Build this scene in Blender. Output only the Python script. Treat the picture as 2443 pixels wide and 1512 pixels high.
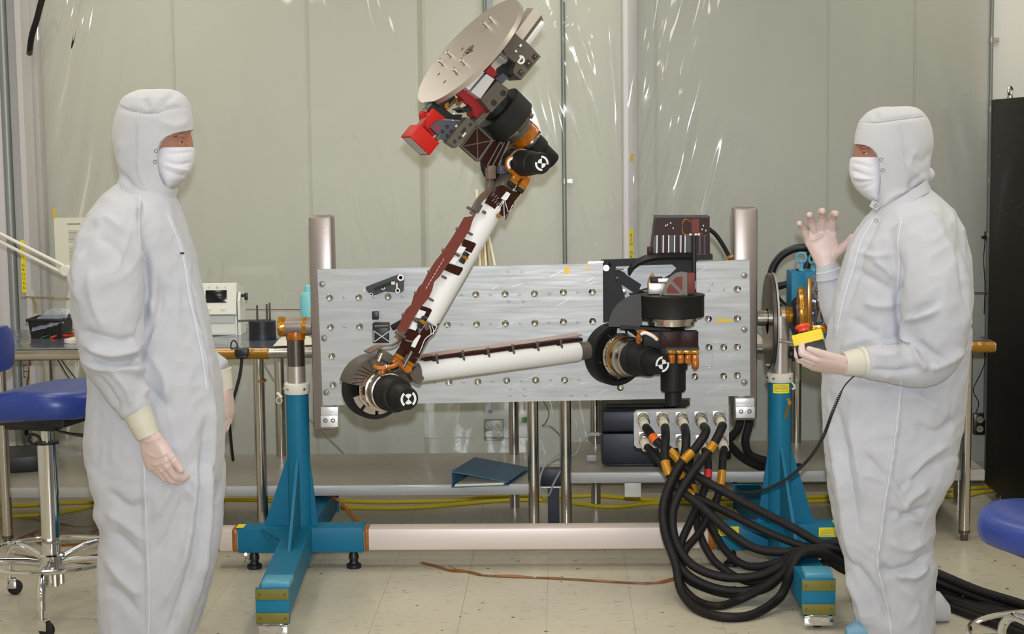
import bpy, bmesh, math, random
import numpy as np
from mathutils import Vector, Matrix
from mathutils import noise as mnoise

random.seed(7)
for o in list(bpy.data.objects):
    bpy.data.objects.remove(o, do_unlink=True)
scene = bpy.context.scene
COL = scene.collection

# ---------------------------------------------------------------- camera
FPX, CXP, CYP = 4000.0, 1221.5, 756.0
EYE = Vector((0.0, 0.0, 1.676))
CAM_R = (Matrix.Rotation(math.radians(1.67), 3, 'Z')
         @ Matrix.Rotation(math.radians(90.0 - 6.04), 3, 'X')
         @ Matrix.Rotation(-0.0125, 3, 'Z'))
cam_data = bpy.data.cameras.new('camera')
cam_data.sensor_width = 36.0
cam_data.lens = 36.0 * FPX / 2443.0
cam_data.clip_start = 0.05
cam = bpy.data.objects.new('camera', cam_data)
COL.objects.link(cam)
cam.matrix_world = Matrix.Translation(EYE) @ CAM_R.to_4x4()
scene.camera = cam

# ---------------------------------------------------------------- world, lights, exposure
world = bpy.data.worlds.new('world')
scene.world = world
world.use_nodes = True
world.node_tree.nodes['Background'].inputs[0].default_value = (0.8, 0.82, 0.85, 1)
world.node_tree.nodes['Background'].inputs[1].default_value = 0.15
scene.view_settings.view_transform = 'Standard'
scene.view_settings.look = 'None'
scene.view_settings.gamma = 1.0
scene.view_settings.exposure = 0.0
scene.view_settings.use_curve_mapping = False

CEIL = 3.05
TROFFERS = [(x, y) for y in (0.6, 3.2, 5.4, 7.1) for x in (-1.9, 0.0, 1.9)]
for (x, y) in TROFFERS:                     # fluorescent ceiling tubes; the row nearest the back wall is added to brighten it
    ld = bpy.data.lights.new('ceiling_tube_light', 'AREA')
    ld.shape = 'RECTANGLE'
    ld.size, ld.size_y = 0.54, 1.12
    ld.energy = 10.5 if y > 7 else 14.5
    ld.color = (1.0, 0.95, 0.83)
    lo = bpy.data.objects.new('ceiling_tube_light', ld)
    lo.location = (x, y, CEIL - 0.035)
    COL.objects.link(lo)
fl = bpy.data.lights.new('camera_flash', 'AREA')   # the photographer's flash above the lens
fl.shape = 'DISK'
fl.size = 0.07
fl.energy = 29.0
fl.spread = math.radians(70)
fl.color = (0.85, 0.91, 1.0)
flo = bpy.data.objects.new('camera_flash', fl)
flo.location = (0.02, -0.02, 1.676 + 0.17)
flo.rotation_euler = (math.radians(85), 0, math.radians(1.6))
COL.objects.link(flo)

# ---------------------------------------------------------------- measuring helpers
def ray(px, py):
    d = CAM_R @ Vector(((px - CXP) / FPX, -(py - CYP) / FPX, -1.0))
    return d
def P(px, py, Y):
    """world point seen at a photo pixel at depth Y"""
    d = ray(px, py)
    t = (Y - EYE.y) / d.y
    return EYE + d * t
def PZ(px, py, Z=0.0):
    """world point seen at a photo pixel at height Z"""
    d = ray(px, py)
    t = (Z - EYE.z) / d.z
    return EYE + d * t
def PP(px, py, o, n):
    """world point seen at a photo pixel on the plane through o with normal n"""
    d = ray(px, py)
    t = (o - EYE).dot(n) / d.dot(n)
    return EYE + d * t
def S(Y):
    return Y / FPX          # metres for one pixel at depth Y
_CRI = CAM_R.transposed()
def proj(p):
    q = _CRI @ (Vector(p) - EYE)
    return (CXP + FPX * q.x / -q.z, CYP - FPX * q.y / -q.z)

# ---------------------------------------------------------------- mesh builder
def frame(axis):
    a = Vector(axis).normalized()
    t = Vector((0, 0, 1)) if abs(a.z) < 0.9 else Vector((1, 0, 0))
    u = a.cross(t).normalized()
    v = a.cross(u).normalized()
    return a, u, v
def catmull(pts, k=6):
    pts = [Vector(p) for p in pts]
    if len(pts) < 3:
        return pts
    out = []
    e = [pts[0] * 2 - pts[1]] + pts + [pts[-1] * 2 - pts[-2]]
    for i in range(1, len(e) - 2):
        p0, p1, p2, p3 = e[i - 1], e[i], e[i + 1], e[i + 2]
        for j in range(k):
            t = j / k
            out.append(0.5 * ((2 * p1) + (p2 - p0) * t + (2 * p0 - 5 * p1 + 4 * p2 - p3) * t * t
                              + (3 * p1 - p0 - 3 * p2 + p3) * t ** 3))
    out.append(pts[-1])
    return out
def lerp_list(vals, n):
    m = len(vals) - 1
    r = []
    for i in range(n):
        t = i / (n - 1) * m
        k = min(int(t), m - 1)
        r.append(vals[k] + (vals[k + 1] - vals[k]) * (t - k))
    return r

class MB:
    def __init__(s):
        s.v = []; s.f = []
    def add(s, verts, faces):
        b = len(s.v)
        s.v += [Vector(p) for p in verts]
        s.f += [tuple(i + b for i in f) for f in faces]
        return s
    def box(s, c, size, R=None, bevel=0.0):
        c = Vector(c)
        hx, hy, hz = size[0] / 2, size[1] / 2, size[2] / 2
        if bevel > 0:
            bm = bmesh.new()
            bmesh.ops.create_cube(bm, size=1.0)
            for v in bm.verts:
                v.co = Vector((v.co.x * size[0], v.co.y * size[1], v.co.z * size[2]))
            bmesh.ops.bevel(bm, geom=list(bm.edges), offset=bevel, segments=2, affect='EDGES', profile=0.5)
            bm.verts.index_update()
            vs = [v.co.copy() for v in bm.verts]
            fs = [tuple(v.index for v in f.verts) for f in bm.faces]
            bm.free()
        else:
            vs = [Vector((x, y, z)) for x in (-hx, hx) for y in (-hy, hy) for z in (-hz, hz)]
            fs = [(0, 1, 3, 2), (4, 6, 7, 5), (0, 4, 5, 1), (2, 3, 7, 6), (0, 2, 6, 4), (1, 5, 7, 3)]
        if R is not None:
            vs = [R @ v for v in vs]
        return s.add([v + c for v in vs], fs)
    def obox(s, c, ax, ay, az, sx, sy, sz, bevel=0.0):
        """box on three given axes"""
        R = Matrix((Vector(ax).normalized(), Vector(ay).normalized(), Vector(az).normalized())).transposed()
        return s.box(c, (sx, sy, sz), R, bevel)
    def prism(s, poly, vec):
        n = len(poly)
        poly = [Vector(p) for p in poly]; vec = Vector(vec)
        vs = poly + [p + vec for p in poly]
        fs = [tuple(range(n - 1, -1, -1)), tuple(range(n, 2 * n))]
        for i in range(n):
            j = (i + 1) % n
            fs.append((i, j, n + j, n + i))
        return s.add(vs, fs)
    def lathe(s, o, axis, prof, n=28, close=True):
        """prof: (height along the axis, radius)"""
        o = Vector(o); a, u, v = frame(axis)
        vs, fs = [], []
        for (h, r) in prof:
            for i in range(n):
                t = 2 * math.pi * i / n
                vs.append(o + a * h + (u * math.cos(t) + v * math.sin(t)) * r)
        for k in range(len(prof) - 1):
            for i in range(n):
                j = (i + 1) % n
                fs.append((k * n + i, k * n + j, (k + 1) * n + j, (k + 1) * n + i))
        if close:
            if prof[0][1] > 1e-6: fs.append(tuple(range(n - 1, -1, -1)))
            if prof[-1][1] > 1e-6: fs.append(tuple((len(prof) - 1) * n + i for i in range(n)))
        return s.add(vs, fs)
    def cyl(s, p0, p1, r0, r1=None, n=20):
        p0 = Vector(p0); p1 = Vector(p1)
        r1 = r0 if r1 is None else r1
        return s.lathe(p0, p1 - p0, [(0, r0), ((p1 - p0).length, r1)], n)
    def ring(s, o, axis, r_in, r_out, h, n=32):
        return s.lathe(o, axis, [(0, r_in), (0, r_out), (h, r_out), (h, r_in), (0, r_in)], n, close=False)
    def tube(s, pts, r, n=8, k=6, smooth=True, ell=None):
        pts = catmull(pts, k) if smooth else [Vector(p) for p in pts]
        m = len(pts)
        rr = lerp_list(list(r), m) if isinstance(r, (list, tuple)) else [r] * m
        T = []
        for i in range(m):
            d = pts[min(i + 1, m - 1)] - pts[max(i - 1, 0)]
            T.append(d.normalized() if d.length > 1e-9 else Vector((0, 0, 1)))
        a, u, v = frame(T[0])
        vs, fs = [], []
        for i in range(m):
            if i:
                u = (u - T[i] * u.dot(T[i]))
                u = u.normalized() if u.length > 1e-6 else frame(T[i])[1]
                v = T[i].cross(u)
            for q in range(n):
                t = 2 * math.pi * q / n
                vs.append(pts[i] + (u * math.cos(t) + v * math.sin(t)) * rr[i])
        for i in range(m - 1):
            for q in range(n):
                w = (q + 1) % n
                fs.append((i * n + q, i * n + w, (i + 1) * n + w, (i + 1) * n + q))
        fs.append(tuple(range(n - 1, -1, -1)))
        fs.append(tuple((m - 1) * n + q for q in range(n)))
        return s.add(vs, fs)
    def strip(s, pts, wvec, thick, k=6, smooth=True):
        """flat band along pts; wvec is the full width vector (or one for each point)"""
        n0 = len(pts)
        pts2 = catmull(pts, k) if smooth else [Vector(p) for p in pts]
        m = len(pts2)
        if isinstance(wvec, list):
            W = lerp_list([Vector(w) for w in wvec], m)
        else:
            W = [Vector(wvec)] * m
        vs, fs = [], []
        for i in range(m):
            d = (pts2[min(i + 1, m - 1)] - pts2[max(i - 1, 0)]).normalized()
            nn = d.cross(W[i])
            nn = nn.normalized() * thick / 2 if nn.length > 1e-9 else Vector((0, 0, thick / 2))
            h = W[i] / 2
            vs += [pts2[i] - h - nn, pts2[i] + h - nn, pts2[i] + h + nn, pts2[i] - h + nn]
        for i in range(m - 1):
            for q in range(4):
                w = (q + 1) % 4
                fs.append((i * 4 + q, i * 4 + w, i * 4 + 4 + w, i * 4 + 4 + q))
        fs.append((3, 2, 1, 0)); fs.append(tuple((m - 1) * 4 + q for q in range(4)))
        return s.add(vs, fs)
    def sphere(s, c, r, sc=(1, 1, 1), R=None, n=16, m=10):
        c = Vector(c)
        vs = [Vector((0, 0, -r))]
        for i in range(1, m):
            t = math.pi * i / m
            for q in range(n):
                p = 2 * math.pi * q / n
                vs.append(Vector((r * math.sin(t) * math.cos(p), r * math.sin(t) * math.sin(p), -r * math.cos(t))))
        vs.append(Vector((0, 0, r)))
        fs = []
        for q in range(n):
            w = (q + 1) % n
            fs.append((0, 1 + w, 1 + q))
            for i in range(m - 2):
                fs.append((1 + i * n + q, 1 + i * n + w, 1 + (i + 1) * n + w, 1 + (i + 1) * n + q))
            fs.append((1 + (m - 2) * n + q, 1 + (m - 2) * n + w, len(vs) - 1))
        vs = [Vector((v.x * sc[0], v.y * sc[1], v.z * sc[2])) for v in vs]
        if R is not None: vs = [R @ v for v in vs]
        return s.add([v + c for v in vs], fs)
    def torus(s, c, axis, R, r, n=40, m=10, a0=0.0, a1=2 * math.pi):
        c = Vector(c); a, u, v = frame(axis)
        full = abs(a1 - a0 - 2 * math.pi) < 1e-6
        k = n if full else n + 1
        vs, fs = [], []
        for i in range(k):
            t = a0 + (a1 - a0) * i / n
            d = u * math.cos(t) + v * math.sin(t)
            for q in range(m):
                p = 2 * math.pi * q / m
                vs.append(c + d * (R + r * math.cos(p)) + a * (r * math.sin(p)))
        for i in range(n):
            j = (i + 1) % k
            for q in range(m):
                w = (q + 1) % m
                fs.append((i * m + q, j * m + q, j * m + w, i * m + w))
        if not full:
            fs.append(tuple(range(m))); fs.append(tuple((k - 1) * m + q for q in range(m - 1, -1, -1)))
        return s.add(vs, fs)
    def loft(s, rings):
        n = len(rings[0]); vs = []; fs = []
        for r in rings: vs += list(r)
        for k in range(len(rings) - 1):
            for i in range(n):
                j = (i + 1) % n
                fs.append((k * n + i, k * n + j, (k + 1) * n + j, (k + 1) * n + i))
        fs.append(tuple(range(n - 1, -1, -1)))
        fs.append(tuple((len(rings) - 1) * n + i for i in range(n)))
        return s.add(vs, fs)
    def text(s, txt, o, xdir, ydir, size, thick=0.0004, align='CENTER'):
        """flat lettering standing a hair proud of its surface"""
        cu = bpy.data.curves.new('lettering', 'FONT')
        cu.body = txt; cu.size = size; cu.align_x = align; cu.align_y = 'CENTER'
        cu.resolution_u = 2
        ob = bpy.data.objects.new('lettering', cu)
        COL.objects.link(ob)
        dg = bpy.context.evaluated_depsgraph_get()
        me = bpy.data.meshes.new_from_object(ob.evaluated_get(dg))
        X = Vector(xdir).normalized(); Y = Vector(ydir).normalized(); N = X.cross(Y)
        o = Vector(o)
        s.add([o + X * v.co.x + Y * v.co.y + N * thick for v in me.vertices], [tuple(p.vertices) for p in me.polygons])
        bpy.data.objects.remove(ob, do_unlink=True)
        bpy.data.meshes.remove(me); bpy.data.curves.remove(cu)
        return s
    def bounds(s):
        xs = [v.x for v in s.v]; ys = [v.y for v in s.v]; zs = [v.z for v in s.v]
        return Vector((min(xs), min(ys), min(zs))), Vector((max(xs), max(ys), max(zs)))
    def build(s, name, mat, parent=None, smooth=35, label=None):
        if parent is None:
            lo, hi = s.bounds()
            base = Vector(((lo.x + hi.x) / 2, (lo.y + hi.y) / 2, lo.z))
        else:
            base = root_loc(parent)
        me = bpy.data.meshes.new(name)
        me.from_pydata([tuple(v - base) for v in s.v], [], s.f)
        fix_normals(me)
        if smooth:
            me.polygons.foreach_set('use_smooth', [True] * len(me.polygons))
            me.set_sharp_from_angle(angle=math.radians(smooth))
        me.materials.append(mat if not isinstance(mat, str) else M[mat])
        ob = bpy.data.objects.new(name, me)
        COL.objects.link(ob)
        if parent is None:
            ob.location = base
        else:
            ob.parent = parent
        if label: ob['label'] = label
        return ob

def fix_normals(me):
    bm = bmesh.new(); bm.from_mesh(me)
    bmesh.ops.recalc_face_normals(bm, faces=bm.faces)
    bm.to_mesh(me); bm.free()
def root_loc(o):
    v = o.location.copy()
    while o.parent is not None:
        o = o.parent; v += o.location
    return v
def thing(name, label, cat, loc, group=None):
    o = bpy.data.objects.new(name, None)
    o.empty_display_size = 0.05
    COL.objects.link(o)
    o.location = Vector(loc)
    o['label'] = label; o['category'] = cat
    if group: o['group'] = group
    return o
def tag(o, label, cat, group=None):
    o['label'] = label; o['category'] = cat
    if group: o['group'] = group
    return o
def struct(o):
    o['kind'] = 'structure'
    return o
def place(src, loc, parent=None):
    """a copy that shares the mesh, moved to a world point"""
    c = src.copy(); COL.objects.link(c)
    if parent is not None:
        c.parent = parent; c.location = Vector(loc) - root_loc(parent)
    else:
        c.location = Vector(loc)
    return c
X3, Y3, Z3 = Vector((1, 0, 0)), Vector((0, 1, 0)), Vector((0, 0, 1))

# ---------------------------------------------------------------- materials
M = {}
def lin(c):
    return tuple(((x / 255.0) / 12.92 if x <= 10 else ((x / 255.0 + 0.055) / 1.055) ** 2.4) for x in c)
def mat(name, rgb, rough=0.5, metal=0.0, spec=0.5, noise=0.0, nscale=8.0, bump=0.0, bscale=200.0, stretch=(1, 1, 1),
        coat=0.0, trans=0.0, sheen=0.0, rnoise=0.0, alpha=1.0, rgb2=None, bdist=0.002):
    m = bpy.data.materials.new(name)
    m.use_nodes = True
    nt = m.node_tree; nd = nt.nodes; lk = nt.links
    b = nd['Principled BSDF']
    c = lin(rgb)
    b.inputs['Base Color'].default_value = (*c, 1)
    b.inputs['Roughness'].default_value = rough
    b.inputs['Metallic'].default_value = metal
    b.inputs['Specular IOR Level'].default_value = spec
    b.inputs['Coat Weight'].default_value = coat
    b.inputs['Transmission Weight'].default_value = trans
    b.inputs['Sheen Weight'].default_value = sheen
    b.inputs['Alpha'].default_value = alpha
    if noise > 0 or bump > 0 or rnoise > 0:
        tc = nd.new('ShaderNodeNewGeometry')
        mp = nd.new('ShaderNodeMapping')
        mp.inputs['Scale'].default_value = stretch
        lk.new(tc.outputs['Position'], mp.inputs['Vector'])
    if noise > 0:
        n1 = nd.new('ShaderNodeTexNoise'); n1.inputs['Scale'].default_value = nscale; n1.inputs['Detail'].default_value = 6
        lk.new(mp.outputs[0], n1.inputs['Vector'])
        mx = nd.new('ShaderNodeMix'); mx.data_type = 'RGBA'
        c2 = lin(rgb2) if rgb2 else tuple(max(0.0, v * (1 - noise)) for v in c)
        c1 = c if rgb2 else tuple(min(1.0, v * (1 + noise)) for v in c)
        mx.inputs[6].default_value = (*c1, 1); mx.inputs[7].default_value = (*c2, 1)
        rm = nd.new('ShaderNodeMapRange'); rm.inputs[1].default_value = 0.3; rm.inputs[2].default_value = 0.7
        lk.new(n1.outputs[0], rm.inputs[0]); lk.new(rm.outputs[0], mx.inputs[0])
        lk.new(mx.outputs[2], b.inputs['Base Color'])
    if rnoise > 0:
        n3 = nd.new('ShaderNodeTexNoise'); n3.inputs['Scale'].default_value = nscale * 1.7; n3.inputs['Detail'].default_value = 5
        lk.new(mp.outputs[0], n3.inputs['Vector'])
        r3 = nd.new('ShaderNodeMapRange'); r3.inputs[1].default_value = 0.3; r3.inputs[2].default_value = 0.7
        r3.inputs[3].default_value = max(0.02, rough - rnoise); r3.inputs[4].default_value = rough + rnoise
        lk.new(n3.outputs[0], r3.inputs[0]); lk.new(r3.outputs[0], b.inputs['Roughness'])
    if bump > 0:
        n2 = nd.new('ShaderNodeTexNoise'); n2.inputs['Scale'].default_value = bscale; n2.inputs['Detail'].default_value = 3
        lk.new(mp.outputs[0], n2.inputs['Vector'])
        bp = nd.new('ShaderNodeBump'); bp.inputs['Strength'].default_value = bump; bp.inputs['Distance'].default_value = bdist
        lk.new(n2.outputs[0], bp.inputs['Height']); lk.new(bp.outputs[0], b.inputs['Normal'])
    M[name] = m
    return m
mat('wall_paint', (227, 225, 217), 0.55, noise=0.02, nscale=1.2)
mat('wall_seam', (216, 214, 204), 0.55)
mat('ceiling_tile', (225, 224, 215), 0.8)
mat('post_white', (214, 208, 210), 0.45)
mat('conduit_grey', (150, 154, 152), 0.42, 0.5)
mat('yellow_label', (246, 226, 20), 0.45)
mat('ink', (30, 30, 26), 0.6)
mat('ink_grey', (120, 118, 108), 0.6)
mat('paper', (222, 219, 200), 0.7)
mat('steel', (196, 190, 182), 0.22, 1.0, rnoise=0.05, nscale=9)
mat('steel_brushed', (190, 180, 172), 0.36, 0.75, bump=0.08, bscale=60, stretch=(1, 1, 14))
mat('steel_shelf', (192, 186, 174), 0.34, 0.2, noise=0.06, nscale=3, rnoise=0.08)
mat('chrome', (224, 224, 226), 0.06, 1.0)
mat('steel_dark', (112, 104, 98), 0.3, 0.9)
mat('film_silver', (150, 155, 170), 0.16, 0.75, bump=0.5, bscale=14, bdist=0.01)
mat('beam_steel', (220, 206, 199), 0.42, 0.2, noise=0.05, nscale=3, stretch=(0.3, 1, 1), bump=0.05, bscale=90)
mat('aluminium', (170, 170, 169), 0.48, 0.35, noise=0.1, nscale=4, rnoise=0.08, bump=0.06, bscale=40, stretch=(1, 1, 16))
mat('aluminium_bright', (222, 222, 224), 0.34, 0.5)
mat('insert_metal', (190, 188, 182), 0.2, 1.0)
mat('rail_steel', (150, 139, 132), 0.34, 0.6, bump=0.08, bscale=60, stretch=(1, 1, 14))
mat('dark_grey', (46, 43, 40), 0.55)
mat('hole_dark', (34, 33, 31), 0.7)
mat('blue_paint', (16, 108, 142), 0.5, spec=0.3, noise=0.06, nscale=6)
mat('blue_paint_light', (84, 158, 186), 0.42)
mat('olive_pad', (112, 106, 34), 0.55, noise=0.06, nscale=20)
mat('white_plastic', (224, 220, 208), 0.4)
mat('black_plastic', (22, 22, 25), 0.42)
mat('black_rubber', (19, 19, 20), 0.65)
mat('black_anodized', (22, 21, 20), 0.55, spec=0.3, noise=0.1, nscale=20)
mat('black_box', (22, 25, 40), 0.45)
mat('kapton', (164, 92, 14), 0.24, 0.1, coat=0.3, noise=0.35, nscale=40, bump=0.5, bscale=70, bdist=0.004)
mat('kapton_gold', (176, 118, 24), 0.2, 0.45, coat=0.3, noise=0.3, nscale=30, bump=0.6, bscale=45, bdist=0.006)
mat('kapton_ribbon', (148, 86, 18), 0.3, coat=0.4, noise=0.2, nscale=30)
mat('flex_brown', (110, 53, 45), 0.55, spec=0.25, noise=0.05, nscale=30)
mat('flex_dark', (46, 17, 10), 0.45, spec=0.2, noise=0.15, nscale=40)
mat('flex_taupe', (112, 92, 78), 0.5, noise=0.08, nscale=30)
mat('tube_white', (214, 213, 211), 0.55, noise=0.012, nscale=10)
mat('grey_anodized', (94, 86, 78), 0.45, 0.3, noise=0.06, nscale=30)
mat('slate_anodized', (72, 74, 88), 0.5, 0.2)
mat('red_cover', (178, 24, 12), 0.5, spec=0.3)
mat('red_dark', (150, 22, 28), 0.5)
mat('cable_black', (26, 23, 24), 0.6, spec=0.3, bump=0.5, bscale=420, bdist=0.001, noise=0.3, nscale=60)
mat('yellow_cord', (206, 184, 22), 0.45)
mat('gold_tape', (190, 132, 24), 0.25, 0.2, coat=0.3)
mat('orange_tape', (236, 102, 28), 0.4)
mat('vinyl_blue', (40, 62, 140), 0.34, spec=0.5, noise=0.05, nscale=10, bump=0.08, bscale=300)
mat('binder_blue', (62, 104, 132), 0.45)
mat('bottle_cyan', (128, 206, 214), 0.45)
mat('meter_white', (222, 222, 210), 0.5)
mat('meter_grey', (186, 188, 184), 0.5)
mat('screen_dark', (10, 10, 22), 0.15)
mat('estop_yellow', (226, 196, 30), 0.5, bump=0.1, bscale=300)
mat('estop_red', (226, 62, 46), 0.42)
mat('cabinet_black', (20, 15, 13), 0.55, spec=0.25, noise=0.25, nscale=26)
mat('scratch', (96, 90, 84), 0.5)
mat('cloth_white', (186, 187, 195), 0.8, sheen=0.15, bump=0.1, bscale=900, bdist=0.0006)
mat('hood_white', (189, 189, 194), 0.8, sheen=0.15, bump=0.1, bscale=900, bdist=0.0006)
mat('mask_white', (212, 212, 220), 0.8)
mat('seam_white', (222, 222, 222), 0.8)
mat('cloth_seam', (206, 208, 214), 0.8)
mat('glove', (208, 184, 178), 0.42, noise=0.04, nscale=30, bump=0.15, bscale=120, bdist=0.002)
mat('glove_cuff', (204, 200, 184), 0.5, bump=0.2, bscale=90, bdist=0.002)
mat('skin', (152, 106, 88), 0.55, spec=0.3, noise=0.05, nscale=40)
mat('brow_hair', (84, 60, 44), 0.8)
mat('eye_white', (214, 206, 200), 0.25)
mat('eye_dark', (42, 34, 30), 0.2)
mat('shoe_blue', (116, 160, 190), 0.55)
mat('amber_film', (150, 104, 10), 0.25, 0.2, coat=0.4)
mat('wire_red', (196, 48, 36), 0.45)
mat('wire_green', (44, 116, 84), 0.5)
mat('plastic_grey', (168, 168, 164), 0.45)
mat('tape_yellow', (224, 182, 30), 0.45)
mat('green_tape', (66, 150, 70), 0.5)
mat('ivory', (222, 214, 190), 0.45)
mat('bag_clear', (170, 178, 196), 0.15, 0.0, alpha=0.5)
mat('tan_strap', (172, 150, 112), 0.6)
# ================================================================ room
WALL_Y = 8.06
RX, LX, RY = 3.4, -3.4, -1.8
# floor: slab and separate vinyl tiles where the photograph shows them
def floor_material(name, joints):
    m = bpy.data.materials.new(name); m.use_nodes = True
    nt = m.node_tree; nd = nt.nodes; lk = nt.links; b = nd['Principled BSDF']
    g = nd.new('ShaderNodeNewGeometry')
    base = nd.new('ShaderNodeTexNoise'); base.inputs['Scale'].default_value = 3.0; base.inputs['Detail'].default_value = 4
    lk.new(g.outputs['Position'], base.inputs['Vector'])
    mx = nd.new('ShaderNodeMix'); mx.data_type = 'RGBA'
    mx.inputs[6].default_value = (*lin((206, 198, 178)), 1); mx.inputs[7].default_value = (*lin((192, 185, 168)), 1)
    lk.new(base.outputs[0], mx.inputs[0])
    # streaks along x
    mp = nd.new('ShaderNodeMapping'); mp.inputs['Scale'].default_value = (18, 70, 1)
    lk.new(g.outputs['Position'], mp.inputs['Vector'])
    st = nd.new('ShaderNodeTexNoise'); st.inputs['Scale'].default_value = 1.0; st.inputs['Detail'].default_value = 3
    lk.new(mp.outputs[0], st.inputs['Vector'])
    r1 = nd.new('ShaderNodeMapRange'); r1.inputs[1].default_value = 0.61; r1.inputs[2].default_value = 0.72
    lk.new(st.outputs[0], r1.inputs[0])
    m2 = nd.new('ShaderNodeMix'); m2.data_type = 'RGBA'; m2.inputs[7].default_value = (*lin((142, 136, 122)), 1)
    lk.new(mx.outputs[2], m2.inputs[6]); lk.new(r1.outputs[0], m2.inputs[0])
    # dark specks
    vo = nd.new('ShaderNodeTexVoronoi'); vo.inputs['Scale'].default_value = 17.0
    mp2 = nd.new('ShaderNodeMapping'); mp2.inputs['Scale'].default_value = (1, 1, 0)
    lk.new(g.outputs['Position'], mp2.inputs['Vector']); lk.new(mp2.outputs[0], vo.inputs['Vector'])
    wn = nd.new('ShaderNodeMath'); wn.operation = 'MULTIPLY'
    sp = nd.new('ShaderNodeSeparateColor'); lk.new(vo.outputs['Color'], sp.inputs[0])
    lk.new(sp.outputs[0], wn.inputs[0]); wn.inputs[1].default_value = 0.19
    lt = nd.new('ShaderNodeMath'); lt.operation = 'LESS_THAN'
    s2 = nd.new('ShaderNodeMath'); s2.operation = 'SUBTRACT'
    lk.new(wn.outputs[0], s2.inputs[0]); s2.inputs[1].default_value = 0.065
    lk.new(vo.outputs['Distance'], lt.inputs[0]); lk.new(s2.outputs[0], lt.inputs[1])
    m3 = nd.new('ShaderNodeMix'); m3.data_type = 'RGBA'; m3.inputs[7].default_value = (*lin((84, 74, 62)), 1)
    lk.new(m2.outputs[2], m3.inputs[6]); lk.new(lt.outputs[0], m3.inputs[0])
    out = m3.outputs[2]
    if joints:
        br = nd.new('ShaderNodeTexBrick'); br.offset = 0.0; br.inputs['Scale'].default_value = 1.0
        br.inputs['Brick Width'].default_value = 0.3048; br.inputs['Row Height'].default_value = 0.3048
        br.inputs['Mortar Size'].default_value = 0.001
        lk.new(g.outputs['Position'], br.inputs['Vector'])
        m4 = nd.new('ShaderNodeMix'); m4.data_type = 'RGBA'; m4.inputs[7].default_value = (*lin((130, 122, 104)), 1)
        lk.new(out, m4.inputs[6]); lk.new(br.outputs['Fac'], m4.inputs[0]); out = m4.outputs[2]
    lk.new(out, b.inputs['Base Color'])
    b.inputs['Roughness'].default_value = 0.3
    b.inputs['Specular IOR Level'].default_value = 0.35
    M[name] = m
floor_material('floor_vinyl', False)
floor_material('floor_slab', True)
mb = MB(); mb.box(((LX + RX) / 2, (WALL_Y + RY) / 2, -0.053), (RX - LX + 0.2, WALL_Y - RY + 0.2, 0.1))
floor = struct(mb.build('floor', 'floor_slab', smooth=0))
TS = 0.3048
cx = P(1306.0, 1370, 1.0)
c_pt = PZ(1305.6, 1425, 0)
x0 = c_pt.x; y0 = PZ(1380, 1482, 0).y
g = TS - 0.0009
mb = MB(); mb.box((0, 0, -0.0015), (g, g, 0.003), bevel=0.0003)
t0 = mb.build('tile', 'floor_vinyl', floor, smooth=0)
floor_base = root_loc(floor)
first = True
for i in range(-10, 10):
    for j in range(-4, 8):
        x = x0 + (i + 0.5) * TS; y = y0 + (j + 0.5) * TS
        if not (LX + 0.1 < x < RX - 0.1) or y > WALL_Y - 0.1: continue
        if first:
            t0.data.transform(Matrix.Translation(floor_base))
            t0.location = Vector((x, y, 0)) - floor_base; first = False
        else:
            place(t0, (x, y, 0), floor)
def wall(name, c, size, m='wall_paint'):
    b = MB(); b.box(c, size)
    return struct(b.build(name, m, smooth=0))
wall_back = wall('wall_back', (0, WALL_Y + 0.05, 1.5), (RX - LX + 0.2, 0.1, 3.1))
wall('wall_left', (LX - 0.05, (WALL_Y + RY) / 2, 1.5), (0.1, WALL_Y - RY, 3.1))
wall('wall_right', (RX + 0.05, (WALL_Y + RY) / 2, 1.5), (0.1, WALL_Y - RY, 3.1))
wall('wall_rear', (0, RY - 0.05, 1.5), (RX - LX + 0.2, 0.1, 3.1))
wall('ceiling', (0, (WALL_Y + RY) / 2, CEIL + 0.05), (RX - LX + 0.2, WALL_Y - RY + 0.2, 0.1), 'ceiling_tile')
b = MB(); b.box((0, WALL_Y - 0.006, 0.05), (RX - LX, 0.012, 0.1))
struct(b.build('baseboard_back', 'post_white', smooth=0))
# wall panel seams behind the curtain
for px in (420, 738, 1015, 1565, 1975, 2180):
    p = P(px, 300, WALL_Y)
    b = MB(); b.box((p.x, WALL_Y - 0.002, 1.5), (0.012, 0.004, 3.0))
    b.build('seam_strip', 'wall_seam', wall_back)
# ceiling fixtures around the tubes, including the added row by the back wall
for k, (x, y) in enumerate(TROFFERS):
    b = MB()
    for sx in (-1, 1): b.box((x + sx * 0.29, y, CEIL - 0.02), (0.03, 1.2, 0.04))
    for sy in (-1, 1): b.box((x, y + sy * 0.585, CEIL - 0.02), (0.55, 0.03, 0.04))
    o = b.build('ceiling_light_frame', 'ceiling_tile', smooth=0)
    tag(o, 'white frame of a ceiling light above the work area', 'ceiling light', 'ceiling lights')

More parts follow.
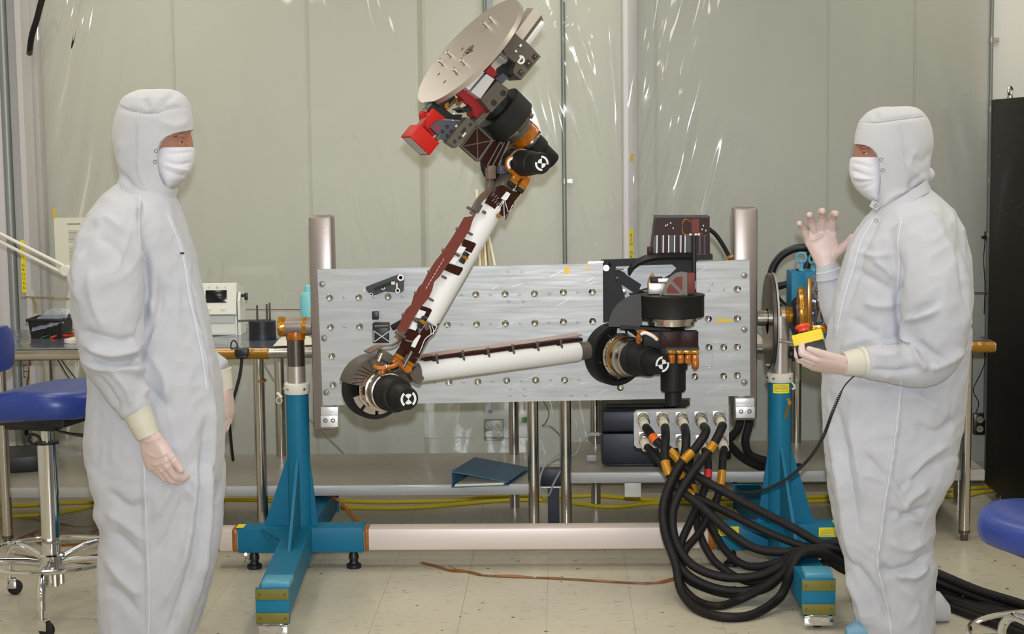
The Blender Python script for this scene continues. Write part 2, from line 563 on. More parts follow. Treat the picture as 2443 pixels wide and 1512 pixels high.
# white wall posts with the yellow ground labels
def post(name, px0, px1, pyref, Y, m='post_white', depth=0.07):
    a = P(px0, pyref, Y); c = P(px1, pyref, Y)
    b = MB(); b.box(((a.x + c.x) / 2, Y + depth / 2, 1.5), (c.x - a.x, depth, 3.0), bevel=0.004)
    return struct(b.build(name, m))
POST_Y = 7.93
p1 = post('trim_1', 47, 82, 350, POST_Y)
p1b = post('trim_2', 82, 97, 350, POST_Y + 0.03)
p2 = post('trim_3', 1484, 1522, 300, POST_Y)
def esd_label(px0, py0, px1, py1, parent, Y):
    a = P(px0, py0, Y); c = P(px1, py1, Y)
    xc = (a.x + c.x) / 2
    b = MB(); b.box((xc, Y - 0.0006, (a.z + c.z) / 2), (0.021, 0.0012, a.z - c.z))
    l = b.build('label_strip', 'yellow_label', parent, smooth=0, label='yellow strip printed ESD GROUND')
    H = a.z - c.z
    word = 'ESD GROUND'
    b = MB()
    step = H * 0.86 / len(word)
    for i, ch in enumerate(word):
        if ch == ' ': continue
        b.text(ch, (xc, Y - 0.0014, a.z - H * 0.11 - step * (i + 0.3)), X3, Z3, 0.019)
    b.build('lettering', 'ink', l, smooth=0)
esd_label(51, 572, 61, 698, p1, POST_Y)
esd_label(1501, 545, 1511, 665, p2, POST_Y)
b = MB(); b.box(P(1507, 376, POST_Y - 0.001), (0.016, 0.002, 0.034), Matrix.Rotation(0.15, 3, 'Y'))
b.build('tape_piece', 'tape_yellow', p2, smooth=0)
# door-jamb like strip and pipe at the far left edge of the view
b = MB(); q = P(20, 400, 7.97); b.cyl((q.x, 7.97, 0.02), (q.x, 7.97, 3.0), 0.022, n=14)
tag(b.build('wall_pipe', 'conduit_grey'), 'grey pipe running up the wall left of the white post', 'pipe')
b = MB(); q = P(2, 400, 7.99); b.box((q.x, 7.99, 1.5), (0.05, 0.05, 2.96), bevel=0.004)
tag(b.build('wall_channel', 'post_white'), 'pale channel strip at the left edge of the wall', 'wall strip')

# conduits with clamps
def conduit(px, py_bottom, r, label, Yc, clamps):
    top = P(px, 300, Yc); bot = P(px, py_bottom, Yc)
    root = thing('conduit', label, 'conduit', (top.x, Yc, bot.z))
    b = MB(); b.cyl((top.x, Yc, bot.z), (top.x, Yc, 3.03), r, n=14); b.build('pipe', 'conduit_grey', root)
    for cy in clamps:
        c = P(px, cy, Yc)
        b = MB(); b.cyl((top.x, Yc, c.z - 0.012), (top.x, Yc, c.z + 0.012), r * 1.25, n=14)
        b.box((top.x + 0.022, Yc + 0.012, c.z), (0.034, 0.006, 0.02))
        b.cyl((top.x + 0.027, Yc + 0.011, c.z), (top.x + 0.027, Yc + 0.002, c.z), 0.006, n=8)
        b.build('clamp', 'steel_brushed', root)
conduit(1345, 640, 0.011, 'thin grey conduit up the wall right of the arm turret', 8.03, [432])
conduit(1160, 985, 0.0095, 'thin grey conduit behind the arm down to the four-socket outlet', 8.03, [970])
conduit(2362, 1000, 0.009, 'thin grey conduit beside the black cabinet', 8.03, [95, 260, 430, 560])
b = MB(); q = P(1172, 300, 8.05); b.box((q.x, 8.05, 2.3), (0.03, 0.02, 1.4)); 
tag(b.build('wall_track', 'conduit_grey', smooth=0), 'flat metal wall track behind the top of the round plate', 'wall track')

# black hose from above at the left post
b = MB(); b.tube([P(120, -60, 7.72), P(100, 0, 7.72), P(88, 45, 7.74), P(76, 85, 7.78), P(70, 128, 7.86)], 0.014, n=10)
tag(b.build('hose', 'cable_black'), 'black hose hanging down behind the left white post', 'hose')

# ---------------------------------------------------------------- clear plastic curtain
m = bpy.data.materials.new('clear_vinyl'); m.use_nodes = True
nt = m.node_tree; nd = nt.nodes; lk = nt.links
nd.remove(nd['Principled BSDF'])
tr = nd.new('ShaderNodeBsdfTransparent'); tr.inputs[0].default_value = (0.81, 0.82, 0.795, 1)
gl = nd.new('ShaderNodeBsdfGlossy'); gl.inputs['Roughness'].default_value = 0.035; gl.inputs[0].default_value = (1, 1, 1, 1)
fr = nd.new('ShaderNodeFresnel'); fr.inputs[0].default_value = 1.5
mu = nd.new('ShaderNodeMath'); mu.operation = 'MULTIPLY_ADD'; mu.inputs[1].default_value = 1.0; mu.inputs[2].default_value = 0.012
mx = nd.new('ShaderNodeMixShader')
lk.new(fr.outputs[0], mu.inputs[0]); lk.new(mu.outputs[0], mx.inputs[0])
lk.new(tr.outputs[0], mx.inputs[1]); lk.new(gl.outputs[0], mx.inputs[2])
lk.new(mx.outputs[0], nd['Material Output'].inputs[0])
M['clear_vinyl'] = m
def curtain(pxa, pxb, Yc, label, seed, tl, tr, z0=0.06, z1=2.95):
    xa = P(pxa, 600, Yc).x; xb = P(pxb, 600, Yc).x
    nx = int((xb - xa) / 0.0065); nz = int((z1 - z0) / 0.013)
    vs, fs = [], []
    for j in range(nz + 1):
        z = z0 + (z1 - z0) * j / nz
        for i in range(nx + 1):
            x = xa + (xb - xa) * i / nx
            e = 0.025 * mnoise.noise(Vector((x * 1.1 + seed, z * 0.35, 0.3)))
            # long vertical swags, stronger near the ends
            de = min(x - xa, xb - x)
            tension = tl if (x - xa) < (xb - x) else tr
            amp = 0.0022 + 0.026 * math.exp(-de / 0.16) * tension
            e += amp * mnoise.noise(Vector((x * 9 + seed * 3, z * 0.9 + 0.6 * x, 1.7)))
            # diagonal stretch wrinkles near the ends
            wd = math.exp(-((de - 0.22) / 0.2) ** 2)
            sgn = 1 if (x - xa) < (xb - x) else -1
            e += 0.02 * wd * tension * mnoise.noise(Vector((x * 15 * sgn - z * 3.4 + seed, z * 1.6 + x * sgn, 4.1)))
            e += 0.0052 * wd * tension * max(0.0, mnoise.noise(Vector((x * 5 - z * 2, z * 2.5, seed + 2))) + 0.25) * mnoise.noise(Vector((x * 42 * sgn - z * 13, z * 5 + x * 3, 7.7)))
            # crinkles
            cr = max(0.0, mnoise.noise(Vector((x * 1.6 + seed, z * 1.6, 9.0))) - 0.12)
            e += 0.006 * cr * mnoise.noise(Vector((x * 14, z * 12, seed)))
            vs.append((x, Yc + e, z))
    for j in range(nz):
        for i in range(nx):
            a = j * (nx + 1) + i
            fs.append((a, a + 1, a + nx + 2, a + nx + 1))
    b = MB(); b.add(vs, fs)
    o = b.build('plastic_curtain', 'clear_vinyl', smooth=80)
    tag(o, label, 'curtain')
    return o
curtain(72, 1016, 7.84, 'clear wrinkled plastic curtain hanging behind the man on the left', 1.3, 1.3, 0.15)
curtain(1005, 1490, 7.80, 'clear plastic curtain hanging behind the raised arm', 5.1, 0.12, 0.5)
curtain(1500, 2358, 7.84, 'clear plastic curtain hanging behind the man on the right', 8.7, 0.7, 0.12)
# ================================================================ steel work tables
TY0, TY1 = 6.84, 7.60          # front and back of the tables
def work_table(pxa, pxb, py_front, py_shelf, legs_px, label, name='work_table', mid_gold=None, back_px=()):
    zt = P((pxa + pxb) / 2, py_front, TY0).z
    zs = P((pxa + pxb) / 2, py_shelf, TY0).z
    xa = P(pxa, 850, TY0).x; xb = P(pxb, 850, TY0).x
    root = thing(name, label, 'table', ((xa + xb) / 2, (TY0 + TY1) / 2, 0))
    b = MB(); b.box(((xa + xb) / 2, (TY0 + TY1) / 2 + 0.01, zt - 0.012), (xb - xa, TY1 - TY0 - 0.02, 0.022), bevel=0.003)
    b.build('table_top', 'steel_shelf', root)
    b = MB()
    b.cyl((xa, TY0 + 0.004, zt - 0.021), (xb, TY0 + 0.004, zt - 0.021), 0.021, n=18)
    b.build('rolled_edge', 'steel', root)
    b = MB()
    b.box(((xa + xb) / 2, (TY0 + TY1) / 2 + 0.02, zs - 0.004), (xb - xa - 0.05, TY1 - TY0 - 0.06, 0.006))
    sh = b.build('shelf', 'steel_shelf', root, smooth=0)
    b = MB(); b.box(((xa + xb) / 2, TY0 + 0.035, zs - 0.022), (xb - xa - 0.05, 0.006, 0.044), bevel=0.002)
    b.build('shelf_lip', 'aluminium', sh)
    for px in legs_px:
        x = P(px, 1050, TY0 + 0.03).x
        b = MB(); b.cyl((x, TY0 + 0.03, 0.03), (x, TY0 + 0.03, zt - 0.02), 0.0225, n=20)
        b.build('leg', 'steel', root)
        b = MB(); b.lathe((x, TY0 + 0.03, 0), Z3, [(0, 0.014), (0.004, 0.016), (0.03, 0.016), (0.031, 0.0235), (0.045, 0.0235)], 16)
        b.build('foot', 'steel_dark', root)
    for px in back_px:
        x = P(px, 950, TY1 - 0.05).x
        b = MB(); b.cyl((x, TY1 - 0.05, 0.0), (x, TY1 - 0.05, zt - 0.02), 0.0225, n=20)
        b.build('leg', 'steel', root)
    return root, zt, zs, xa, xb
tabL, ZT, ZS, LXA, LXB = work_table(-420, 1292, 833, 1164, (8, 622, 1272), 'long steel work table behind the man on the left', back_px=(-330, 117, 668, 1225))
tabR, ZT2, ZS2, RXA, RXB = work_table(1328, 2374, 820, 1128, (1350, 2304), 'steel work table behind the mounting panel and the man on the right', back_px=(1420, 1900, 2290))

# silver film taped over the left table
def film(name, xa, xb, ya, yb, z, seed, label):
    n, m_ = 60, 26
    vs, fs = [], []
    for j in range(m_ + 1):
        for i in range(n + 1):
            x = xa + (xb - xa) * i / n; y = ya + (yb - ya) * j / m_
            h = 0.0035 * (1 + mnoise.noise(Vector((x * 7 + seed, y * 12, 0)))) + 0.002 * mnoise.noise(Vector((x * 25, y * 30, seed)))
            if j == 0: h = 0.001
            vs.append((x, y, z + 0.0015 + max(0, h)))
    for j in range(m_):
        for i in range(n):
            a = j * (n + 1) + i; fs.append((a, a + 1, a + n + 2, a + n + 1))
    b = MB(); b.add(vs, fs)
    return tag(b.build(name, 'film_silver', smooth=60), label, 'film')
film('metallic_film', LXA + 0.03, P(705, 850, 6.9).x, TY0 + 0.02, TY1 - 0.03, ZT, 2.0, 'silvery antistatic film spread over the left work table')
film('metallic_film', P(1830, 850, 6.9).x, RXB - 0.01, TY0 + 0.02, TY1 - 0.02, ZT2, 6.0, 'silvery antistatic film over the right end of the work table')
# gold tape round the front edge
def edge_tape(pxa, pxb, zt, label):
    xa = P(pxa, 840, TY0).x; xb = P(pxb, 840, TY0).x
    b = MB(); n = 22; rings = []
    for i in range(n + 1):
        x = xa + (xb - xa) * i / n
        r = 0.0235 + 0.0012 * mnoise.noise(Vector((x * 40, 0, 3)))
        rings.append([Vector((x, TY0 + 0.004 + r * math.cos(t), zt - 0.021 + r * math.sin(t))) for t in [2 * math.pi * q / 16 for q in range(16)]])
    b.loft(rings)
    return tag(b.build('tape_wrap', 'amber_film'), label, 'tape')
edge_tape(512, 642, ZT, 'amber tape wrapped around the front edge of the left table')
edge_tape(2316, 2372, ZT2, 'amber tape wrapped around the table edge beside the black cabinet')
b = MB(); x = P(622, 905, TY0 + .03).x; z = P(622, 908, TY0 + .03).z
b.ring((x, TY0 + 0.03, z - 0.004), Z3, 0.0226, 0.0236, 0.01, 20)
tag(b.build('leg_tape', 'kapton_ribbon'), 'thin amber tape ring around a table leg', 'tape')
b = MB(); x = P(2310, 840, TY0 + .03).x; z1_ = ZT2 - 0.05
b.ring((P(2304, 860, TY0 + .03).x, TY0 + 0.03, z1_ - 0.14), Z3, 0.0226, 0.0236, 0.14, 20)
mat('purple_tape', (92, 58, 128), 0.35, noise=0.3, nscale=40)
tag(b.build('leg_tape', 'purple_tape'), 'purple tape wrapped around the table leg beside the black cabinet', 'tape')

# ---------------------------------------------------------------- things on the left table
# open black bin with a clear bag in it
Yb = 7.32
a = P(80, 765, Yb); c = P(163, 797, Yb)
zb = ZT + 0.006
root = thing('storage_bin', 'open black plastic bin on the left table', 'bin', ((a.x + c.x) / 2, Yb, zb))
xa, xb = a.x, c.x; hy = 0.085; hz = 0.085
prof = [((xa + 0.006), -hy + 0.004), (xb - 0.006, -hy + 0.004), (xb - 0.006, hy), (xa + 0.006, hy)]
b = MB()
out = [(xa + 0.01, -hy + 0.01), (xb - 0.008, -hy + 0.01), (xb - 0.008, hy - 0.01), (xa + 0.01, hy - 0.01)]
top = [(xa, -hy), (xb, -hy), (xb, hy), (xa, hy)]
w = 0.004
def bxv(l, z, sh=0.0): return [Vector((x + (sh if x < (xa + xb) / 2 else -sh), Yb + y + (sh if y < 0 else -sh), z)) for x, y in l]
rings = [bxv(out, zb), bxv(top, zb + hz), bxv(top, zb + hz, w), bxv(out, zb + w, w)]
vs = [p for r in rings for p in r]; fs = [(3, 2, 1, 0), (12, 13, 14, 15)]
for k in range(3):
    for i in range(4):
        j = (i + 1) % 4; fs.append((k * 4 + i, k * 4 + j, k * 4 + 4 + j, k * 4 + 4 + i))
b.add(vs, fs); b.build('tub', 'black_plastic', root, smooth=0)
b = MB()
b.box(((xa + xb) / 2, Yb - hy - 0.003, zb + hz - 0.006), (xb - xa + 0.012, 0.008, 0.012), bevel=0.002)
b.box((xb + 0.008, Yb, zb + hz - 0.006), (0.02, 2 * hy, 0.012), bevel=0.002)
b.box((xa - 0.003, Yb, zb + hz - 0.006), (0.008, 2 * hy, 0.012), bevel=0.002)
b.build('rim', 'black_plastic', root)
b = MB()
for i in range(3):
    x = xa + (xb - xa) * (0.45 + 0.2 * i)
    b.box((x, Yb - hy + 0.004, zb + 0.042), (0.006, 0.006, 0.07))
b.build('rib', 'black_plastic', root, smooth=0)
b = MB(); n = 14
vs = []; fs = []
for j in range(n + 1):
    for i in range(n + 1):
        u, v = i / n, j / n
        x = xa + 0.02 + (xb - xa - 0.01) * u; y = Yb - 0.1 + 0.13 * v
        z = zb + hz + 0.035 * math.sin(u * 2.6) * v + 0.012 * mnoise.noise(Vector((u * 6, v * 6, 1))) - (0.055 * (1 - v) ** 2) * (1 - 0.6 * u) + 0.002
        vs.append((x, y, z))
for j in range(n):
    for i in range(n):
        q = j * (n + 1) + i; fs.append((q, q + 1, q + n + 2, q + n + 1))
b.add(vs, fs)
tag(b.build('plastic_bag', 'bag_clear', smooth=60), 'crumpled clear plastic bag lying over the black bin', 'bag')
# test leads beside the bin
def lead(name, m_, pts, r, label):
    b = MB(); b.tube(pts, r, n=7)
    return tag(b.build(name, m_), label, 'test lead')
Yl = 7.12
def on_tab(px, py, up=0.0):
    p = PZ(px, py, ZT + 0.008 + up); return p
lead('test_lead', 'wire_red', [on_tab(120, 806), on_tab(135, 801, .006), on_tab(160, 800, .004), on_tab(185, 803), on_tab(215, 806)], 0.0055, 'red test lead with clip lying right of the black bin')
lead('test_lead', 'wire_red', [on_tab(148, 797), on_tab(170, 795, .006), on_tab(200, 797), on_tab(230, 799)], 0.004, 'thin red test lead lying behind the thicker red one')
lead('test_lead', 'wire_green', [on_tab(150, 795), on_tab(115, 800, .01), on_tab(98, 806, .004), on_tab(105, 812), on_tab(122, 806), on_tab(165, 790, .02), on_tab(188, 776, .05)], 0.0016, 'thin green wire looped in front of the black bin')
# bench meter with sloped display
Ym = 7.28
a = P(483, 782, Ym); c = P(572, 782, Ym)
zm = ZT + 0.006
xl, xr = P(440, 780, Ym).x, P(566, 780, Ym).x
hm = P(540, 676, Ym).z
root = thing('bench_meter', 'white bench meter with dark sloped display on the left table', 'meter', ((xl + xr) / 2, Ym + 0.08, zm))
prof = [(Ym, zm), (Ym, zm + 0.085), (Ym - 0.02, zm + 0.095), (Ym + 0.012, hm - 0.002), (Ym + 0.03, hm), (Ym + 0.17, hm - 0.035), (Ym + 0.2, zm)]
b = MB(); b.prism([Vector((xl, y, z)) for y, z in prof], (xr - xl, 0, 0)); b.build('case', 'meter_white', root, smooth=20)
fn = Vector((0, -(hm - zm - 0.097), 0.032)).normalized()     # normal of the sloped face
up = Vector((0, 0.032, hm - zm - 0.097)).normalized()
c0 = Vector((0, Ym - 0.02, zm + 0.095))
def on_face(u, v, d=0.001): return Vector((xl + (xr - xl) * u, c0.y, c0.z)) + up * v - Vector((0, 1, 0)).cross(Vector((0,0,0))) + Vector((0, -1, 0.2)).normalized() * d
fh = (hm - zm - 0.097)
b = MB(); b.obox(on_face(0.62, fh * 0.60), X3, Vector((0, -1, 0.2)), up, (xr - xl) * 0.40, 0.004, fh * 0.42, 0.001); b.build('display', 'screen_dark', root)
for u in (0.5, 0.76):
    b = MB(); b.obox(on_face(u, fh * 0.18), X3, Vector((0, -1, 0.2)), up, 0.019, 0.006, 0.011, 0.001); b.build('button', 'ivory', root)
for u, r in ((0.48, 0.003), (0.64, 0.005), (0.78, 0.0025)):
    b = MB(); q = on_face(u, fh * 0.91); b.cyl(q, q + Vector((0, -0.004, 0.001)), r, n=10); b.build('indicator', 'meter_grey', root)
b = MB(); b.box(((xl + xr) / 2, Ym - 0.003, zm + 0.03), ((xr - xl) * 0.94, 0.006, 0.045)); b.build('lower_panel', 'meter_white', root, smooth=0)
b = MB(); b.box(((xl + xr) / 2, Ym - 0.008, zm + 0.072), ((xr - xl) * 0.92, 0.012, 0.03)); b.build('grey_band', 'meter_grey', root, smooth=0)
# carrying bracket and knob on the right side
b = MB()
b.prism([Vector((xr + 0.004, y, z)) for y, z in [(Ym - 0.002, zm), (Ym - 0.002, hm - 0.075), (Ym + 0.02, hm - 0.04), (Ym + 0.08, hm - 0.045), (Ym + 0.12, hm - 0.09), (Ym + 0.12, zm)]], (0.012, 0, 0))
b.build('side_bracket', 'meter_white', root, smooth=20)
b = MB(); q = Vector((xr + 0.016, Ym + 0.03, hm - 0.056)); b.cyl(q, q + Vector((0.018, 0, 0)), 0.007, n=12); b.box(q + Vector((0.022, -0.003, -0.004)), (0.014, 0.014, 0.032), bevel=0.003); b.build('knob', 'black_plastic', root)
# black block with three pins standing on blue foil
Yd = 7.12
cxd = P(626, 790, Yd).x; rd = (P(658, 790, Yd).x - P(594, 790, Yd).x) / 2
root = thing('pin_fixture', 'black round block with three upright pins on the left table', 'fixture block', (cxd, Yd, ZT + 0.008))
zt_ = P(626, 765, Yd).z
b = MB(); b.lathe((cxd, Yd, ZT + 0.03), Z3, [(0, rd), (zt_ - ZT - 0.03, rd)], 36); b.build('block', 'black_plastic', root)
b = MB(); b.lathe((cxd, Yd, ZT + 0.006), Z3, [(0, rd * 1.02), (0.024, rd)], 36); b.build('base_ring', 'black_box', root)
b = MB(); b.box((cxd - 0.035, Yd - 0.01, zt_ + 0.003), (0.13, 0.035, 0.005), Matrix.Rotation(0.18, 3, 'Z')); b.build('top_lever', 'black_plastic', root)
for px, py in ((613, 728), (633, 727), (643, 722)):
    q = P(px, py, Yd); yy = Yd + (0.0 if px != 633 else 0.03)
    b = MB(); b.cyl((q.x, yy, zt_), (q.x, yy, q.z), 0.0042, n=12); b.build('pin', 'steel_dark', root)
b = MB(); b.lathe((cxd + 0.004, Yd - 0.004, ZT + 0.0035), Z3, [(0, rd * 1.06), (0.004, rd * 1.04)], 9)
mat('foil_navy', (38, 46, 104), 0.3, 0.5)
tag(b.build('foil_pad', 'foil_navy'), 'dark blue foil pad under the black pin block', 'foil')
# cyan squeeze bottle
Yc = 7.36
q0 = P(716, 690, Yc); q1 = P(760, 690, Yc)
cxb = (q0.x + q1.x) / 2; rb = (q1.x - q0.x) / 2
zsh = P(738, 697, Yc).z; ztop = P(738, 681, Yc).z
root = thing('squeeze_bottle', 'pale cyan plastic bottle partly behind the left steel rail', 'bottle', (cxb, Yc, ZT + 0.005))
b = MB(); b.lathe((cxb, Yc, ZT + 0.005), Z3, [(0, rb * 0.9), (0.006, rb), (zsh - ZT - 0.02, rb), (zsh - ZT - 0.008, rb * 0.92), (zsh - ZT - 0.003, rb * 0.55)], 28); b.build('body', 'bottle_cyan', root)
b = MB(); b.lathe((cxb, Yc, zsh - 0.002), Z3, [(0, rb * 0.52), (ztop - zsh, rb * 0.52), (ztop - zsh + 0.004, rb * 0.4)], 20); b.build('cap', 'bottle_cyan', root)
b = MB(); q = P(738, 738, Yc); b.box((cxb + rb * 0.3, Yc - rb * 0.96, q.z), (0.012, 0.003, 0.018)); b.build('sticker', 'tape_yellow', root, smooth=0)
# white papers
b = MB(); pts = [on_tab(652, 826), on_tab(672, 806), on_tab(735, 803), on_tab(760, 822)]
b.prism([p for p in pts], (0, 0, 0.004)); tag(b.build('paper_stack', 'paper', smooth=0), 'white papers lying on the table by the left stand', 'paper')
# small black adapter hanging on the table edge with its cable
Ya = TY0 - 0.045
q = P(577, 840, Ya)
root = thing('adapter', 'small black cable adapter hanging on the taped table edge', 'adapter', (q.x, Ya, q.z - 0.03))
b = MB(); b.box(q, (0.055, 0.035, 0.03), bevel=0.004); b.box(q + Vector((0, 0, -0.018)), (0.044, 0.03, 0.012), bevel=0.003); b.build('housing', 'black_plastic', root)
b = MB(); b.tube([P(566, 828, Ya), P(552, 832, Ya), P(552, 818, Ya), P(558, 812, Ya), P(565, 820, Ya + .01), P(567, 828, Ya)], 0.0028, n=7); b.build('loop', 'black_rubber', root)
b = MB(); b.tube([P(577, 855, Ya), P(573, 890, Ya), P(563, 930, Ya), P(552, 968, Ya), P(548, 1010, Ya + .03), P(552, 1060, Ya + .06), P(556, 1098, Ya + .1)], 0.0065, n=8); b.build('cable', 'black_rubber', root)
# white jointed lamp arm reaching in from the left edge
Yr = 7.05
root = thing('lamp_arm', 'white jointed lamp arm reaching down from the left edge of the photo', 'lamp arm', P(150, 648, Yr))
for dy in (0, 15):
    b = MB(); b.cyl(P(-90, 512 + dy * 1.3, Yr), P(152, 634 + dy * 1.2, Yr), 0.0075, n=12); b.build('rod', 'white_plastic', root)
b = MB(); q = P(158, 645, Yr); b.lathe(q + Vector((0, -0.02, 0)), Y3, [(0, 0.02), (0.003, 0.024), (0.037, 0.024), (0.04, 0.02)], 20); b.build('joint', 'white_plastic', root)
b = MB(); b.cyl(P(158, 650, Yr + .02), P(176, 665, Yr + .02), 0.011, n=10); b.cyl(P(176, 665, Yr + .02), (P(176, 665, Yr).x, Yr + .02, ZT + 0.03), 0.009, n=10)
b.build('stem', 'white_plastic', root)
b = MB(); q = P(176, 665, Yr + .02); b.lathe((q.x, Yr + .02, ZT + 0.006), Z3, [(0, 0.05), (0.014, 0.05), (0.024, 0.012)], 24); b.build('base', 'white_plastic', root)
# notice sheet with tape behind the man
Yn = 7.80
a = P(130, 519, Yn); c = P(215, 640, Yn)
root = thing('notice_sheet', 'printed white sheet hung on the curtain behind the man on the left', 'notice', ((a.x + c.x) / 2, Yn, c.z))
b = MB(); b.box(((a.x + c.x) / 2, Yn - 0.012, (a.z + c.z) / 2), (c.x - a.x, 0.001, a.z - c.z)); b.build('sheet', 'paper', root, smooth=0)
b = MB(); b.box(P(129, 509, Yn - 0.014), (0.012, 0.001, 0.042), Matrix.Rotation(-0.1, 3, 'Y')); b.build('tape', 'tape_yellow', root, smooth=0)
b = MB(); wdt = c.x - a.x
random.seed(3)
b.text('ESD TEST BENCH', (a.x + wdt * 0.55, Yn - 0.0132, a.z - 0.032), X3, Z3, 0.011) if False else None
for i in range(7):
    b.box((a.x + wdt * (0.42 + 0.055 * i), Yn - 0.0132, a.z - 0.030), (wdt * 0.042, 0.0006, 0.006))
for i in range(22):
    if i in (9, 10): continue
    ww = wdt * (0.5 + 0.08 * random.random())
    b.box((a.x + wdt * 0.42 + ww / 2, Yn - 0.0132, a.z - 0.062 - i * 0.0068), (ww, 0.0006, 0.0016))
b.build('print', 'ink_grey', root, smooth=0)
# ground strap on the post
root = thing('ground_strap', 'tan ground strap bolted to the left white post', 'strap', P(70, 712, 7.88))
b = MB(); b.strip([P(55, 706, 7.89), P(75, 709, 7.87), P(120, 711, 7.86), P(190, 715, 7.84)], (0, 0, 0.009), 0.003); b.build('strap', 'tan_strap', root)
b = MB(); b.strip([P(70, 708, 7.885), P(80, 716, 7.87), P(84, 735, 7.86), P(83, 765, 7.8)], (0.014, 0, 0), 0.003); b.build('braid', 'tan_strap', root)
b = MB(); q = P(58, 706, 7.885); b.box(q, (0.03, 0.006, 0.02), bevel=0.002); b.cyl(q, q + Vector((0, -0.012, 0)), 0.007, n=8); b.build('bolt', 'steel', root)
# thin wire along the wall
b = MB(); b.tube([P(580, 737, 7.72), P(640, 738, 7.72), P(705, 738, 7.72), P(770, 739, 7.72)], 0.0022, n=6)
tag(b.build('wall_wire', 'steel_dark'), 'thin dark wire stretched above the left table', 'wire')
b = MB(); b.tube([P(2300, 698, 7.72), P(2340, 698, 7.72), P(2375, 697, 7.72)], 0.003, n=6)
tag(b.build('wall_wire', 'steel_dark'), 'thin dark wire stretched beside the black cabinet', 'wire')

# ---------------------------------------------------------------- shelf things
# blue ring binder, half open
Yb0 = 6.90
def on_shelf(px, py, z): return PZ(px, py, z)
zs = ZS + 0.001
A = on_shelf(1077, 1163, zs); Bp = on_shelf(1212, 1158, zs)
Cp = on_shelf(1262, 1118, zs + 0.012); 
Ft = P(1077, 1126, A.y)          # top of the spine
Bk = on_shelf(1133, 1092, Ft.z)
root = thing('ring_binder', 'blue ring binder lying on the lower shelf of the left table', 'binder', A)
ex = (Bp - A); ex.z = 0
ey = Vector((Bk.x - Ft.x, Bk.y - Ft.y, 0))
b = MB(); b.prism([A, Bp, Bp + ey, A + ey], (0, 0, 0.004)); b.build('bottom_cover', 'binder_blue', root, smooth=0)
b = MB(); b.prism([A, A + ey, A + ey + Vector((0, 0, Ft.z - A.z)), A + Vector((0, 0, Ft.z - A.z))], ex.normalized() * 0.004); b.build('spine', 'binder_blue', root, smooth=0)
tz = Vector((0, 0, Ft.z - A.z))
b = MB(); b.prism([A + tz, Bp + Vector((0, 0, 0.012)), Bp + Vector((0, 0, 0.012)) + ey, A + tz + ey], (0, 0, 0.004)); b.build('top_cover', 'binder_blue', root, smooth=0)
b = MB(); b.prism([A + ex * 0.06 + Vector((0, 0, 0.004)), A + ex * 0.92 + Vector((0, 0, 0.004)), A + ex * 0.92 + ey * 0.94 + Vector((0, 0, 0.004)), A + ex * 0.06 + ey * 0.94 + Vector((0, 0, 0.004))], (0, 0, 0.009)); b.build('pages', 'paper', root, smooth=0)
for k in (0.12, 0.5, 0.85):
    b = MB(); b.torus(A + ex * 0.12 + ey * k + Vector((0, 0, 0.018)), ey, 0.012, 0.0018, 20, 6); b.build('ring', 'steel', root)
# dark flat case standing between the tables
Yk = 7.10
a = P(1288, 1120, Yk); c = P(1352, 1163, Yk)
b = MB(); b.box(((a.x + c.x) / 2, Yk + 0.03, (a.z + c.z) / 2), (c.x - a.x, 0.06, a.z - c.z), bevel=0.004)
root = thing('flat_case', 'dark blue flat case standing between the two table legs', 'case', ((a.x + c.x) / 2, Yk + .03, c.z))
b.build('case', 'black_box', root)
b = MB(); b.box(((a.x + c.x) / 2, Yk - 0.002, c.z + 0.003), (c.x - a.x, 0.006, 0.006)); b.build('edge_strip', 'aluminium_bright', root, smooth=0)
b = MB(); b.box(((a.x + c.x) / 2, Yk + .03, c.z / 2 - 0.001), (0.05, 0.05, c.z - 0.002)); b.build('support', 'black_box', root, smooth=0)
# black electronics box on the right shelf
Yx = 6.98
a = P(1436, 980, Yx); c = P(1655, 1112, Yx)
root = thing('electronics_box', 'black electronics case on the lower shelf behind the connector plate', 'electronics box', ((a.x + c.x) / 2, Yx + .15, ZS2))
zl = P(1500, 1032, Yx).z
zb = P(1500, 1108, Yx).z
w_, xm = c.x - a.x, (a.x + c.x) / 2
b = MB(); b.box((xm, Yx + 0.15, (zb + zl) / 2 - 0.001), (w_, 0.3, zl - zb - 0.004), bevel=0.006); b.build('lower_case', 'black_box', root)
b = MB(); b.box((xm, Yx + 0.15, (zl + a.z) / 2 + 0.001), (w_ + 0.004, 0.304, a.z - zl - 0.002), bevel=0.012); b.build('lid', 'black_box', root)
b = MB(); b.box((xm + 0.01, Yx + 0.16, (ZS2 + zb) / 2), (w_ - 0.02, 0.26, zb - ZS2), bevel=0.002); b.build('plinth', 'black_plastic', root)
b = MB(); q = P(1530, 977, Yx + .1); b.box((q.x, Yx + .1, a.z + 0.006), (0.3, 0.05, 0.012), bevel=0.004); b.build('handle', 'black_rubber', root)
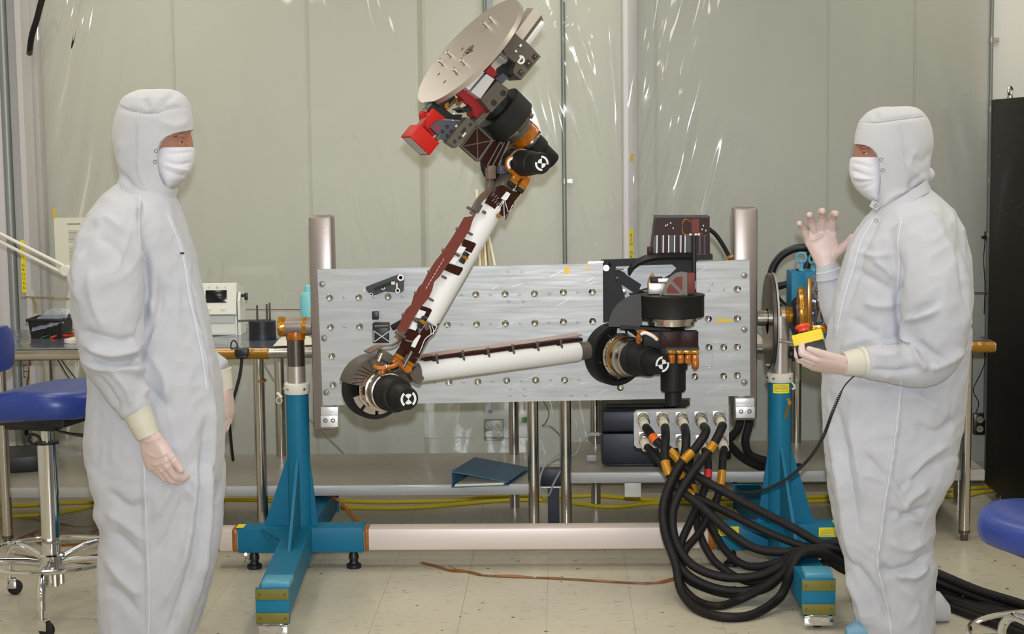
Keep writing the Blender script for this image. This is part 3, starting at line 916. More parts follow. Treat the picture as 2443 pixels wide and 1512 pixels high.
# grey data leads of the box
def wire(name, m_, pts, r, label, cat='cable', n=7):
    b = MB(); b.tube(pts, r, n=n); return tag(b.build(name, m_), label, cat)
wire('data_cable', 'plastic_grey', [P(1434, 1035, 7.1), P(1415, 1036, 7.1), P(1390, 1052, 7.1), P(1370, 1085, 7.1), P(1330, 1085, 7.05), P(1300, 1110, 7.02), P(1287, 1150, 7.0), P(1295, 1182, 7.0), P(1310, 1180, 6.98), P(1320, 1155, 6.96), P(1338, 1122, 6.95)], 0.0042, 'pale grey data cable looping left from the black electronics case')
b = MB(); q = P(1417, 1035, 7.08); b.box(q, (0.05, 0.018, 0.016), bevel=0.002); tag(b.build('cable_plug', 'plastic_grey'), 'grey plug in the side of the black electronics case', 'plug')
b = MB(); q = P(1412, 1088, 7.03); b.box((q.x, 7.1, ZS2 + 0.02), (0.045, 0.03, 0.03), bevel=0.006); tag(b.build('cable_adapter', 'plastic_grey'), 'small grey adapter on the shelf left of the black electronics case', 'adapter')
wire('wall_wire', 'steel_dark', [P(1296, 955, 7.7), P(1310, 985, 7.7), P(1300, 1010, 7.7), P(1293, 1015, 7.7), P(1315, 1018, 7.7), P(1340, 1042, 7.7), P(1356, 1060, 7.7)], 0.0018, 'thin dark wire hanging between the two table legs', 'wire')
# four-socket outlet
Yo = WALL_Y
a = P(1155, 999, Yo); c = P(1203, 1048, Yo)
xo, zo = (a.x + c.x) / 2, (a.z + c.z) / 2
root = thing('wall_outlet', 'grey metal outlet box with four ivory sockets above the binder', 'outlet', (xo, Yo - 0.02, c.z))
b = MB(); b.box((xo, Yo - 0.02, zo), (c.x - a.x, 0.04, a.z - c.z), bevel=0.003); b.build('box', 'conduit_grey', root)
for sx in (-1, 1):
    for sz in (-1, 1):
        q = Vector((xo + sx * 0.0235, Yo - 0.041, zo + 0.002 + sz * 0.021))
        b = MB(); b.lathe(q + Vector((0, 0.004, 0)), -Y3, [(0, 0.0175), (0.006, 0.0175), (0.007, 0.016)], 20); sk = b.build('socket', 'ivory', root)
        b = MB()
        for dx in (-0.006, 0.006): b.box(q + Vector((dx, -0.0032, 0.004)), (0.0022, 0.001, 0.008))
        b.cyl(q + Vector((0, -0.0035, -0.008)), q + Vector((0, -0.0025, -0.008)), 0.003, n=8); b.build('slots', 'ink', sk, smooth=0)
q = Vector((xo - 0.0235, Yo - 0.06, zo - 0.024))
root2 = thing('power_plug', 'ivory plug with a thin flat cord in the four-socket outlet', 'plug', q)
b = MB(); b.box(q, (0.026, 0.034, 0.03), bevel=0.005); b.build('plug', 'ivory', root2)
b = MB(); b.tube([q + Vector((0, -0.01, -0.012)), P(1168, 1060, Yo - .06), P(1155, 1090, Yo - .1), P(1150, 1100, Yo - .14)], 0.003, n=6); b.build('cord', 'ivory', root2)
b = MB(); q = P(1251, 1001, 7.82); b.box(q, (0.026, 0.002, 0.024)); tag(b.build('green_tag', 'green_tape', smooth=0), 'small green sticker on the curtain left of the table leg', 'sticker')
# outlet on the right by the cabinet and the one under the left table
def duplex(px0, py0, px1, py1, Y, label, m_='conduit_grey'):
    a = P(px0, py0, Y); c = P(px1, py1, Y); x = (a.x + c.x) / 2; z = (a.z + c.z) / 2
    r = thing('wall_outlet', label, 'outlet', (x, Y - 0.02, c.z))
    b = MB(); b.box((x, Y - 0.018, z), (c.x - a.x, 0.036, a.z - c.z), bevel=0.003); b.build('box', m_, r)
    for s in (-1, 1):
        q = Vector((x, Y - 0.037, z + s * (a.z - c.z) * 0.22))
        b = MB(); b.lathe(q + Vector((0, 0.003, 0)), -Y3, [(0, 0.016), (0.005, 0.016)], 18); sk = b.build('socket', 'ivory', r)
        b = MB()
        for dx in (-0.005, 0.005): b.box(q + Vector((dx, -0.0025, 0.003)), (0.002, 0.001, 0.008))
        b.build('slots', 'ink', sk, smooth=0)
    return r
duplex(2320, 984, 2347, 1034, WALL_Y, 'dark wall outlet with two ivory sockets beside the black cabinet', 'steel_dark')
duplex(60, 868, 82, 898, WALL_Y, 'small wall outlet under the left table beside the post')
duplex(38, 1045, 62, 1075, WALL_Y, 'lower wall outlet under the left table behind the stool')
wire('orange_cord', 'kapton_ribbon', [P(72, 858, 7.9), P(70, 880, 7.95), P(66, 905, 7.96), P(64, 930, 7.97)], 0.005, 'short orange cord hanging under the left table')
wire('white_cord', 'white_plastic', [P(54, 1062, 7.9), P(50, 1090, 7.75), P(40, 1130, 7.6), P(34, 1160, 7.5)], 0.005, 'white cord running down behind the left stool')
wire('thin_cable', 'steel_dark', [P(138, 858, 7.5), P(160, 895, 7.55), P(185, 925, 7.6), P(200, 950, 7.62)], 0.003, 'thin cable slanting under the left table, left one of a pair')
wire('thin_cable', 'steel_dark', [P(146, 858, 7.5), P(172, 892, 7.55), P(197, 922, 7.6), P(212, 945, 7.62)], 0.003, 'thin cable slanting under the left table, right one of a pair')
wire('thin_cable', 'plastic_grey', [P(620, 850, 7.6), P(660, 915, 7.65), P(720, 980, 7.7), P(790, 1050, 7.72), P(830, 1090, 7.75)], 0.003, 'thin grey cable slanting behind the left blue stand')
# papers and a dark tray on the shelf at far left
b = MB(); q = PZ(70, 1120, ZS + .001)
R = Matrix.Rotation(0.35, 3, 'Z')
b.box((q.x - 0.03, 7.35, ZS + 0.035), (0.2, 0.3, 0.07), R, 0.004); tag(b.build('shelf_tray', 'black_plastic'), 'dark tray on the lower shelf behind the left stool', 'tray')
# the white block under the right shelf
a = P(1490, 1150, 6.95); c = P(1530, 1186, 6.95)
b = MB(); b.box(((a.x + c.x) / 2, 6.98, (a.z + c.z) / 2), (c.x - a.x, 0.05, a.z - c.z), bevel=0.003)
tag(b.build('shelf_block', 'white_plastic'), 'white block hung under the right lower shelf', 'block')
# ================================================================ turnover stand
YP = 6.40                     # front face of the mounting panel
YC = 6.49                     # axis of the posts and trunnions
def stand(cx_px, left, label):
    s = 1 if left else -1
    q = P(cx_px, 1100, YC)
    X = q.x
    root = thing('support_stand', label, 'stand', (X, YC, 0))
    zb0, zb1 = 0.068, 0.170                     # base tubes
    zc = P(cx_px, 925, YC).z
    zc0 = P(cx_px, 938, YC).z; zc1 = P(cx_px, 912, YC).z
    if not left:
        zc0 = P(cx_px, 910, YC).z; zc1 = P(cx_px, 888, YC).z
    ztr = P(cx_px, 778 if left else 752, YC).z
    b = MB(); b.cyl((X, YC, zb1 - 0.002), (X, YC, zc0), 0.0445, n=32); b.build('blue_post', 'blue_paint', root)
    b = MB(); b.lathe((X, YC, zc0), Z3, [(0, 0.0485), (0.003, 0.0505), (zc1 - zc0 - 0.004, 0.0505), (zc1 - zc0, 0.046)], 32); col_ = b.build('collar', 'white_plastic', root)
    for a in (-1.9, -0.6, 0.7, -1.2):
        d = Vector((math.sin(a), -math.cos(a), 0)); p = Vector((X, YC, (zc0 + zc1) / 2)) + d * 0.05
        b = MB(); b.cyl(p, p + d * 0.006, 0.005, n=8); b.build('set_screw', 'steel', col_)
    b = MB(); b.cyl((X, YC, zc1), (X, YC, ztr - (0.02 if left else 0.0)), 0.0345, n=28); b.build('inner_post', 'steel_brushed' if not left else 'steel_dark', root)
    if left:
        b = MB(); b.cyl((X, YC, zc1), (X, YC, P(cx_px, 872, YC).z), 0.0352, n=28); b.build('lower_sleeve', 'steel_brushed', root)
    # base cross
    hw = 0.053
    xl = P(566 if left else 1710, 1300, YC - hw).x; xr = P(868 if left else 2002, 1300, YC - hw).x
    b = MB(); b.box(((xl + xr) / 2, YC, (zb0 + zb1) / 2), (xr - xl, 2 * hw, zb1 - zb0), bevel=0.008); b.build('cross_tube', 'blue_paint', root)
    yf, yb = (5.53 if left else 5.61), 7.20
    fx0 = P(612 if left else 1910, 1430, yf).x; fx1 = P(690 if left else 1994, 1430, yf).x
    fx = (fx0 + fx1) / 2; fw = 0.052
    bx = P(775 if left else 1782, 1190, yb).x
    # front and rear legs run straight in depth
    b = MB(); b.prism([Vector((X - fw, YC - hw, zb0)), Vector((X + fw, YC - hw, zb0)), Vector((X + fw, YC - hw, zb1)), Vector((X - fw, YC - hw, zb1))], Vector((fx - X, yf - YC + hw, 0))); b.build('front_leg', 'blue_paint', root, smooth=0)
    b = MB(); b.prism([Vector((X - fw, YC + hw, zb0)), Vector((X + fw, YC + hw, zb0)), Vector((X + fw, YC + hw, zb1)), Vector((X - fw, YC + hw, zb1))], Vector((bx - X, yb - YC - hw, 0))); b.build('rear_leg', 'blue_paint', root, smooth=0)
    # end plate with olive pads
    zt_ = zb1 + 0.008
    b = MB(); b.box((fx, yf - 0.005, (zb0 - 0.015 + zt_) / 2), (0.114, 0.012, zt_ - zb0 + 0.015), bevel=0.001); pl = b.build('end_plate', 'blue_paint', root)
    for z in (zt_ - 0.022, zb0 + 0.006):
        b = MB(); b.box((fx, yf - 0.0135, z), (0.113, 0.006, 0.036), bevel=0.001); pad = b.build('pad', 'olive_pad', pl, label='olive rubber pad')
        for sx in (-1, 1):
            b = MB(); b.cyl((fx + sx * 0.043, yf - 0.0160, z), (fx + sx * 0.043, yf - 0.018, z), 0.004, n=8); b.build('screw', 'steel_dark', pl)
    b = MB(); b.box((fx + 0.006, yf + 0.07, zb1 + 0.01), (0.095, 0.1, 0.02), bevel=0.002); b.build('top_block', 'blue_paint_light', root)
    b = MB(); b.box((bx, yb + 0.004, (zb0 + zb1) / 2 + 0.01), (0.12, 0.012, zb1 - zb0 + 0.03), bevel=0.001); b.build('end_plate', 'blue_paint', root)
    if left:
        b = MB(); b.box((fx - 0.03, yf + 0.02, zb1 + 0.0005), (0.022, 0.022, 0.001)); b.build('sticker', 'yellow_label', root, smooth=0)
    # gussets
    th = 0.011
    zg = P(cx_px, 1085 if left else 1062, YC).z
    tx = 0.0
    b = MB()
    gx = P(632 if left else 1806, 1277, YC).x
    xs = -1
    b.prism([Vector((X - 0.042, YC - th / 2, zb1)), Vector((X - 0.042, YC - th / 2, zg)), Vector((gx, YC - th / 2, zb1))], (0, th, 0)); b.build('gusset', 'blue_paint', root, smooth=0)
    gx = P(760 if left else 1942, 1277, YC).x
    b = MB(); b.prism([Vector((X + 0.042, YC - th / 2, zb1)), Vector((X + 0.042, YC - th / 2, zg)), Vector((gx, YC - th / 2, zb1))], (0, th, 0)); b.build('gusset', 'blue_paint', root, smooth=0)
    dirf = Vector((fx - X, yf - YC, 0)).normalized()
    dirb = Vector((bx - X, yb - YC, 0)).normalized()
    for d, L in ((dirf, 0.44), (dirb, 0.36)):
        sd = Vector((-d.y, d.x, 0)) * th
        o = Vector((X, YC, 0)) - sd / 2
        b = MB(); b.prism([o + d * 0.042 + Z3 * zb1, o + d * 0.042 + Z3 * zg, o + d * L + Z3 * zb1], sd); b.build('gusset', 'blue_paint', root, smooth=0)
    # triangular floor brace in the corner
    b = MB(); b.prism([Vector((X - 0.05, YC - hw, zb1 - 0.001)), Vector((X - 0.15, YC - hw, zb1 - 0.001)), Vector((X - 0.05 + (fx - X) * .25, YC - hw - 0.16, zb1 - 0.001))], (0, 0, -0.012)); b.build('corner_web', 'blue_paint', root, smooth=0)
    # levelling feet
    for xx, yy in ((xl + 0.06, YC - 0.02), (xr - 0.045, YC - 0.02), (bx, yb - 0.08)):
        b = MB(); b.lathe((xx, yy, 0), Z3, [(0, 0.026), (0.003, 0.029), (0.016, 0.029), (0.02, 0.02), (0.034, 0.014), (0.036, 0.02), (0.05, 0.02), (zb0 + 0.001, 0.012)], 18); b.build('levelling_foot', 'black_plastic', root)
    # chrome caster under the front end
    b = MB()
    b.box((fx, yf + 0.03, zb0 - 0.012), (0.075, 0.07, 0.018), bevel=0.002)
    b.box((fx, yf + 0.0, zb0 - 0.036), (0.1, 0.024, 0.034), bevel=0.003)
    for sx in (-1, 1): b.cyl((fx + sx * 0.026, yf - 0.02, zb0 - 0.032), (fx + sx * 0.026, yf - 0.0, zb0 - 0.032), 0.01, n=10)
    cs = b.build('caster_bracket', 'chrome', root)
    b = MB(); b.lathe((fx - 0.016, yf + 0.03, 0.024), X3, [(0, 0.018), (0.004, 0.024), (0.028, 0.024), (0.032, 0.018)], 20); b.build('caster_wheel', 'black_rubber', cs)
    return root, X, ztr, xl, xr, zb0, zb1
stL, XL, ZTRL, LXL, LXR, ZB0, ZB1 = stand(713, True, 'blue support stand holding the left side of the panel')
stR, XR, ZTRR, RXL, RXR, _, _ = stand(1860, False, 'blue support stand holding the right side of the panel')
def sticker(root, c, w, h, d, lines, m_='yellow_label'):
    b = MB(); b.box(c, (w, d, h)); s = b.build('warning_sticker', m_, root, smooth=0)
    b = MB()
    for i in range(lines):
        ww = w * (0.84 if i else 0.4)
        b.box((c[0], c[1] - d / 2 - 0.0003, c[2] + h * (0.36 - 0.72 * i / max(1, lines - 1))), (ww, 0.0004, h * 0.035))
    b.build('print', 'ink_grey', s, smooth=0)
def curved_sticker(root, X, Yc, z0, z1, r, a0, a1):
    b = MB(); n = 10; vs = []; fs = []
    for i in range(n + 1):
        a = a0 + (a1 - a0) * i / n
        for z in (z0, z1): vs.append((X + r * math.sin(a), Yc - r * math.cos(a), z))
    for i in range(n): fs.append((2 * i, 2 * i + 2, 2 * i + 3, 2 * i + 1))
    b.add(vs, fs); s = b.build('warning_sticker', 'yellow_label', root)
    b = MB()
    for k in range(5):
        z = z1 - (z1 - z0) * (0.15 + 0.16 * k); vs = []; fs = []
        lo, hi = (0.3, 0.7) if k == 0 else (0.08, 0.92)
        for i in range(n + 1):
            a = a0 + (a1 - a0) * (lo + (hi - lo) * i / n)
            for dz in (-0.0008, 0.0008): vs.append((X + (r + 0.0004) * math.sin(a), Yc - (r + 0.0004) * math.cos(a), z + dz))
        for i in range(n): fs.append((2 * i, 2 * i + 2, 2 * i + 3, 2 * i + 1))
        b.add(vs, fs)
    b.build('print', 'ink_grey', s)
curved_sticker(stR, XR, YC, P(1860, 934, YC).z, P(1860, 912, YC).z, 0.0455, -0.75, 0.75)
q = P(1738, 1281, YC - 0.054); sticker(stR, (q.x, YC - 0.054, (ZB0 + ZB1) / 2 + 0.028), 0.08, 0.036, 0.0012, 5)
q = P(1978, 1275, YC - 0.054); sticker(stR, (q.x, YC - 0.054, (ZB0 + ZB1) / 2 + 0.022), 0.08, 0.036, 0.0012, 5)
b = MB(); b.box((P(1995, 1250, YC).x, YC - 0.01, ZB1 + 0.0008), (0.03, 0.05, 0.001)); b.build('sticker', 'yellow_label', stR, smooth=0)
b = MB(); b.box((P(578, 1280, YC).x, YC - 0.02, ZB1 + 0.0008), (0.03, 0.06, 0.001)); b.build('sticker', 'yellow_label', stL, smooth=0)
b = MB(); q = P(1785, 1172, 7.19); b.box((q.x, 7.17, ZB1 + 0.02), (0.1, 0.03, 0.004)); b.build('sticker', 'yellow_label', stR, smooth=0)
b = MB(); b.strip([P(1879, 950, YC - .048), P(1884, 962, YC - .06), P(1878, 978, YC - .055), P(1873, 998, YC - .05)], (0.012, 0, 0.003), 0.001); b.build('tape_flag', 'amber_film', stR)
# pin on a wire hanging at the left stand
b = MB(); yy = YC - 0.06
b.tube([P(588, 1318, yy), P(582, 1350, yy), P(583, 1400, yy - .02), P(587, 1424, yy - .03), P(592, 1410, yy - .03), P(594, 1360, yy)], 0.0009, n=5); b.build('lanyard', 'wire_green', stL)
b = MB(); b.cyl(P(586, 1322, yy + .01), P(586, 1322, yy - .02), 0.006, n=10); b.torus(P(589, 1336, yy - .012), Y3, 0.008, 0.0018, 16, 6); b.build('pull_pin', 'steel', stL)
b = MB(); yy = YC - 0.02
q = P(661, 936, yy); b.cyl(q, P(672, 948, yy), 0.006, n=10); b.torus(P(666, 955, yy), Y3, 0.012, 0.0016, 18, 6); b.build('lock_pin', 'white_plastic', stL)
b = MB(); b.tube([P(668, 962, yy), P(674, 985, yy), P(678, 1010, yy)], 0.001, n=5); b.build('pin_wire', 'wire_green', stL)
b = MB(); yy = YC - 0.01
b.tube([P(1884, 912, yy), P(1892, 915, yy), P(1896, 925, yy), P(1889, 928, yy)], 0.004, n=8); b.build('hook', 'white_plastic', stR)
b = MB(); b.tube([P(1882, 870, yy), P(1890, 895, yy), P(1900, 914, yy), P(1908, 905, yy), P(1908, 870, yy)], 0.0012, n=5); b.build('lanyard', 'wire_green', stR)
b = MB(); q = P(1889, 844, yy); b.sphere(q, 0.02, (1, 0.8, 1), n=10, m=6); b.cyl(P(1874, 842, yy), P(1886, 844, yy), 0.008, n=10)
for a in (0.3, 1.9, 3.4, 5.0): b.cyl(q, q + Vector((math.cos(a) * 0.03, 0, math.sin(a) * 0.03)), 0.008, 0.006, n=8)
b.build('clamp_knob', 'black_plastic', stR)
b = MB(); b.cyl(P(1862, 813, YC - .045), P(1904, 819, YC - .045), 0.006, n=10); b.sphere(P(1862, 813, YC - .045), 0.009, n=10, m=6); b.build('lock_lever', 'steel_brushed', stR)

# connecting beam
bz0, bz1 = ZB0 + 0.006, ZB1 - 0.008
xb0 = P(508, 1320, YC - .05).x
b = MB(); b.box(((xb0 + RXL + 0.03) / 2, YC, (bz0 + bz1) / 2), (RXL + 0.03 - xb0, 0.092, bz1 - bz0), bevel=0.01)
beam = thing('connecting_beam', 'long brushed steel beam joining the two blue stands near the floor', 'beam', ((xb0 + RXL) / 2, YC, bz0))
b.build('tube', 'beam_steel', beam)
def band(root, xa, xb, m_, grow=0.0015):
    b = MB(); b.box(((xa + xb) / 2, YC, (bz0 + bz1) / 2), (xb - xa, 0.092 + 2 * grow, bz1 - bz0 + 2 * grow), bevel=0.01); b.build('tape_band', m_, root)
band(beam, LXR - 0.002, LXR + 0.022, 'kapton_ribbon', 0.003)
band(beam, LXL - 0.024, LXL + 0.002, 'kapton_ribbon', 0.003)
band(beam, xb0, xb0 + 0.03, 'kapton_ribbon')
band(beam, RXL - 0.035, RXL + 0.001, 'kapton', 0.004)

# ---------------------------------------------------------------- trunnions and drive
def sil(px, py, Y=YC): return P(px, py, Y)
# left trunnion on the left stand
zt = ZTRL
b = MB(); xa = sil(667, 778).x; xb = sil(745, 778).x
b.lathe((xa, YC, zt), X3, [(0, 0.030), (0.004, 0.036), (xb - xa, 0.036)], 30); b.build('trunnion', 'rail_steel', stL)
b = MB(); b.lathe((xa - 0.004, YC, zt), X3, [(0, 0.02), (0.0, 0.034), (0.006, 0.0405), (0.026, 0.038), (0.03, 0.037)], 26); b.build('tape_collar', 'kapton_gold', stL)
b = MB(); b.ring((sil(722, 778).x, YC, zt), X3, 0.0362, 0.0375, 0.016, 26); b.build('tape_collar', 'kapton_gold', stL)
b = MB(); n = 26; rings = []
for k, (h, r) in enumerate([(-0.012, 0.0365), (0.004, 0.0385), (0.02, 0.037)]):
    rings.append([Vector((XL + r * math.cos(t), YC + r * math.sin(t), zt - 0.032 - h - 0.006 * mnoise.noise(Vector((math.cos(t) * 3, math.sin(t) * 3, k))))) for t in [2 * math.pi * q / n for q in range(n)]])
b.loft(rings); b.build('tape_skirt', 'kapton', stL)
# right hub, big disc
zt = ZTRR
xd = sil(1836, 765).x
zd = sil(1832, 766).z
root = thing('index_disc', 'large round steel index disc between panel and right stand', 'disc', (xd, YC, zd - 0.187))
b = MB(); b.lathe((xd - 0.009, YC, zd), X3, [(0, 0.05), (0, 0.183), (0.003, 0.187), (0.015, 0.187), (0.018, 0.183), (0.018, 0.05)], 64, close=False); b.build('disc', 'steel_dark', root)
b = MB(); b.ring((xd + 0.0095, YC, zd), X3, 0.17, 0.1885, 0.007, 64); b.build('bright_rim', 'aluminium', root)
b = MB(); xa = sil(1806, 740).x; b.lathe((xa, YC, zd + 0.012), X3, [(0, 0.03), (xd - xa, 0.03), (xd - xa, 0.055), (xd - xa + 0.004, 0.055)], 26); b.build('hub', 'steel', root)
b = MB(); q = Vector((xd - 0.02, YC - 0.05, zd - 0.165)); b.cyl(q, q + Vector((0.03, 0, 0)), 0.007, n=10); b.build('stop_pin', 'steel', root)
# worm drive gearbox
xa = sil(1848, 752).x; xf = sil(1893, 752).x
zg = sil(1870, 752).z
gear = thing('gear_drive', 'blue gearbox with amber wrapping and eye bolts at the right stand', 'gearbox', (sil(1940, 800).x, YC + 0.06, sil(1940, 800).z))
b = MB(); b.lathe((xa, YC, zg), X3, [(0, 0.034), (xf - xa, 0.034)], 28); b.build('shaft_wrap', 'kapton_gold', gear)
b = MB(); b.ring((sil(1862, 752).x, YC, zg), X3, 0.0342, 0.0352, 0.014, 26); b.build('shaft_ring', 'steel_brushed', gear)
b = MB(); b.lathe((xf - 0.012, YC, zg), X3, [(0, 0.03), (0.002, 0.062), (0.014, 0.075), (0.03, 0.074), (0.034, 0.04)], 22); b.build('flange', 'steel_dark', gear)
b = MB(); rings = []
for h, r in ((0.02, 0.06), (0.026, 0.082), (0.04, 0.086), (0.055, 0.07)):
    rings.append([Vector((xf - 0.012 + h, YC + (r + 0.006 * mnoise.noise(Vector((math.cos(t) * 4, math.sin(t) * 4, h * 40)))) * math.cos(t), zg + 0.012 + (r * 1.25 + 0.008 * mnoise.noise(Vector((math.sin(t) * 4, math.cos(t) * 4, h * 30)))) * math.sin(t))) for t in [2 * math.pi * i / 26 for i in range(26)]])
b.loft(rings); b.build('foil_wrap', 'kapton_gold', gear)
gx0 = sil(1889, 700, YC + .06).x; gx1 = sil(2010, 700, YC + .06).x
gzt = sil(1910, 648, YC).z; gzb = sil(1910, 822, YC).z
b = MB(); b.box(((gx0 + 0.016 + gx1) / 2, YC + 0.08, (gzt + gzb) / 2), (gx1 - gx0 - 0.016, 0.16, gzt - gzb), bevel=0.004); b.build('housing', 'blue_paint', gear)
b = MB(); b.box((gx0 + 0.012, YC + 0.05, (gzt + gzb) / 2 + 0.03), (0.05, 0.14, gzt - gzb - 0.06), bevel=0.003); b.build('end_block', 'blue_paint', gear)
b = MB(); xk = sil(1934, 700, YC - .01).x; b.box((xk, YC - 0.004, (gzt + gzb) / 2 - 0.01), (0.026, 0.012, gzt - gzb - 0.03), bevel=0.003); b.build('amber_strip', 'amber_film', gear)
# crumpled foil bag
n = 16; vs = []; fs = []
fx0, fx1 = sil(1938, 700, YC - .02).x, sil(2004, 700, YC - .02).x
fz0, fz1 = sil(1960, 775, YC - .02).z, sil(1960, 655, YC - .02).z
for j in range(n + 1):
    for i in range(n + 1):
        u, v = i / n, j / n
        e = 0.018 * math.sin(math.pi * u) * math.sin(math.pi * v) + 0.012 * mnoise.noise(Vector((u * 5, v * 6, 2.2))) + 0.006 * mnoise.noise(Vector((u * 12, v * 13, 5)))
        vs.append((fx0 + (fx1 - fx0) * u, YC - 0.008 - max(0, e + 0.006), fz0 + (fz1 - fz0) * v))
for j in range(n):
    for i in range(n):
        q = j * (n + 1) + i; fs.append((q, q + 1, q + n + 2, q + n + 1))
mat('foil_bright', (150, 160, 185), 0.1, 0.95)
b = MB(); b.add(vs, fs); b.build('foil_cover', 'foil_bright', gear, smooth=25)
b = MB(); q = sil(1965, 785, YC - .012); b.box((sil(1970, 785, YC - .012).x, YC - 0.006, q.z), (0.10, 0.01, 0.034), bevel=0.002); b.build('gold_band', 'kapton_gold', gear)
for px, py in ((1912, 615), (1942, 618)):
    q = P(px, py, YC + .03)
    b = MB(); b.torus(q, Vector((0.35, 1, 0)), 0.019, 0.0048, 26, 8); b.lathe((q.x, q.y, gzt - 0.002), Z3, [(0, 0.011), (0.012, 0.011), (0.013, 0.006), (q.z - gzt - 0.016, 0.006), (q.z - gzt - 0.014, 0.011), (q.z - gzt - 0.006, 0.009)], 12); b.build('eye_bolt', 'blue_paint_light', gear)
# handwheel behind the gearbox
qc = P(1916, 668, YC + .2); Rw = (P(1916 + 78, 668, YC + .2).x - qc.x)
wheel = thing('handwheel', 'black spoked handwheel behind the blue gearbox', 'handwheel', qc - Vector((0, 0, Rw)))
ax = Vector((-0.28, -1, 0.0))
b = MB(); b.torus(qc, ax, Rw, 0.016, 48, 12); b.build('rim', 'black_plastic', wheel)
b = MB(); b.lathe(qc + ax.normalized() * 0.02, -ax, [(0, 0.02), (0.002, 0.032), (0.05, 0.032)], 22); b.cyl(qc - ax.normalized() * 0.02, (qc.x + 0.02, YC + 0.15, qc.z), 0.014, n=12); b.build('hub', 'black_plastic', wheel)
a_, u_, v_ = frame(ax)
for a in (2.35, 4.45, 0.26):
    d = u_ * math.cos(a) + v_ * math.sin(a)
    b = MB(); b.cyl(qc + d * 0.02, qc + d * (Rw - 0.004), 0.013, 0.016, n=10); b.build('spoke', 'black_plastic', wheel)

# ---------------------------------------------------------------- panel with its rails
def pp(px, py, dy=0.0): return P(px, py, YP + dy)
base = pp(1280, 960)
panel = thing('mounting_panel', 'wide brushed aluminium mounting panel with rows of inserts', 'panel', (base.x, YP, base.z))
outline = [(757, 643), (1438, 629), (1439, 770), (1662, 766), (1661, 624), (1788, 620), (1790, 944), (1738, 945), (1739, 1062), (1734, 1067),
           (1520, 1069), (1513, 1062), (1512, 986), (1519, 980), (1636, 976), (1646, 969), (1647, 949), (1500, 953), (770, 967)]
b = MB(); b.prism([pp(x, y) for x, y in outline], (0, 0.028, 0)); b.build('plate', 'aluminium', panel, smooth=0)
for px0, px1, pt, pb_, nm in ((735, 791, 515, 1027, 'side_rail'), (1750, 1808, 495, 1004, 'side_rail')):
    ya = YP + 0.0285
    xa = P(px0, pt, ya).x; xb = P(px1, pt, ya).x
    zt = P(px0, pt, ya).z; zb_ = P(px0, pb_, ya).z
    w_ = xb - xa
    b = MB(); b.box(((xa + xb) / 2, ya + 0.05, (zt + zb_) / 2), (w_, 0.1, zt - zb_), bevel=0.012); b.build(nm, 'rail_steel', panel)
# clamp blocks under the rails
for (x0_, y0_, x1_, y1_) in ((765, 971, 807, 1018), (1755, 950, 1800, 996)):
    a = pp(x0_, y0_); c = pp(x1_, y1_); zm_ = a.z + (c.z - a.z) * 0.42
    b = MB(); b.box(((a.x + c.x) / 2, YP + 0.03, (a.z + zm_) / 2), (c.x - a.x, 0.05, a.z - zm_ - 0.002), bevel=0.001); b.build('clamp_block', 'aluminium_bright', panel)
    b = MB(); b.box(((a.x + c.x) / 2, YP + 0.022, (zm_ + c.z) / 2), (c.x - a.x, 0.06, zm_ - c.z), bevel=0.001); cb = b.build('clamp_block', 'aluminium_bright', panel)
    for k in (0.28, 0.72):
        q = Vector((a.x + (c.x - a.x) * k, YP - 0.009, (zm_ + c.z) / 2 + 0.004))
        b = MB(); b.lathe(q + Vector((0, 0.002, 0)), -Y3, [(0, 0.0085), (0.003, 0.0085), (0.003, 0.005), (0.0, 0.004)], 14); b.build('bolt', 'steel_dark', cb)
# threaded inserts, sharing three meshes
def insert_mesh(kind):
    b = MB()
    if kind == 'insert':      # domed bright insert
        b.lathe((0, 0.0, 0), -Y3, [(-0.004, 0.0135), (0.0036, 0.0135), (0.0042, 0.0125), (0.0032, 0.0105), (0.0022, 0.0085), (0.0013, 0.006), (0.0008, 0.0035), (0.0006, 0.0)], 24, close=False)
        return b, 'insert_metal'
    if kind == 'small_insert':
        b.lathe((0, 0, 0), -Y3, [(-0.004, 0.0056), (0.0006, 0.0056), (0.0008, 0.0046), (-0.002, 0.004), (-0.003, 0.0)], 12, close=False)
        return b, 'steel_dark'
    b.lathe((0, 0, 0), -Y3, [(-0.004, 0.0125), (0.0006, 0.0125), (0.0006, 0.0105), (-0.002, 0.010), (-0.002, 0.0085), (0.003, 0.0082), (0.0035, 0.0045), (-0.001, 0.004), (-0.001, 0.0)], 20, close=False)
    return b, 'steel_dark'
def spread(kind, pts):
    b, m_ = insert_mesh(kind)
    src = b.build(kind, m_, None, smooth=40)
    off = src.location.copy(); src.data.transform(Matrix.Translation(off)); 
    for k, (x, y) in enumerate(pts):
        q = pp(x, y)
        if k == 0:
            src.parent = panel; src.location = q - root_loc(panel)
        else:
            place(src, q, panel)
spread('insert', [(787, 710), (856, 709), (926, 708), (1135, 702), (1205, 701), (1275, 700), (1344, 697), (1413, 696), (789, 780), (858, 779), (1067, 774), (1137, 773),
    (1206, 772), (1276, 770), (1344, 767), (1414, 766), (792, 849), (795, 918), (1071, 911), (1140, 910), (1209, 907), (1278, 906), (1347, 906),
    (1690, 760), (1759, 759), (1759, 689), (1691, 828), (1726, 828), (1759, 827), (1658, 898), (1726, 897), (1759, 895), (1480, 924)])
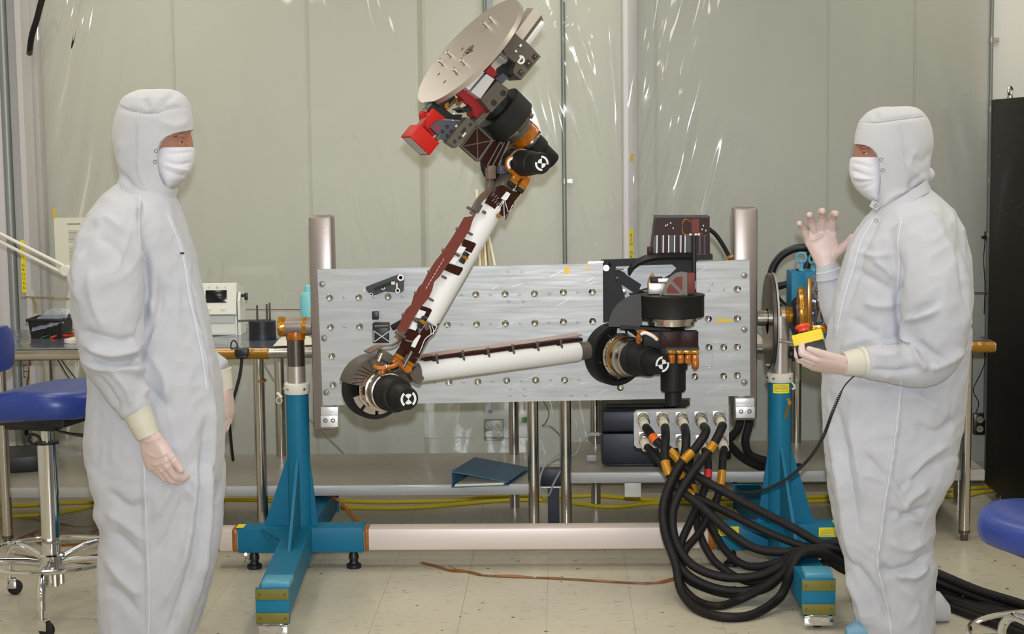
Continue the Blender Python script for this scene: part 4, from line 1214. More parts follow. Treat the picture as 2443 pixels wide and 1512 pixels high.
spread('small_insert', [(821, 710), (892, 708), (960, 707), (1101, 703), (1170, 703), (1240, 702), (1310, 700), (1378, 697), (823, 779), (1102, 773), (1171, 772), (1241, 771),
    (1310, 769), (1378, 768), (1212, 648), (1246, 648), (1214, 718), (1248, 718), (1217, 926), (1252, 926), (1217, 943), (1252, 943), (1363, 943), (1398, 942),
    (1037, 912), (1106, 911), (1175, 909), (1244, 908), (1313, 906), (1362, 902), (1381, 905), (1726, 691), (1698, 678), (1690, 692)])
spread('socket_screw', [(768, 678), (773, 807), (778, 936), (1776, 657), (1776, 786), (1776, 912)])
# strips of tape and scratches
def tape_on_panel(pts, m_):
    b = MB(); b.prism([pp(x, y, -0.0008) for x, y in pts], (0, 0.0006, 0)); b.build('tape_piece', m_, panel, smooth=0)
tape_on_panel([(1345, 641), (1352, 635), (1360, 637), (1358, 652), (1346, 653)], 'tape_yellow')
tape_on_panel([(1399, 631), (1403, 631), (1405, 647), (1401, 648)], 'tape_yellow')
tape_on_panel([(1708, 765), (1716, 757), (1728, 762), (1745, 760), (1750, 767), (1715, 769)], 'tape_yellow')
for pts in ([(1690, 876), (1698, 874), (1700, 830), (1704, 819), (1716, 816), (1735, 817)], [(1660, 873), (1698, 873)]):
    b = MB(); b.tube([pp(x, y, -0.0006) for x, y in pts], 0.0012, n=5); b.build('pale_line', 'aluminium_bright', panel)
random.seed(11)
for i in range(26):
    x = random.choice([random.uniform(1290, 1430), random.uniform(1090, 1260), random.uniform(1665, 1740)]); y = random.uniform(650, 940)
    L = random.uniform(14, 44); sl = -random.uniform(0.2, 0.7)
    b = MB(); b.strip([pp(x, y, -0.0002), pp(x + L, y + sl * L, -0.0002)], (0, 0, 0.0009), 0.0004, smooth=False); b.build('scratch', 'aluminium_bright', panel, smooth=0)

# dark restraint bracket (triangular) and lattice bracket
def dpoly(name, pts, m_, parent, d0, d1, plane=YP):
    b = MB(); b.prism([P(x, y, plane - d1) for x, y in pts], (0, d1 - d0, 0)); return b.build(name, m_, parent, smooth=0)
rb = thing('restraint_bracket', 'black triangular restraint bracket on the upper left of the panel', 'bracket', pp(915, 705))
dpoly('body', [(871, 690), (874, 684), (945, 657), (958, 655), (963, 662), (962, 694), (955, 698), (944, 697), (918, 695), (900, 702), (886, 705), (880, 698)], 'black_plastic', rb, 0.0, 0.03)
dpoly('web', [(890, 688), (940, 668), (940, 676), (895, 694)], 'black_anodized', rb, 0.03, 0.036)
for x, y, r in ((956, 662, 8), (949, 693, 6), (914, 686, 5), (870, 692, 4), (886, 702, 4)):
    q = pp(x, y, -0.031); b = MB(); b.lathe(q + Vector((0, .002, 0)), -Y3, [(0, r * .0016), (0.004, r * .0016), (0.004, r * .0009), (0.001, r * .0007)], 16); b.build('bolt', 'steel_brushed', rb)
b = MB(); b.box(pp(938, 675, -0.038), (0.014, 0.006, 0.012)); b.box(pp(947, 682, -0.038), (0.006, 0.006, 0.022)); b.build('spacer', 'ivory', rb, smooth=0)
lb = thing('latch_bracket', 'black latch bracket with a silver cross above the elbow', 'bracket', pp(911, 815))
a = pp(891, 768); c = pp(931, 815)
b = MB(); b.box(((a.x + c.x) / 2, YP - 0.02, (a.z + c.z) / 2), (c.x - a.x, 0.04, a.z - c.z), bevel=0.003); b.build('body', 'black_plastic', lb)
b = MB(); b.cyl(P(894, 778, YP - .045), P(928, 777, YP - .045), 0.008, n=14); b.build('roller', 'steel_dark', lb)
b = MB()
for p_, q_ in (((893, 790), (929, 815)), ((929, 790), (893, 815)), ((892, 788), (892, 815)), ((930, 788), (930, 815))):
    b.cyl(P(*p_, YP - .042), P(*q_, YP - .042), 0.002, n=6)
b.build('cross', 'aluminium_bright', lb)
b = MB(); b.box(pp(896, 752, -0.012), (0.024, 0.024, 0.03), bevel=0.001); b.build('upper_lug', 'black_plastic', lb)
b = MB(); b.cyl(P(935, 782, YP - .03), P(968, 764, YP - .03), 0.012, n=10); b.build('lever', 'black_anodized', lb)

# ---------------------------------------------------------------- connectors on the panel's lower tab
CON = [(1534, 996), (1580, 995), (1626, 995), (1671, 994), (1715, 993), (1536, 1042), (1578, 1048), (1624, 1048), (1672, 1050), (1720, 1046)]
CONDIR = Vector((0.12, -0.75, -0.65)).normalized()
for k, (x, y) in enumerate(CON):
    q = pp(x, y)
    b = MB(); b.box(q + Vector((0, -0.002, 0)), (0.048 if k < 5 else 0.042, 0.005, 0.043), bevel=0.001); fl_ = b.build('connector', 'steel_brushed', panel)
    r = 0.021 if k < 5 else 0.018
    b = MB(); b.lathe(q, -Y3 * 1.0 + Vector((0.03, 0, -0.25)), [(0, r), (0.01, r), (0.011, r * 1.08), (0.018, r * 1.08), (0.019, r * 0.92), (0.028, r * 0.92), (0.029, r * 1.1), (0.046, r * 1.1), (0.048, r * 0.8)], 24); b.build('shell', 'steel', fl_)
# ================================================================ robotic arm
TH = math.radians(28)
AX = Vector((math.sin(TH), -math.cos(TH), 0))        # joint axes, towards the camera and right
BX = Vector((math.cos(TH), math.sin(TH), 0))         # in the arm plane, to the right
AO = P(1400, 838, 6.28)
def AP(px, py, w=0.0): return PP(px, py, AO + AX * w, AX)
arm = thing('robotic_arm', 'folded robotic arm with white tubes and black joints on the panel', 'robot arm', P(1600, 975, 6.22))
def fan(b, c, axis, r0, r1, a0, a1, h, n=14, up=None):
    a = Vector(axis).normalized()
    v = (up if up is not None else Z3); v = (v - a * v.dot(a)).normalized(); u = v.cross(a)
    vs, fs = [], []
    for i in range(n + 1):
        t = a0 + (a1 - a0) * i / n
        d = u * math.cos(t) + v * math.sin(t)
        for r, hh in ((r0, 0), (r1, 0), (r1, h), (r0, h)): vs.append(c + d * r + a * hh)
    for i in range(n):
        for q in range(4):
            w = (q + 1) % 4; fs.append((i * 4 + q, i * 4 + w, i * 4 + 4 + w, i * 4 + 4 + q))
    fs.append((0, 1, 2, 3)); fs.append(tuple(n * 4 + q for q in (3, 2, 1, 0)))
    return b.add(vs, fs)
D = math.radians
def target(parent, c, axis, R, rot):
    """round survey target: two white arcs and a white bow tie"""
    b = MB()
    for k in (0, 1):
        fan(b, c, axis, R * 0.72, R, rot + math.pi * k - D(52), rot + math.pi * k + D(52), 0.0007, 12)
    for k in (0, 1):
        fan(b, c, axis, 0.0002, R * 0.62, rot + math.pi * k + D(45), rot + math.pi * k + D(135), 0.0007, 10)
    b.build('target_mark', 'seam_white', parent, smooth=0, label='white round survey target')
def apoly(name, pts, w0, w1, m_, parent, smooth=0, label=None):
    """outline measured on the plane w1, pushed back to w0 along the joint axis"""
    b = MB(); b.prism([AP(x, y, w1) for x, y in pts], AX * (w0 - w1)); return b.build(name, m_, parent, smooth=smooth, label=label)
def joint(name, dc, w, R, stack, tgt_r, rot, parent):
    c = AP(dc[0], dc[1], w)
    b = MB(); b.lathe(c, AX, [(0, R * 0.3), (0, R * 0.96), (0.004, R), (0.056, R), (0.06, R * 0.97), (0.058, R * 0.86), (0.02, R * 0.84), (0.018, R * 0.3)], 44); hs = b.build(name, 'black_anodized', parent)
    for (nm, m_, prof) in stack:
        b = MB(); b.lathe(c, AX, prof, 36); b.build(nm, m_, hs)
    h = stack[-1][2][-1][0]
    target(hs, c + AX * (h + 0.0006), AX, tgt_r, rot)
    return hs, c
# ---------------------------------------------------------------- shoulder elevation joint
sh, SC = joint('shoulder_joint', (1457, 842), -0.07, 0.119, [
    ('flange', 'steel', [(0.058, 0.03), (0.07, 0.082), (0.072, 0.085), (0.088, 0.085), (0.090, 0.079), (0.104, 0.079), (0.106, 0.074)]),
    ('amber_band', 'kapton_gold', [(0.106, 0.072), (0.108, 0.0765), (0.122, 0.0765), (0.124, 0.07)]),
    ('ring_gear', 'steel', [(0.124, 0.07), (0.126, 0.077), (0.144, 0.077), (0.146, 0.07), (0.178, 0.07), (0.180, 0.064)]),
    ('motor_housing', 'black_anodized', [(0.180, 0.060), (0.184, 0.0645), (0.205, 0.0645), (0.21, 0.06), (0.29, 0.0555), (0.296, 0.052), (0.298, 0.046)]),
    ('motor_cap', 'black_anodized', [(0.298, 0.044), (0.303, 0.0455), (0.325, 0.044), (0.37, 0.0375), (0.378, 0.034)])], 0.029, D(140), arm)
def ring_bolts(parent, c, h, r, n, rb=0.0045, m_='steel_dark'):
    a_, u_, v_ = frame(AX)
    for i in range(n):
        t = 2 * math.pi * i / n
        q = c + AX * h + (u_ * math.cos(t) + v_ * math.sin(t)) * r
        b = MB(); b.lathe(q, AX, [(0, rb), (0.004, rb), (0.005, rb * 0.6)], 8); b.build('bolt', m_, parent)
ring_bolts(sh, SC, 0.088, 0.078, 14)
for t in (0.3, 1.1, 2.2, 3.2, 4.2, 5.2):
    a_, u_, v_ = frame(AX); d = u_ * math.cos(t) + v_ * math.sin(t)
    b = MB(); b.cyl(SC + AX * 0.03 + d * 0.1, SC + AX * 0.07 + d * 0.076, 0.0045, n=8); b.build('strut', 'steel_dark', sh)
# ---------------------------------------------------------------- elbow joint
el, EC = joint('elbow_joint', (884, 921), -0.06, 0.112, [
    ('flange', 'steel', [(0.056, 0.03), (0.068, 0.074), (0.07, 0.077), (0.086, 0.077), (0.088, 0.07)]),
    ('amber_band', 'kapton_gold', [(0.088, 0.066), (0.09, 0.071), (0.104, 0.071), (0.106, 0.066)]),
    ('ring_gear', 'steel', [(0.106, 0.066), (0.108, 0.0725), (0.13, 0.0725), (0.132, 0.067), (0.175, 0.067), (0.178, 0.062)]),
    ('motor_housing', 'black_anodized', [(0.178, 0.060), (0.182, 0.0645), (0.235, 0.0635), (0.25, 0.059), (0.262, 0.056), (0.264, 0.048)]),
    ('motor_cap', 'black_anodized', [(0.264, 0.045), (0.268, 0.0465), (0.31, 0.044), (0.342, 0.039), (0.348, 0.036)])], 0.029, D(0), arm)
ring_bolts(el, EC, 0.086, 0.07, 14)
a_, u_, v_ = frame(AX)
for k in range(3):      # lobed clamp plates on the flange
    t = 2.2 + 0.62 * k
    b = MB(); fan(b, EC + AX * 0.05, AX, 0.066, 0.094, D(196 + 38 * k), D(226 + 38 * k), 0.014, 6); b.build('clamp_lug', 'steel_brushed', el)
# cable guide over the elbow
b = MB(); fan(b, EC + AX * -0.005, AX, 0.113, 0.119, D(66), D(166), 0.095, 24); b.build('cable_guide', 'grey_anodized', el)
b = MB(); fan(b, EC + AX * 0.088, AX, 0.066, 0.118, D(112), D(166), 0.006, 14); cg = b.build('guide_cover', 'grey_anodized', el)
b = MB(); fan(b, EC + AX * 0.088, AX, 0.074, 0.118, D(72), D(111), 0.006, 8); b.build('guide_cover', 'grey_anodized', el)
b = MB(); fan(b, EC + AX * 0.0945, AX, 0.080, 0.110, D(76), D(106), 0.0015, 8); b.build('guide_window', 'flex_taupe', el)
for k in range(5):
    t = D(116 + 9 * k); vv = Z3; uu = vv.cross(AX)
    d = uu * math.cos(t) + vv * math.sin(t); e = uu * math.cos(t + 0.22) + vv * math.sin(t + 0.22)
    b = MB(); b.cyl(EC + AX * 0.095 + d * 0.070, EC + AX * 0.095 + e * 0.112, 0.0013, n=5); b.build('slit', 'flex_dark', cg)
# ---------------------------------------------------------------- upper arm
u0 = AP(975, 889, -0.01); u1 = AP(1392, 836, -0.01)
ud = (u1 - u0).normalized(); un = ud.cross(AX); un = un if un.z > 0 else -un
RU = 0.0385
tb0 = AP(998, 886, -0.01); tb1 = AP(1379, 838, -0.01)
b = MB(); b.lathe(tb0, ud, [(0, RU * 0.94), (0.004, RU), ((tb1 - tb0).length - 0.006, RU), ((tb1 - tb0).length, RU * 0.95)], 40); ua = b.build('upper_arm', 'tube_white', arm)
b = MB(); b.cyl(u0, tb0 + ud * 0.01, RU * 0.8, n=24); b.build('end_fitting', 'grey_anodized', ua)
b = MB(); b.cyl(EC + AX * 0.05, u0 + ud * 0.01, 0.05, RU * 0.8, n=24); b.build('elbow_link', 'grey_anodized', ua)
b = MB(); b.cyl(tb1 - ud * 0.004, u1 + ud * 0.02, RU * 0.86, n=24); b.build('end_fitting', 'grey_anodized', ua)
mid = tb0 + ud * ((tb1 - tb0).length * 0.53)
b = MB(); b.ring(mid, ud, RU, RU + 0.0006, 0.003, 36); b.build('seam_ring', 'tube_white', ua)
# flat cable along its top
def up_pt(k, off, w=0.0): return tb0 + ud * ((tb1 - tb0).length * k) + un * (RU + off) + AX * w
pts = [up_pt(0.03, 0.004), up_pt(0.2, 0.006), up_pt(0.38, 0.004), up_pt(0.55, 0.007), up_pt(0.72, 0.005), up_pt(0.88, 0.007), up_pt(1.02, 0.006)]
b = MB(); b.strip(pts, AX * 0.034, 0.012); b.build('flat_cable', 'flex_dark', ua)
pts = [up_pt(0.06, 0.014, -.02), up_pt(0.25, 0.016, -.02), up_pt(0.45, 0.016, -.02), up_pt(0.65, 0.018, -.02), up_pt(0.85, 0.02, -.02), up_pt(1.03, 0.024, -.02)]
mat('flex_pink', (176, 152, 142), 0.35, 0.2)
b = MB(); b.strip(pts, AX * 0.05 - un * 0.004, 0.002); fp = b.build('flat_cable', 'flex_pink', ua)
for k in (0.13, 0.27, 0.42, 0.57, 0.73, 0.9):
    q = up_pt(k + 0.02, 0.016, -.044); b = MB(); b.sphere(q, 0.003, n=8, m=5); b.build('rivet', 'steel_dark', ua)
for k in (0.10, 0.26, 0.415, 0.57, 0.725, 0.875):
    q = up_pt(k, 0.004, 0.02)
    b = MB(); b.obox(q + un * 0.004, ud, AX, un, 0.009, 0.007, 0.026, 0.001); b.obox(q - un * 0.014 + AX * 0.006, ud, AX, un, 0.008, 0.009, 0.016, 0.002); cl = b.build('clip', 'grey_anodized', ua)
    b = MB(); b.obox(q - un * 0.003 - AX * 0.006 - ud * 0.008, ud, AX, un, 0.014, 0.012, 0.014, 0.001); b.build('clip_foot', 'black_anodized', cl)
# guide entering the elbow from the upper arm
b = MB(); b.strip([up_pt(0.0, 0.012), up_pt(0.05, 0.016), up_pt(0.1, 0.013)], AX * 0.04, 0.003); b.build('cable_guide', 'flex_taupe', ua)
# ---------------------------------------------------------------- forearm
WF = 0.055
f0 = AP(1014, 768, WF); f1 = AP(1176, 489, WF)
fd = (f1 - f0).normalized(); fnn = fd.cross(AX); fnn = fnn if fnn.x < 0 else -fnn      # towards the brown band
RF = 0.046
LF = (f1 - f0).length
b = MB(); b.lathe(f0, fd, [(0, RF * 0.9), (0.004, RF), (LF - 0.006, RF), (LF, RF * 0.9)], 40); fa = b.build('forearm', 'tube_white', arm)
fw = AP(958, 872, WF)
b = MB(); b.cyl(AP(966, 868, WF - .02), f0 + fd * 0.01, RF * 0.72, RF * 0.86, n=24); b.build('end_fitting', 'grey_anodized', fa)
b = MB(); b.cyl(f1 - fd * 0.01, AP(1215, 420, WF - .02), RF * 0.86, RF * 0.72, n=24); b.build('end_fitting', 'grey_anodized', fa)
WB = WF + 0.05
left = [(1108, 518), (1098, 536), (1093, 545), (1089, 551), (1074, 575), (1061, 594), (1057, 601), (1040, 622), (1027, 642), (1022, 650), (1008, 677), (1000, 684), (993, 697), (988, 705), (982, 726), (970, 738), (964, 748), (960, 756), (955, 772), (945, 786)]
right = [(968, 794), (985, 762), (1005, 731), (1022, 712), (1031, 692), (1036, 672), (1049, 659), (1066, 634), (1082, 613), (1093, 592), (1102, 579), (1113, 560), (1121, 548), (1126, 530), (1132, 515)]
band_ = apoly('flat_cable', left + right, WB - 0.004, WB, 'flex_brown', fa, label='reddish brown flat cable along the forearm')
# tiny lettering line on the band
for k in range(9):
    t = 0.05 + 0.1 * k
    p = AP(1062 - 50 * t, 613 + 82 * t, WB + 0.0003); q = AP(1062 - 50 * (t + 0.07), 613 + 82 * (t + 0.07), WB + 0.0003)
    b = MB(); b.strip([p, q], fnn * 0.0016, 0.0004, smooth=False); b.build('print_mark', 'seam_white', band_, smooth=0)
for (x, y) in ((1091, 546), (1058, 597), (1024, 648), (992, 699), (962, 751)):
    b = MB(); q = AP(x, y, WB - .004); b.sphere(q, 0.007, n=10, m=6); b.build('clip_tip', 'grey_anodized', band_)
def cr(pts): return [(940 + x / 4.58, 500 + y / 4.58) for x, y in pts]
WS = WF + 0.046
for pts in ([(770, 320), (885, 362), (898, 380), (845, 475), (745, 430)], [(590, 585), (750, 632), (755, 650), (718, 712), (700, 722), (560, 660)],
            [(310, 1050), (400, 1080), (415, 1100), (372, 1185), (285, 1130)], [(160, 1305), (265, 1310), (255, 1350), (230, 1395), (130, 1365)]):
    apoly('flex_tab', cr(pts), WS - 0.012, WS, 'flex_dark', fa)
for pts in ([(715, 392), (790, 415), (745, 480), (672, 462)], [(640, 512), (702, 530), (668, 605), (600, 575)], [(268, 1088), (350, 1115), (310, 1195), (240, 1178)], [(215, 1222), (268, 1250), (235, 1322), (176, 1300)]):
    apoly('white_patch', cr(pts), WS - 0.01, WS + 0.002, 'seam_white', fa)
def conn(cx, cy, ln=0.026):
    c = cr([(cx, cy)])[0]
    q = AP(c[0], c[1], WS + 0.006)
    b = MB(); b.obox(q, fnn, AX, fd, 0.020, 0.014, 0.010, 0.001); b.obox(q + fd * 0.004 - fnn * 0.004, fnn, AX, fd, 0.018, 0.018, 0.006, 0.001); k = b.build('connector', 'kapton_gold', fa)
    for s in (-1, 1):
        b = MB(); b.obox(q + fd * s * 0.0135, fnn, AX, fd, 0.020, 0.013, 0.015, 0.001); b.build('connector_shell', 'black_plastic', k)
conn(765, 525); conn(305, 1228)
for (cx, cy) in ((832, 262), (546, 738), (405, 982), (690, 492), (240, 1208)):
    c = cr([(cx, cy)])[0]; q = AP(c[0], c[1], WS)
    b = MB(); b.obox(q, fnn, AX, fd, 0.018, 0.016, 0.008, 0.002); b.build('clip', 'grey_anodized', fa)
# lower end of the forearm: flex cables, connectors and lacing
def cr5(pts): return [(780 + x / 6.046, 760 + y / 6.046) for x, y in pts]
low = arm
wl = WF + 0.05
apoly('flex_cable', cr5([(1440, 60), (1620, 70), (1560, 200), (1420, 330), (1330, 560), (1200, 540), (1330, 240)]), wl - 0.02, wl - 0.016, 'flex_dark', fa)
apoly('flex_cable', cr5([(1130, 210), (1330, 190), (1290, 400), (1190, 520), (1040, 440)]), wl - 0.008, wl - 0.003, 'flex_dark', fa)
apoly('white_tag', cr5([(1330, 230), (1355, 245), (1270, 420), (1215, 400), (1250, 320)]), wl - 0.003, wl + 0.001, 'seam_white', fa)
apoly('clip_band', cr5([(1135, 300), (1245, 330), (1240, 345), (1130, 318)]), wl - 0.01, wl + 0.002, 'steel', fa)
b = MB(); b.tube([AP(958, 796, WB - .01), AP(955, 806, WB - .012), AP(944, 818, WB - .02), AP(925, 824, WB - .04), AP(900, 823, WB - .06), AP(880, 826, WB - .09)], 0.011, n=8)
b = MB(); b.strip([AP(957, 792, WB - .01), AP(955, 804, WB - .012), AP(945, 817, WB - .02), AP(928, 824, WB - .04), AP(903, 826, WB - .065), AP(876, 840, WB - .10)], [fnn * 0.030 + AX * 0.01, fnn * 0.028 + AX * 0.012, Vector((0.01, 0, 0.018)) + AX * 0.02, Vector((0, 0, 0.008)) + AX * 0.04, AX * 0.055, AX * 0.06], 0.006); b.build('cable_guide', 'flex_taupe', fa)
b = MB(); q = AP(955, 798, WB - .008); b.obox(q, fnn, AX, fd, 0.04, 0.02, 0.012, 0.002); b.build('guide_clamp', 'grey_anodized', fa)
# gold connectors and orange wrap at the elbow
for (x, y, w) in ((952, 851, 0.10), (976, 866, 0.11)):
    q = AP(x, y, w)
    b = MB(); b.obox(q, fnn, AX, fd, 0.034, 0.02, 0.012, 0.001); k = b.build('connector', 'kapton_gold', el)
    b = MB(); b.obox(q + fd * 0.016, fnn, AX, fd, 0.032, 0.018, 0.02, 0.001); b.build('connector_shell', 'flex_dark', k)
    b = MB(); b.obox(q - fd * 0.019, fnn, AX, fd, 0.032, 0.024, 0.026, 0.005); b.build('amber_boot', 'kapton', k)
b = MB(); b.cyl(AP(962, 876, .12), AP(982, 838, .12), 0.0065, n=10); b.build('guide_rod', 'steel_dark', el)
b = MB(); b.tube([AP(893, 874, .10), AP(905, 878, .115), AP(922, 877, .12), AP(940, 873, .12), AP(952, 868, .118), AP(968, 884, .115), AP(980, 882, .115)], 0.0085, n=10); b.build('amber_harness', 'kapton', el)
b = MB(); b.tube([AP(916, 878, .12), AP(913, 886, .125), AP(914, 896, .125)], 0.0085, n=10); b.build('amber_harness', 'kapton', el)
b = MB()
for x in (919, 926): b.ring(AP(x, 876, .118), BX, 0.0085, 0.0098, 0.004, 14)
b.build('lacing', 'seam_white', el)
apoly('side_plate', cr5([(1195, 800), (1300, 690), (1405, 860), (1340, 950), (1250, 900)]), 0.06, 0.10, 'grey_anodized', el)
b = MB(); b.obox(AP(918, 850, 0.07), fnn, AX, fd, 0.046, 0.05, 0.032, 0.003); b.build('sensor_block', 'grey_anodized', el)
b = MB(); b.cyl(AP(903, 862, .10), AP(911, 843, .10), 0.008, n=12); b.build('sensor_pin', 'steel', el)
b = MB(); b.tube([AP(1043, 776, WF + .05), AP(1035, 792, WF + .05), AP(1015, 808, WF + .05), AP(1006, 828, WF + .045), AP(1000, 842, WF + .04)], 0.0016, n=6); b.build('lacing_cord', 'seam_white', fa)
for dx in (0, 6):
    b = MB(); b.tube([AP(1024 + dx, 776, WF + .052), AP(1028 + dx, 786, WF + .052), AP(1028 + dx, 797, WF + .05)], 0.0014, n=6); b.build('lacing_cord', 'seam_white', fa)
# ---------------------------------------------------------------- upper end of the forearm
def cr4(pts): return [(1090 + x / 8.4, 380 + y / 8.4) for x, y in pts]
wu = WF + 0.05
apoly('flex_cable', cr4([(800, 590), (930, 520), (1040, 590), (760, 1000), (610, 880)]), wu - 0.03, wu - 0.004, 'flex_dark', fa)
apoly('flex_cable', cr4([(1040, 620), (1300, 660), (1150, 850), (1120, 960), (1040, 1080), (970, 1150), (830, 1080), (930, 800)]), wu - 0.03, wu - 0.008, 'flex_dark', fa)
apoly('white_tag', cr4([(1005, 645), (1075, 690), (1010, 800), (970, 830), (890, 785)]), wu - 0.006, wu + 0.001, 'seam_white', fa)
for k in range(6):
    x = 700 + 45 * (k % 3); y = 730 + 50 * k * 0.7
    p, q = cr4([(x, y), (x + 60, y - 40)]); b = MB(); b.strip([AP(*p, wu - 0.003), AP(*q, wu - 0.003)], fd * 0.0018, 0.0005, smooth=False); b.build('print_mark', 'seam_white', fa, smooth=0)
for (p, q) in (((925, 820), (775, 1050)), ((940, 830), (820, 1060)), ((940, 840), (950, 1170)), ((960, 830), (1030, 1060)), ((1120, 910), (1050, 1060))):
    a, c = cr4([p, q]); b = MB(); b.tube([AP(*a, wu), AP((a[0] + c[0]) / 2, (a[1] + c[1]) / 2, wu + .002), AP(*c, wu - .004)], 0.0013, n=6); b.build('lacing_cord', 'seam_white', fa)
b = MB(); q = AP(*cr4([(815, 1130)])[0], wu - .01); b.obox(q, fnn, AX, fd, 0.016, 0.02, 0.014, 0.001); b.build('amber_clip', 'amber_film', fa)
apoly('steel_tab', cr4([(985, 1080), (1040, 1110), (985, 1210), (965, 1190)]), wu - 0.01, wu - 0.006, 'grey_anodized', fa)
for (x, y) in ((1130, 450), (1290, 560)):
    c = cr4([(x, y)])[0]; q = AP(c[0], c[1], wu - 0.002)
    b = MB(); b.obox(q, fnn, AX, fd, 0.03, 0.018, 0.010, 0.001); k = b.build('connector', 'kapton_gold', fa)
    b = MB(); b.obox(q - fd * 0.012, fnn, AX, fd, 0.028, 0.016, 0.014, 0.001); b.build('connector_shell', 'black_plastic', k)
    b = MB(); b.obox(q + fd * 0.02, fnn, AX, fd, 0.030, 0.024, 0.032, 0.006); b.build('amber_boot', 'kapton', k)
b = MB(); b.strip([AP(*c, wu - .01 - 0.012 * i) for i, c in enumerate(cr4([(300, 1110), (400, 900), (500, 760), (640, 640), (700, 560), (690, 420), (690, 300), (680, 180)]))], fnn * 0.026 + AX * 0.006, 0.005); b.build('cable_guide', 'flex_taupe', fa)
b = MB(); q = AP(*cr4([(400, 960)])[0], wu - .008); b.obox(q, fnn, AX, fd, 0.032, 0.012, 0.034, 0.003); b.build('guide_clamp', 'grey_anodized', fa)
for (x, y) in ((235, 975), (545, 1060)):
    q = AP(*cr4([(x, y)])[0], wu - .006); b = MB(); b.obox(q, fnn, AX, fd, 0.014, 0.012, 0.010, 0.002); b.build('clip', 'grey_anodized', fa)

# ---------------------------------------------------------------- wrist joint
wr, WC = joint('wrist_joint', (1196, 388), -0.07, 0.088, [
    ('flange', 'steel_dark', [(0.056, 0.03), (0.07, 0.062), (0.09, 0.062), (0.092, 0.055)]),
    ('amber_band', 'kapton_gold', [(0.092, 0.052), (0.094, 0.056), (0.108, 0.056), (0.11, 0.052)]),
    ('ring_gear', 'steel_dark', [(0.11, 0.05), (0.112, 0.055), (0.165, 0.052), (0.168, 0.047)]),
    ('motor_housing', 'black_anodized', [(0.168, 0.043), (0.172, 0.0475), (0.19, 0.0475), (0.25, 0.043), (0.262, 0.041), (0.264, 0.037)]),
    ('motor_cap', 'black_anodized', [(0.264, 0.036), (0.268, 0.0385), (0.315, 0.0385), (0.322, 0.036)])], 0.0265, D(42), arm)
def cr3(pts): return [(1080 + x / 6.3, 200 + y / 6.3) for x, y in pts]
# arched frame over the wrist
b = MB(); fan(b, WC + AX * 0.075, AX, 0.076, 0.092, D(8), D(176), 0.014, 24); b.build('arch_frame', 'grey_anodized', wr)
b = MB(); fan(b, WC + AX * 0.06, AX, 0.05, 0.07, D(30), D(120), 0.02, 14); b.build('inner_arch', 'grey_anodized', wr)
apoly('fan_web', cr3([(590, 860), (840, 790), (860, 860), (680, 1260), (500, 1260), (410, 1150)]), 0.02, 0.03, 'flex_dark', wr)
for p, q in (((700, 900), (520, 1230)), ((780, 880), (600, 1230)), ((850, 860), (690, 1240)), ((590, 860), (405, 1160)), ((590, 860), (850, 790))):
    a, c = cr3([p, q]); b = MB(); b.cyl(AP(*a, 0.036), AP(*c, 0.036), 0.0032 if p[0] != 850 else 0.006, n=8); b.build('fan_rib', 'grey_anodized', wr)
b = MB(); b.tube([AP(*c, 0.10) for c in cr3([(950, 1110), (860, 1120), (820, 1200), (850, 1290), (960, 1340), (1080, 1390)])], 0.0095, n=10); b.build('amber_harness', 'kapton', wr)
b = MB(); b.tube([AP(*c, 0.108) for c in cr3([(930, 1110), (860, 1140), (830, 1200), (855, 1270)])], 0.005, n=8); b.build('lacing', 'seam_white', wr)
b = MB(); b.tube([AP(*c, 0.10) for c in cr3([(880, 1300), (960, 1350), (1060, 1390), (1150, 1420)])], 0.012, n=10); b.build('amber_harness', 'kapton', wr)
b = MB(); q = AP(*cr3([(740, 1290)])[0], 0.07); b.obox(q, BX, AX, Z3, 0.03, 0.03, 0.03, 0.003); b.build('sensor_block', 'slate_anodized', wr)
b = MB(); b.obox(AP(*cr3([(570, 1330)])[0], 0.03), BX, AX, Z3, 0.032, 0.03, 0.05, 0.004); b.build('guide_clamp', 'flex_taupe', wr)

# ---------------------------------------------------------------- turret
TX = (BX * -0.74 + Z3 * 0.67).normalized()           # turret axis, up and left
RXV = (BX * 0.67 + Z3 * 0.74).normalized()           # across it, up and right
tur = bpy.data.objects.new('turret_pivot', None); bpy.data.objects.remove(tur)
WT = 0.03
def TAP(px, py, w=WT): return AP(px, py, w)
c0 = TAP(1223, 293)
b = MB(); b.lathe(c0, TX, [(0, 0.06), (0, 0.093), (0.003, 0.0965), (0.078, 0.0965), (0.081, 0.093), (0.081, 0.05)], 48); td = b.build('turret_drum', 'black_anodized', arm)
b = MB(); b.lathe(c0, -TX, [(0, 0.07), (0.004, 0.083), (0.014, 0.083), (0.016, 0.07), (0.022, 0.066)], 40); b.build('flange', 'steel_dark', td)
for t in (0.4, 1.5, 2.6, 3.7, 4.8, 5.9):
    a2, u2, v2 = frame(TX); d = u2 * math.cos(t) + v2 * math.sin(t)
    b = MB(); b.obox(c0 - TX * 0.012 + d * 0.084, d, TX, d.cross(TX), 0.012, 0.02, 0.02, 0.003); b.build('lug', 'grey_anodized', td)
b = MB(); b.lathe(c0 - TX * 0.02, -TX, [(0, 0.05), (0.004, 0.053), (0.03, 0.053), (0.032, 0.05), (0.052, 0.05)], 36); b.build('gear_housing', 'grey_anodized', td)
b = MB(); b.lathe(c0 - TX * 0.044, -TX, [(0, 0.0505), (0.002, 0.0545), (0.038, 0.0545), (0.04, 0.05)], 32); b.build('amber_band', 'kapton', td)
b = MB(); b.lathe(c0 - TX * 0.084, -TX, [(0, 0.047), (0.006, 0.05), (0.014, 0.05), (0.016, 0.044)], 32); b.build('ring', 'steel_dark', td)
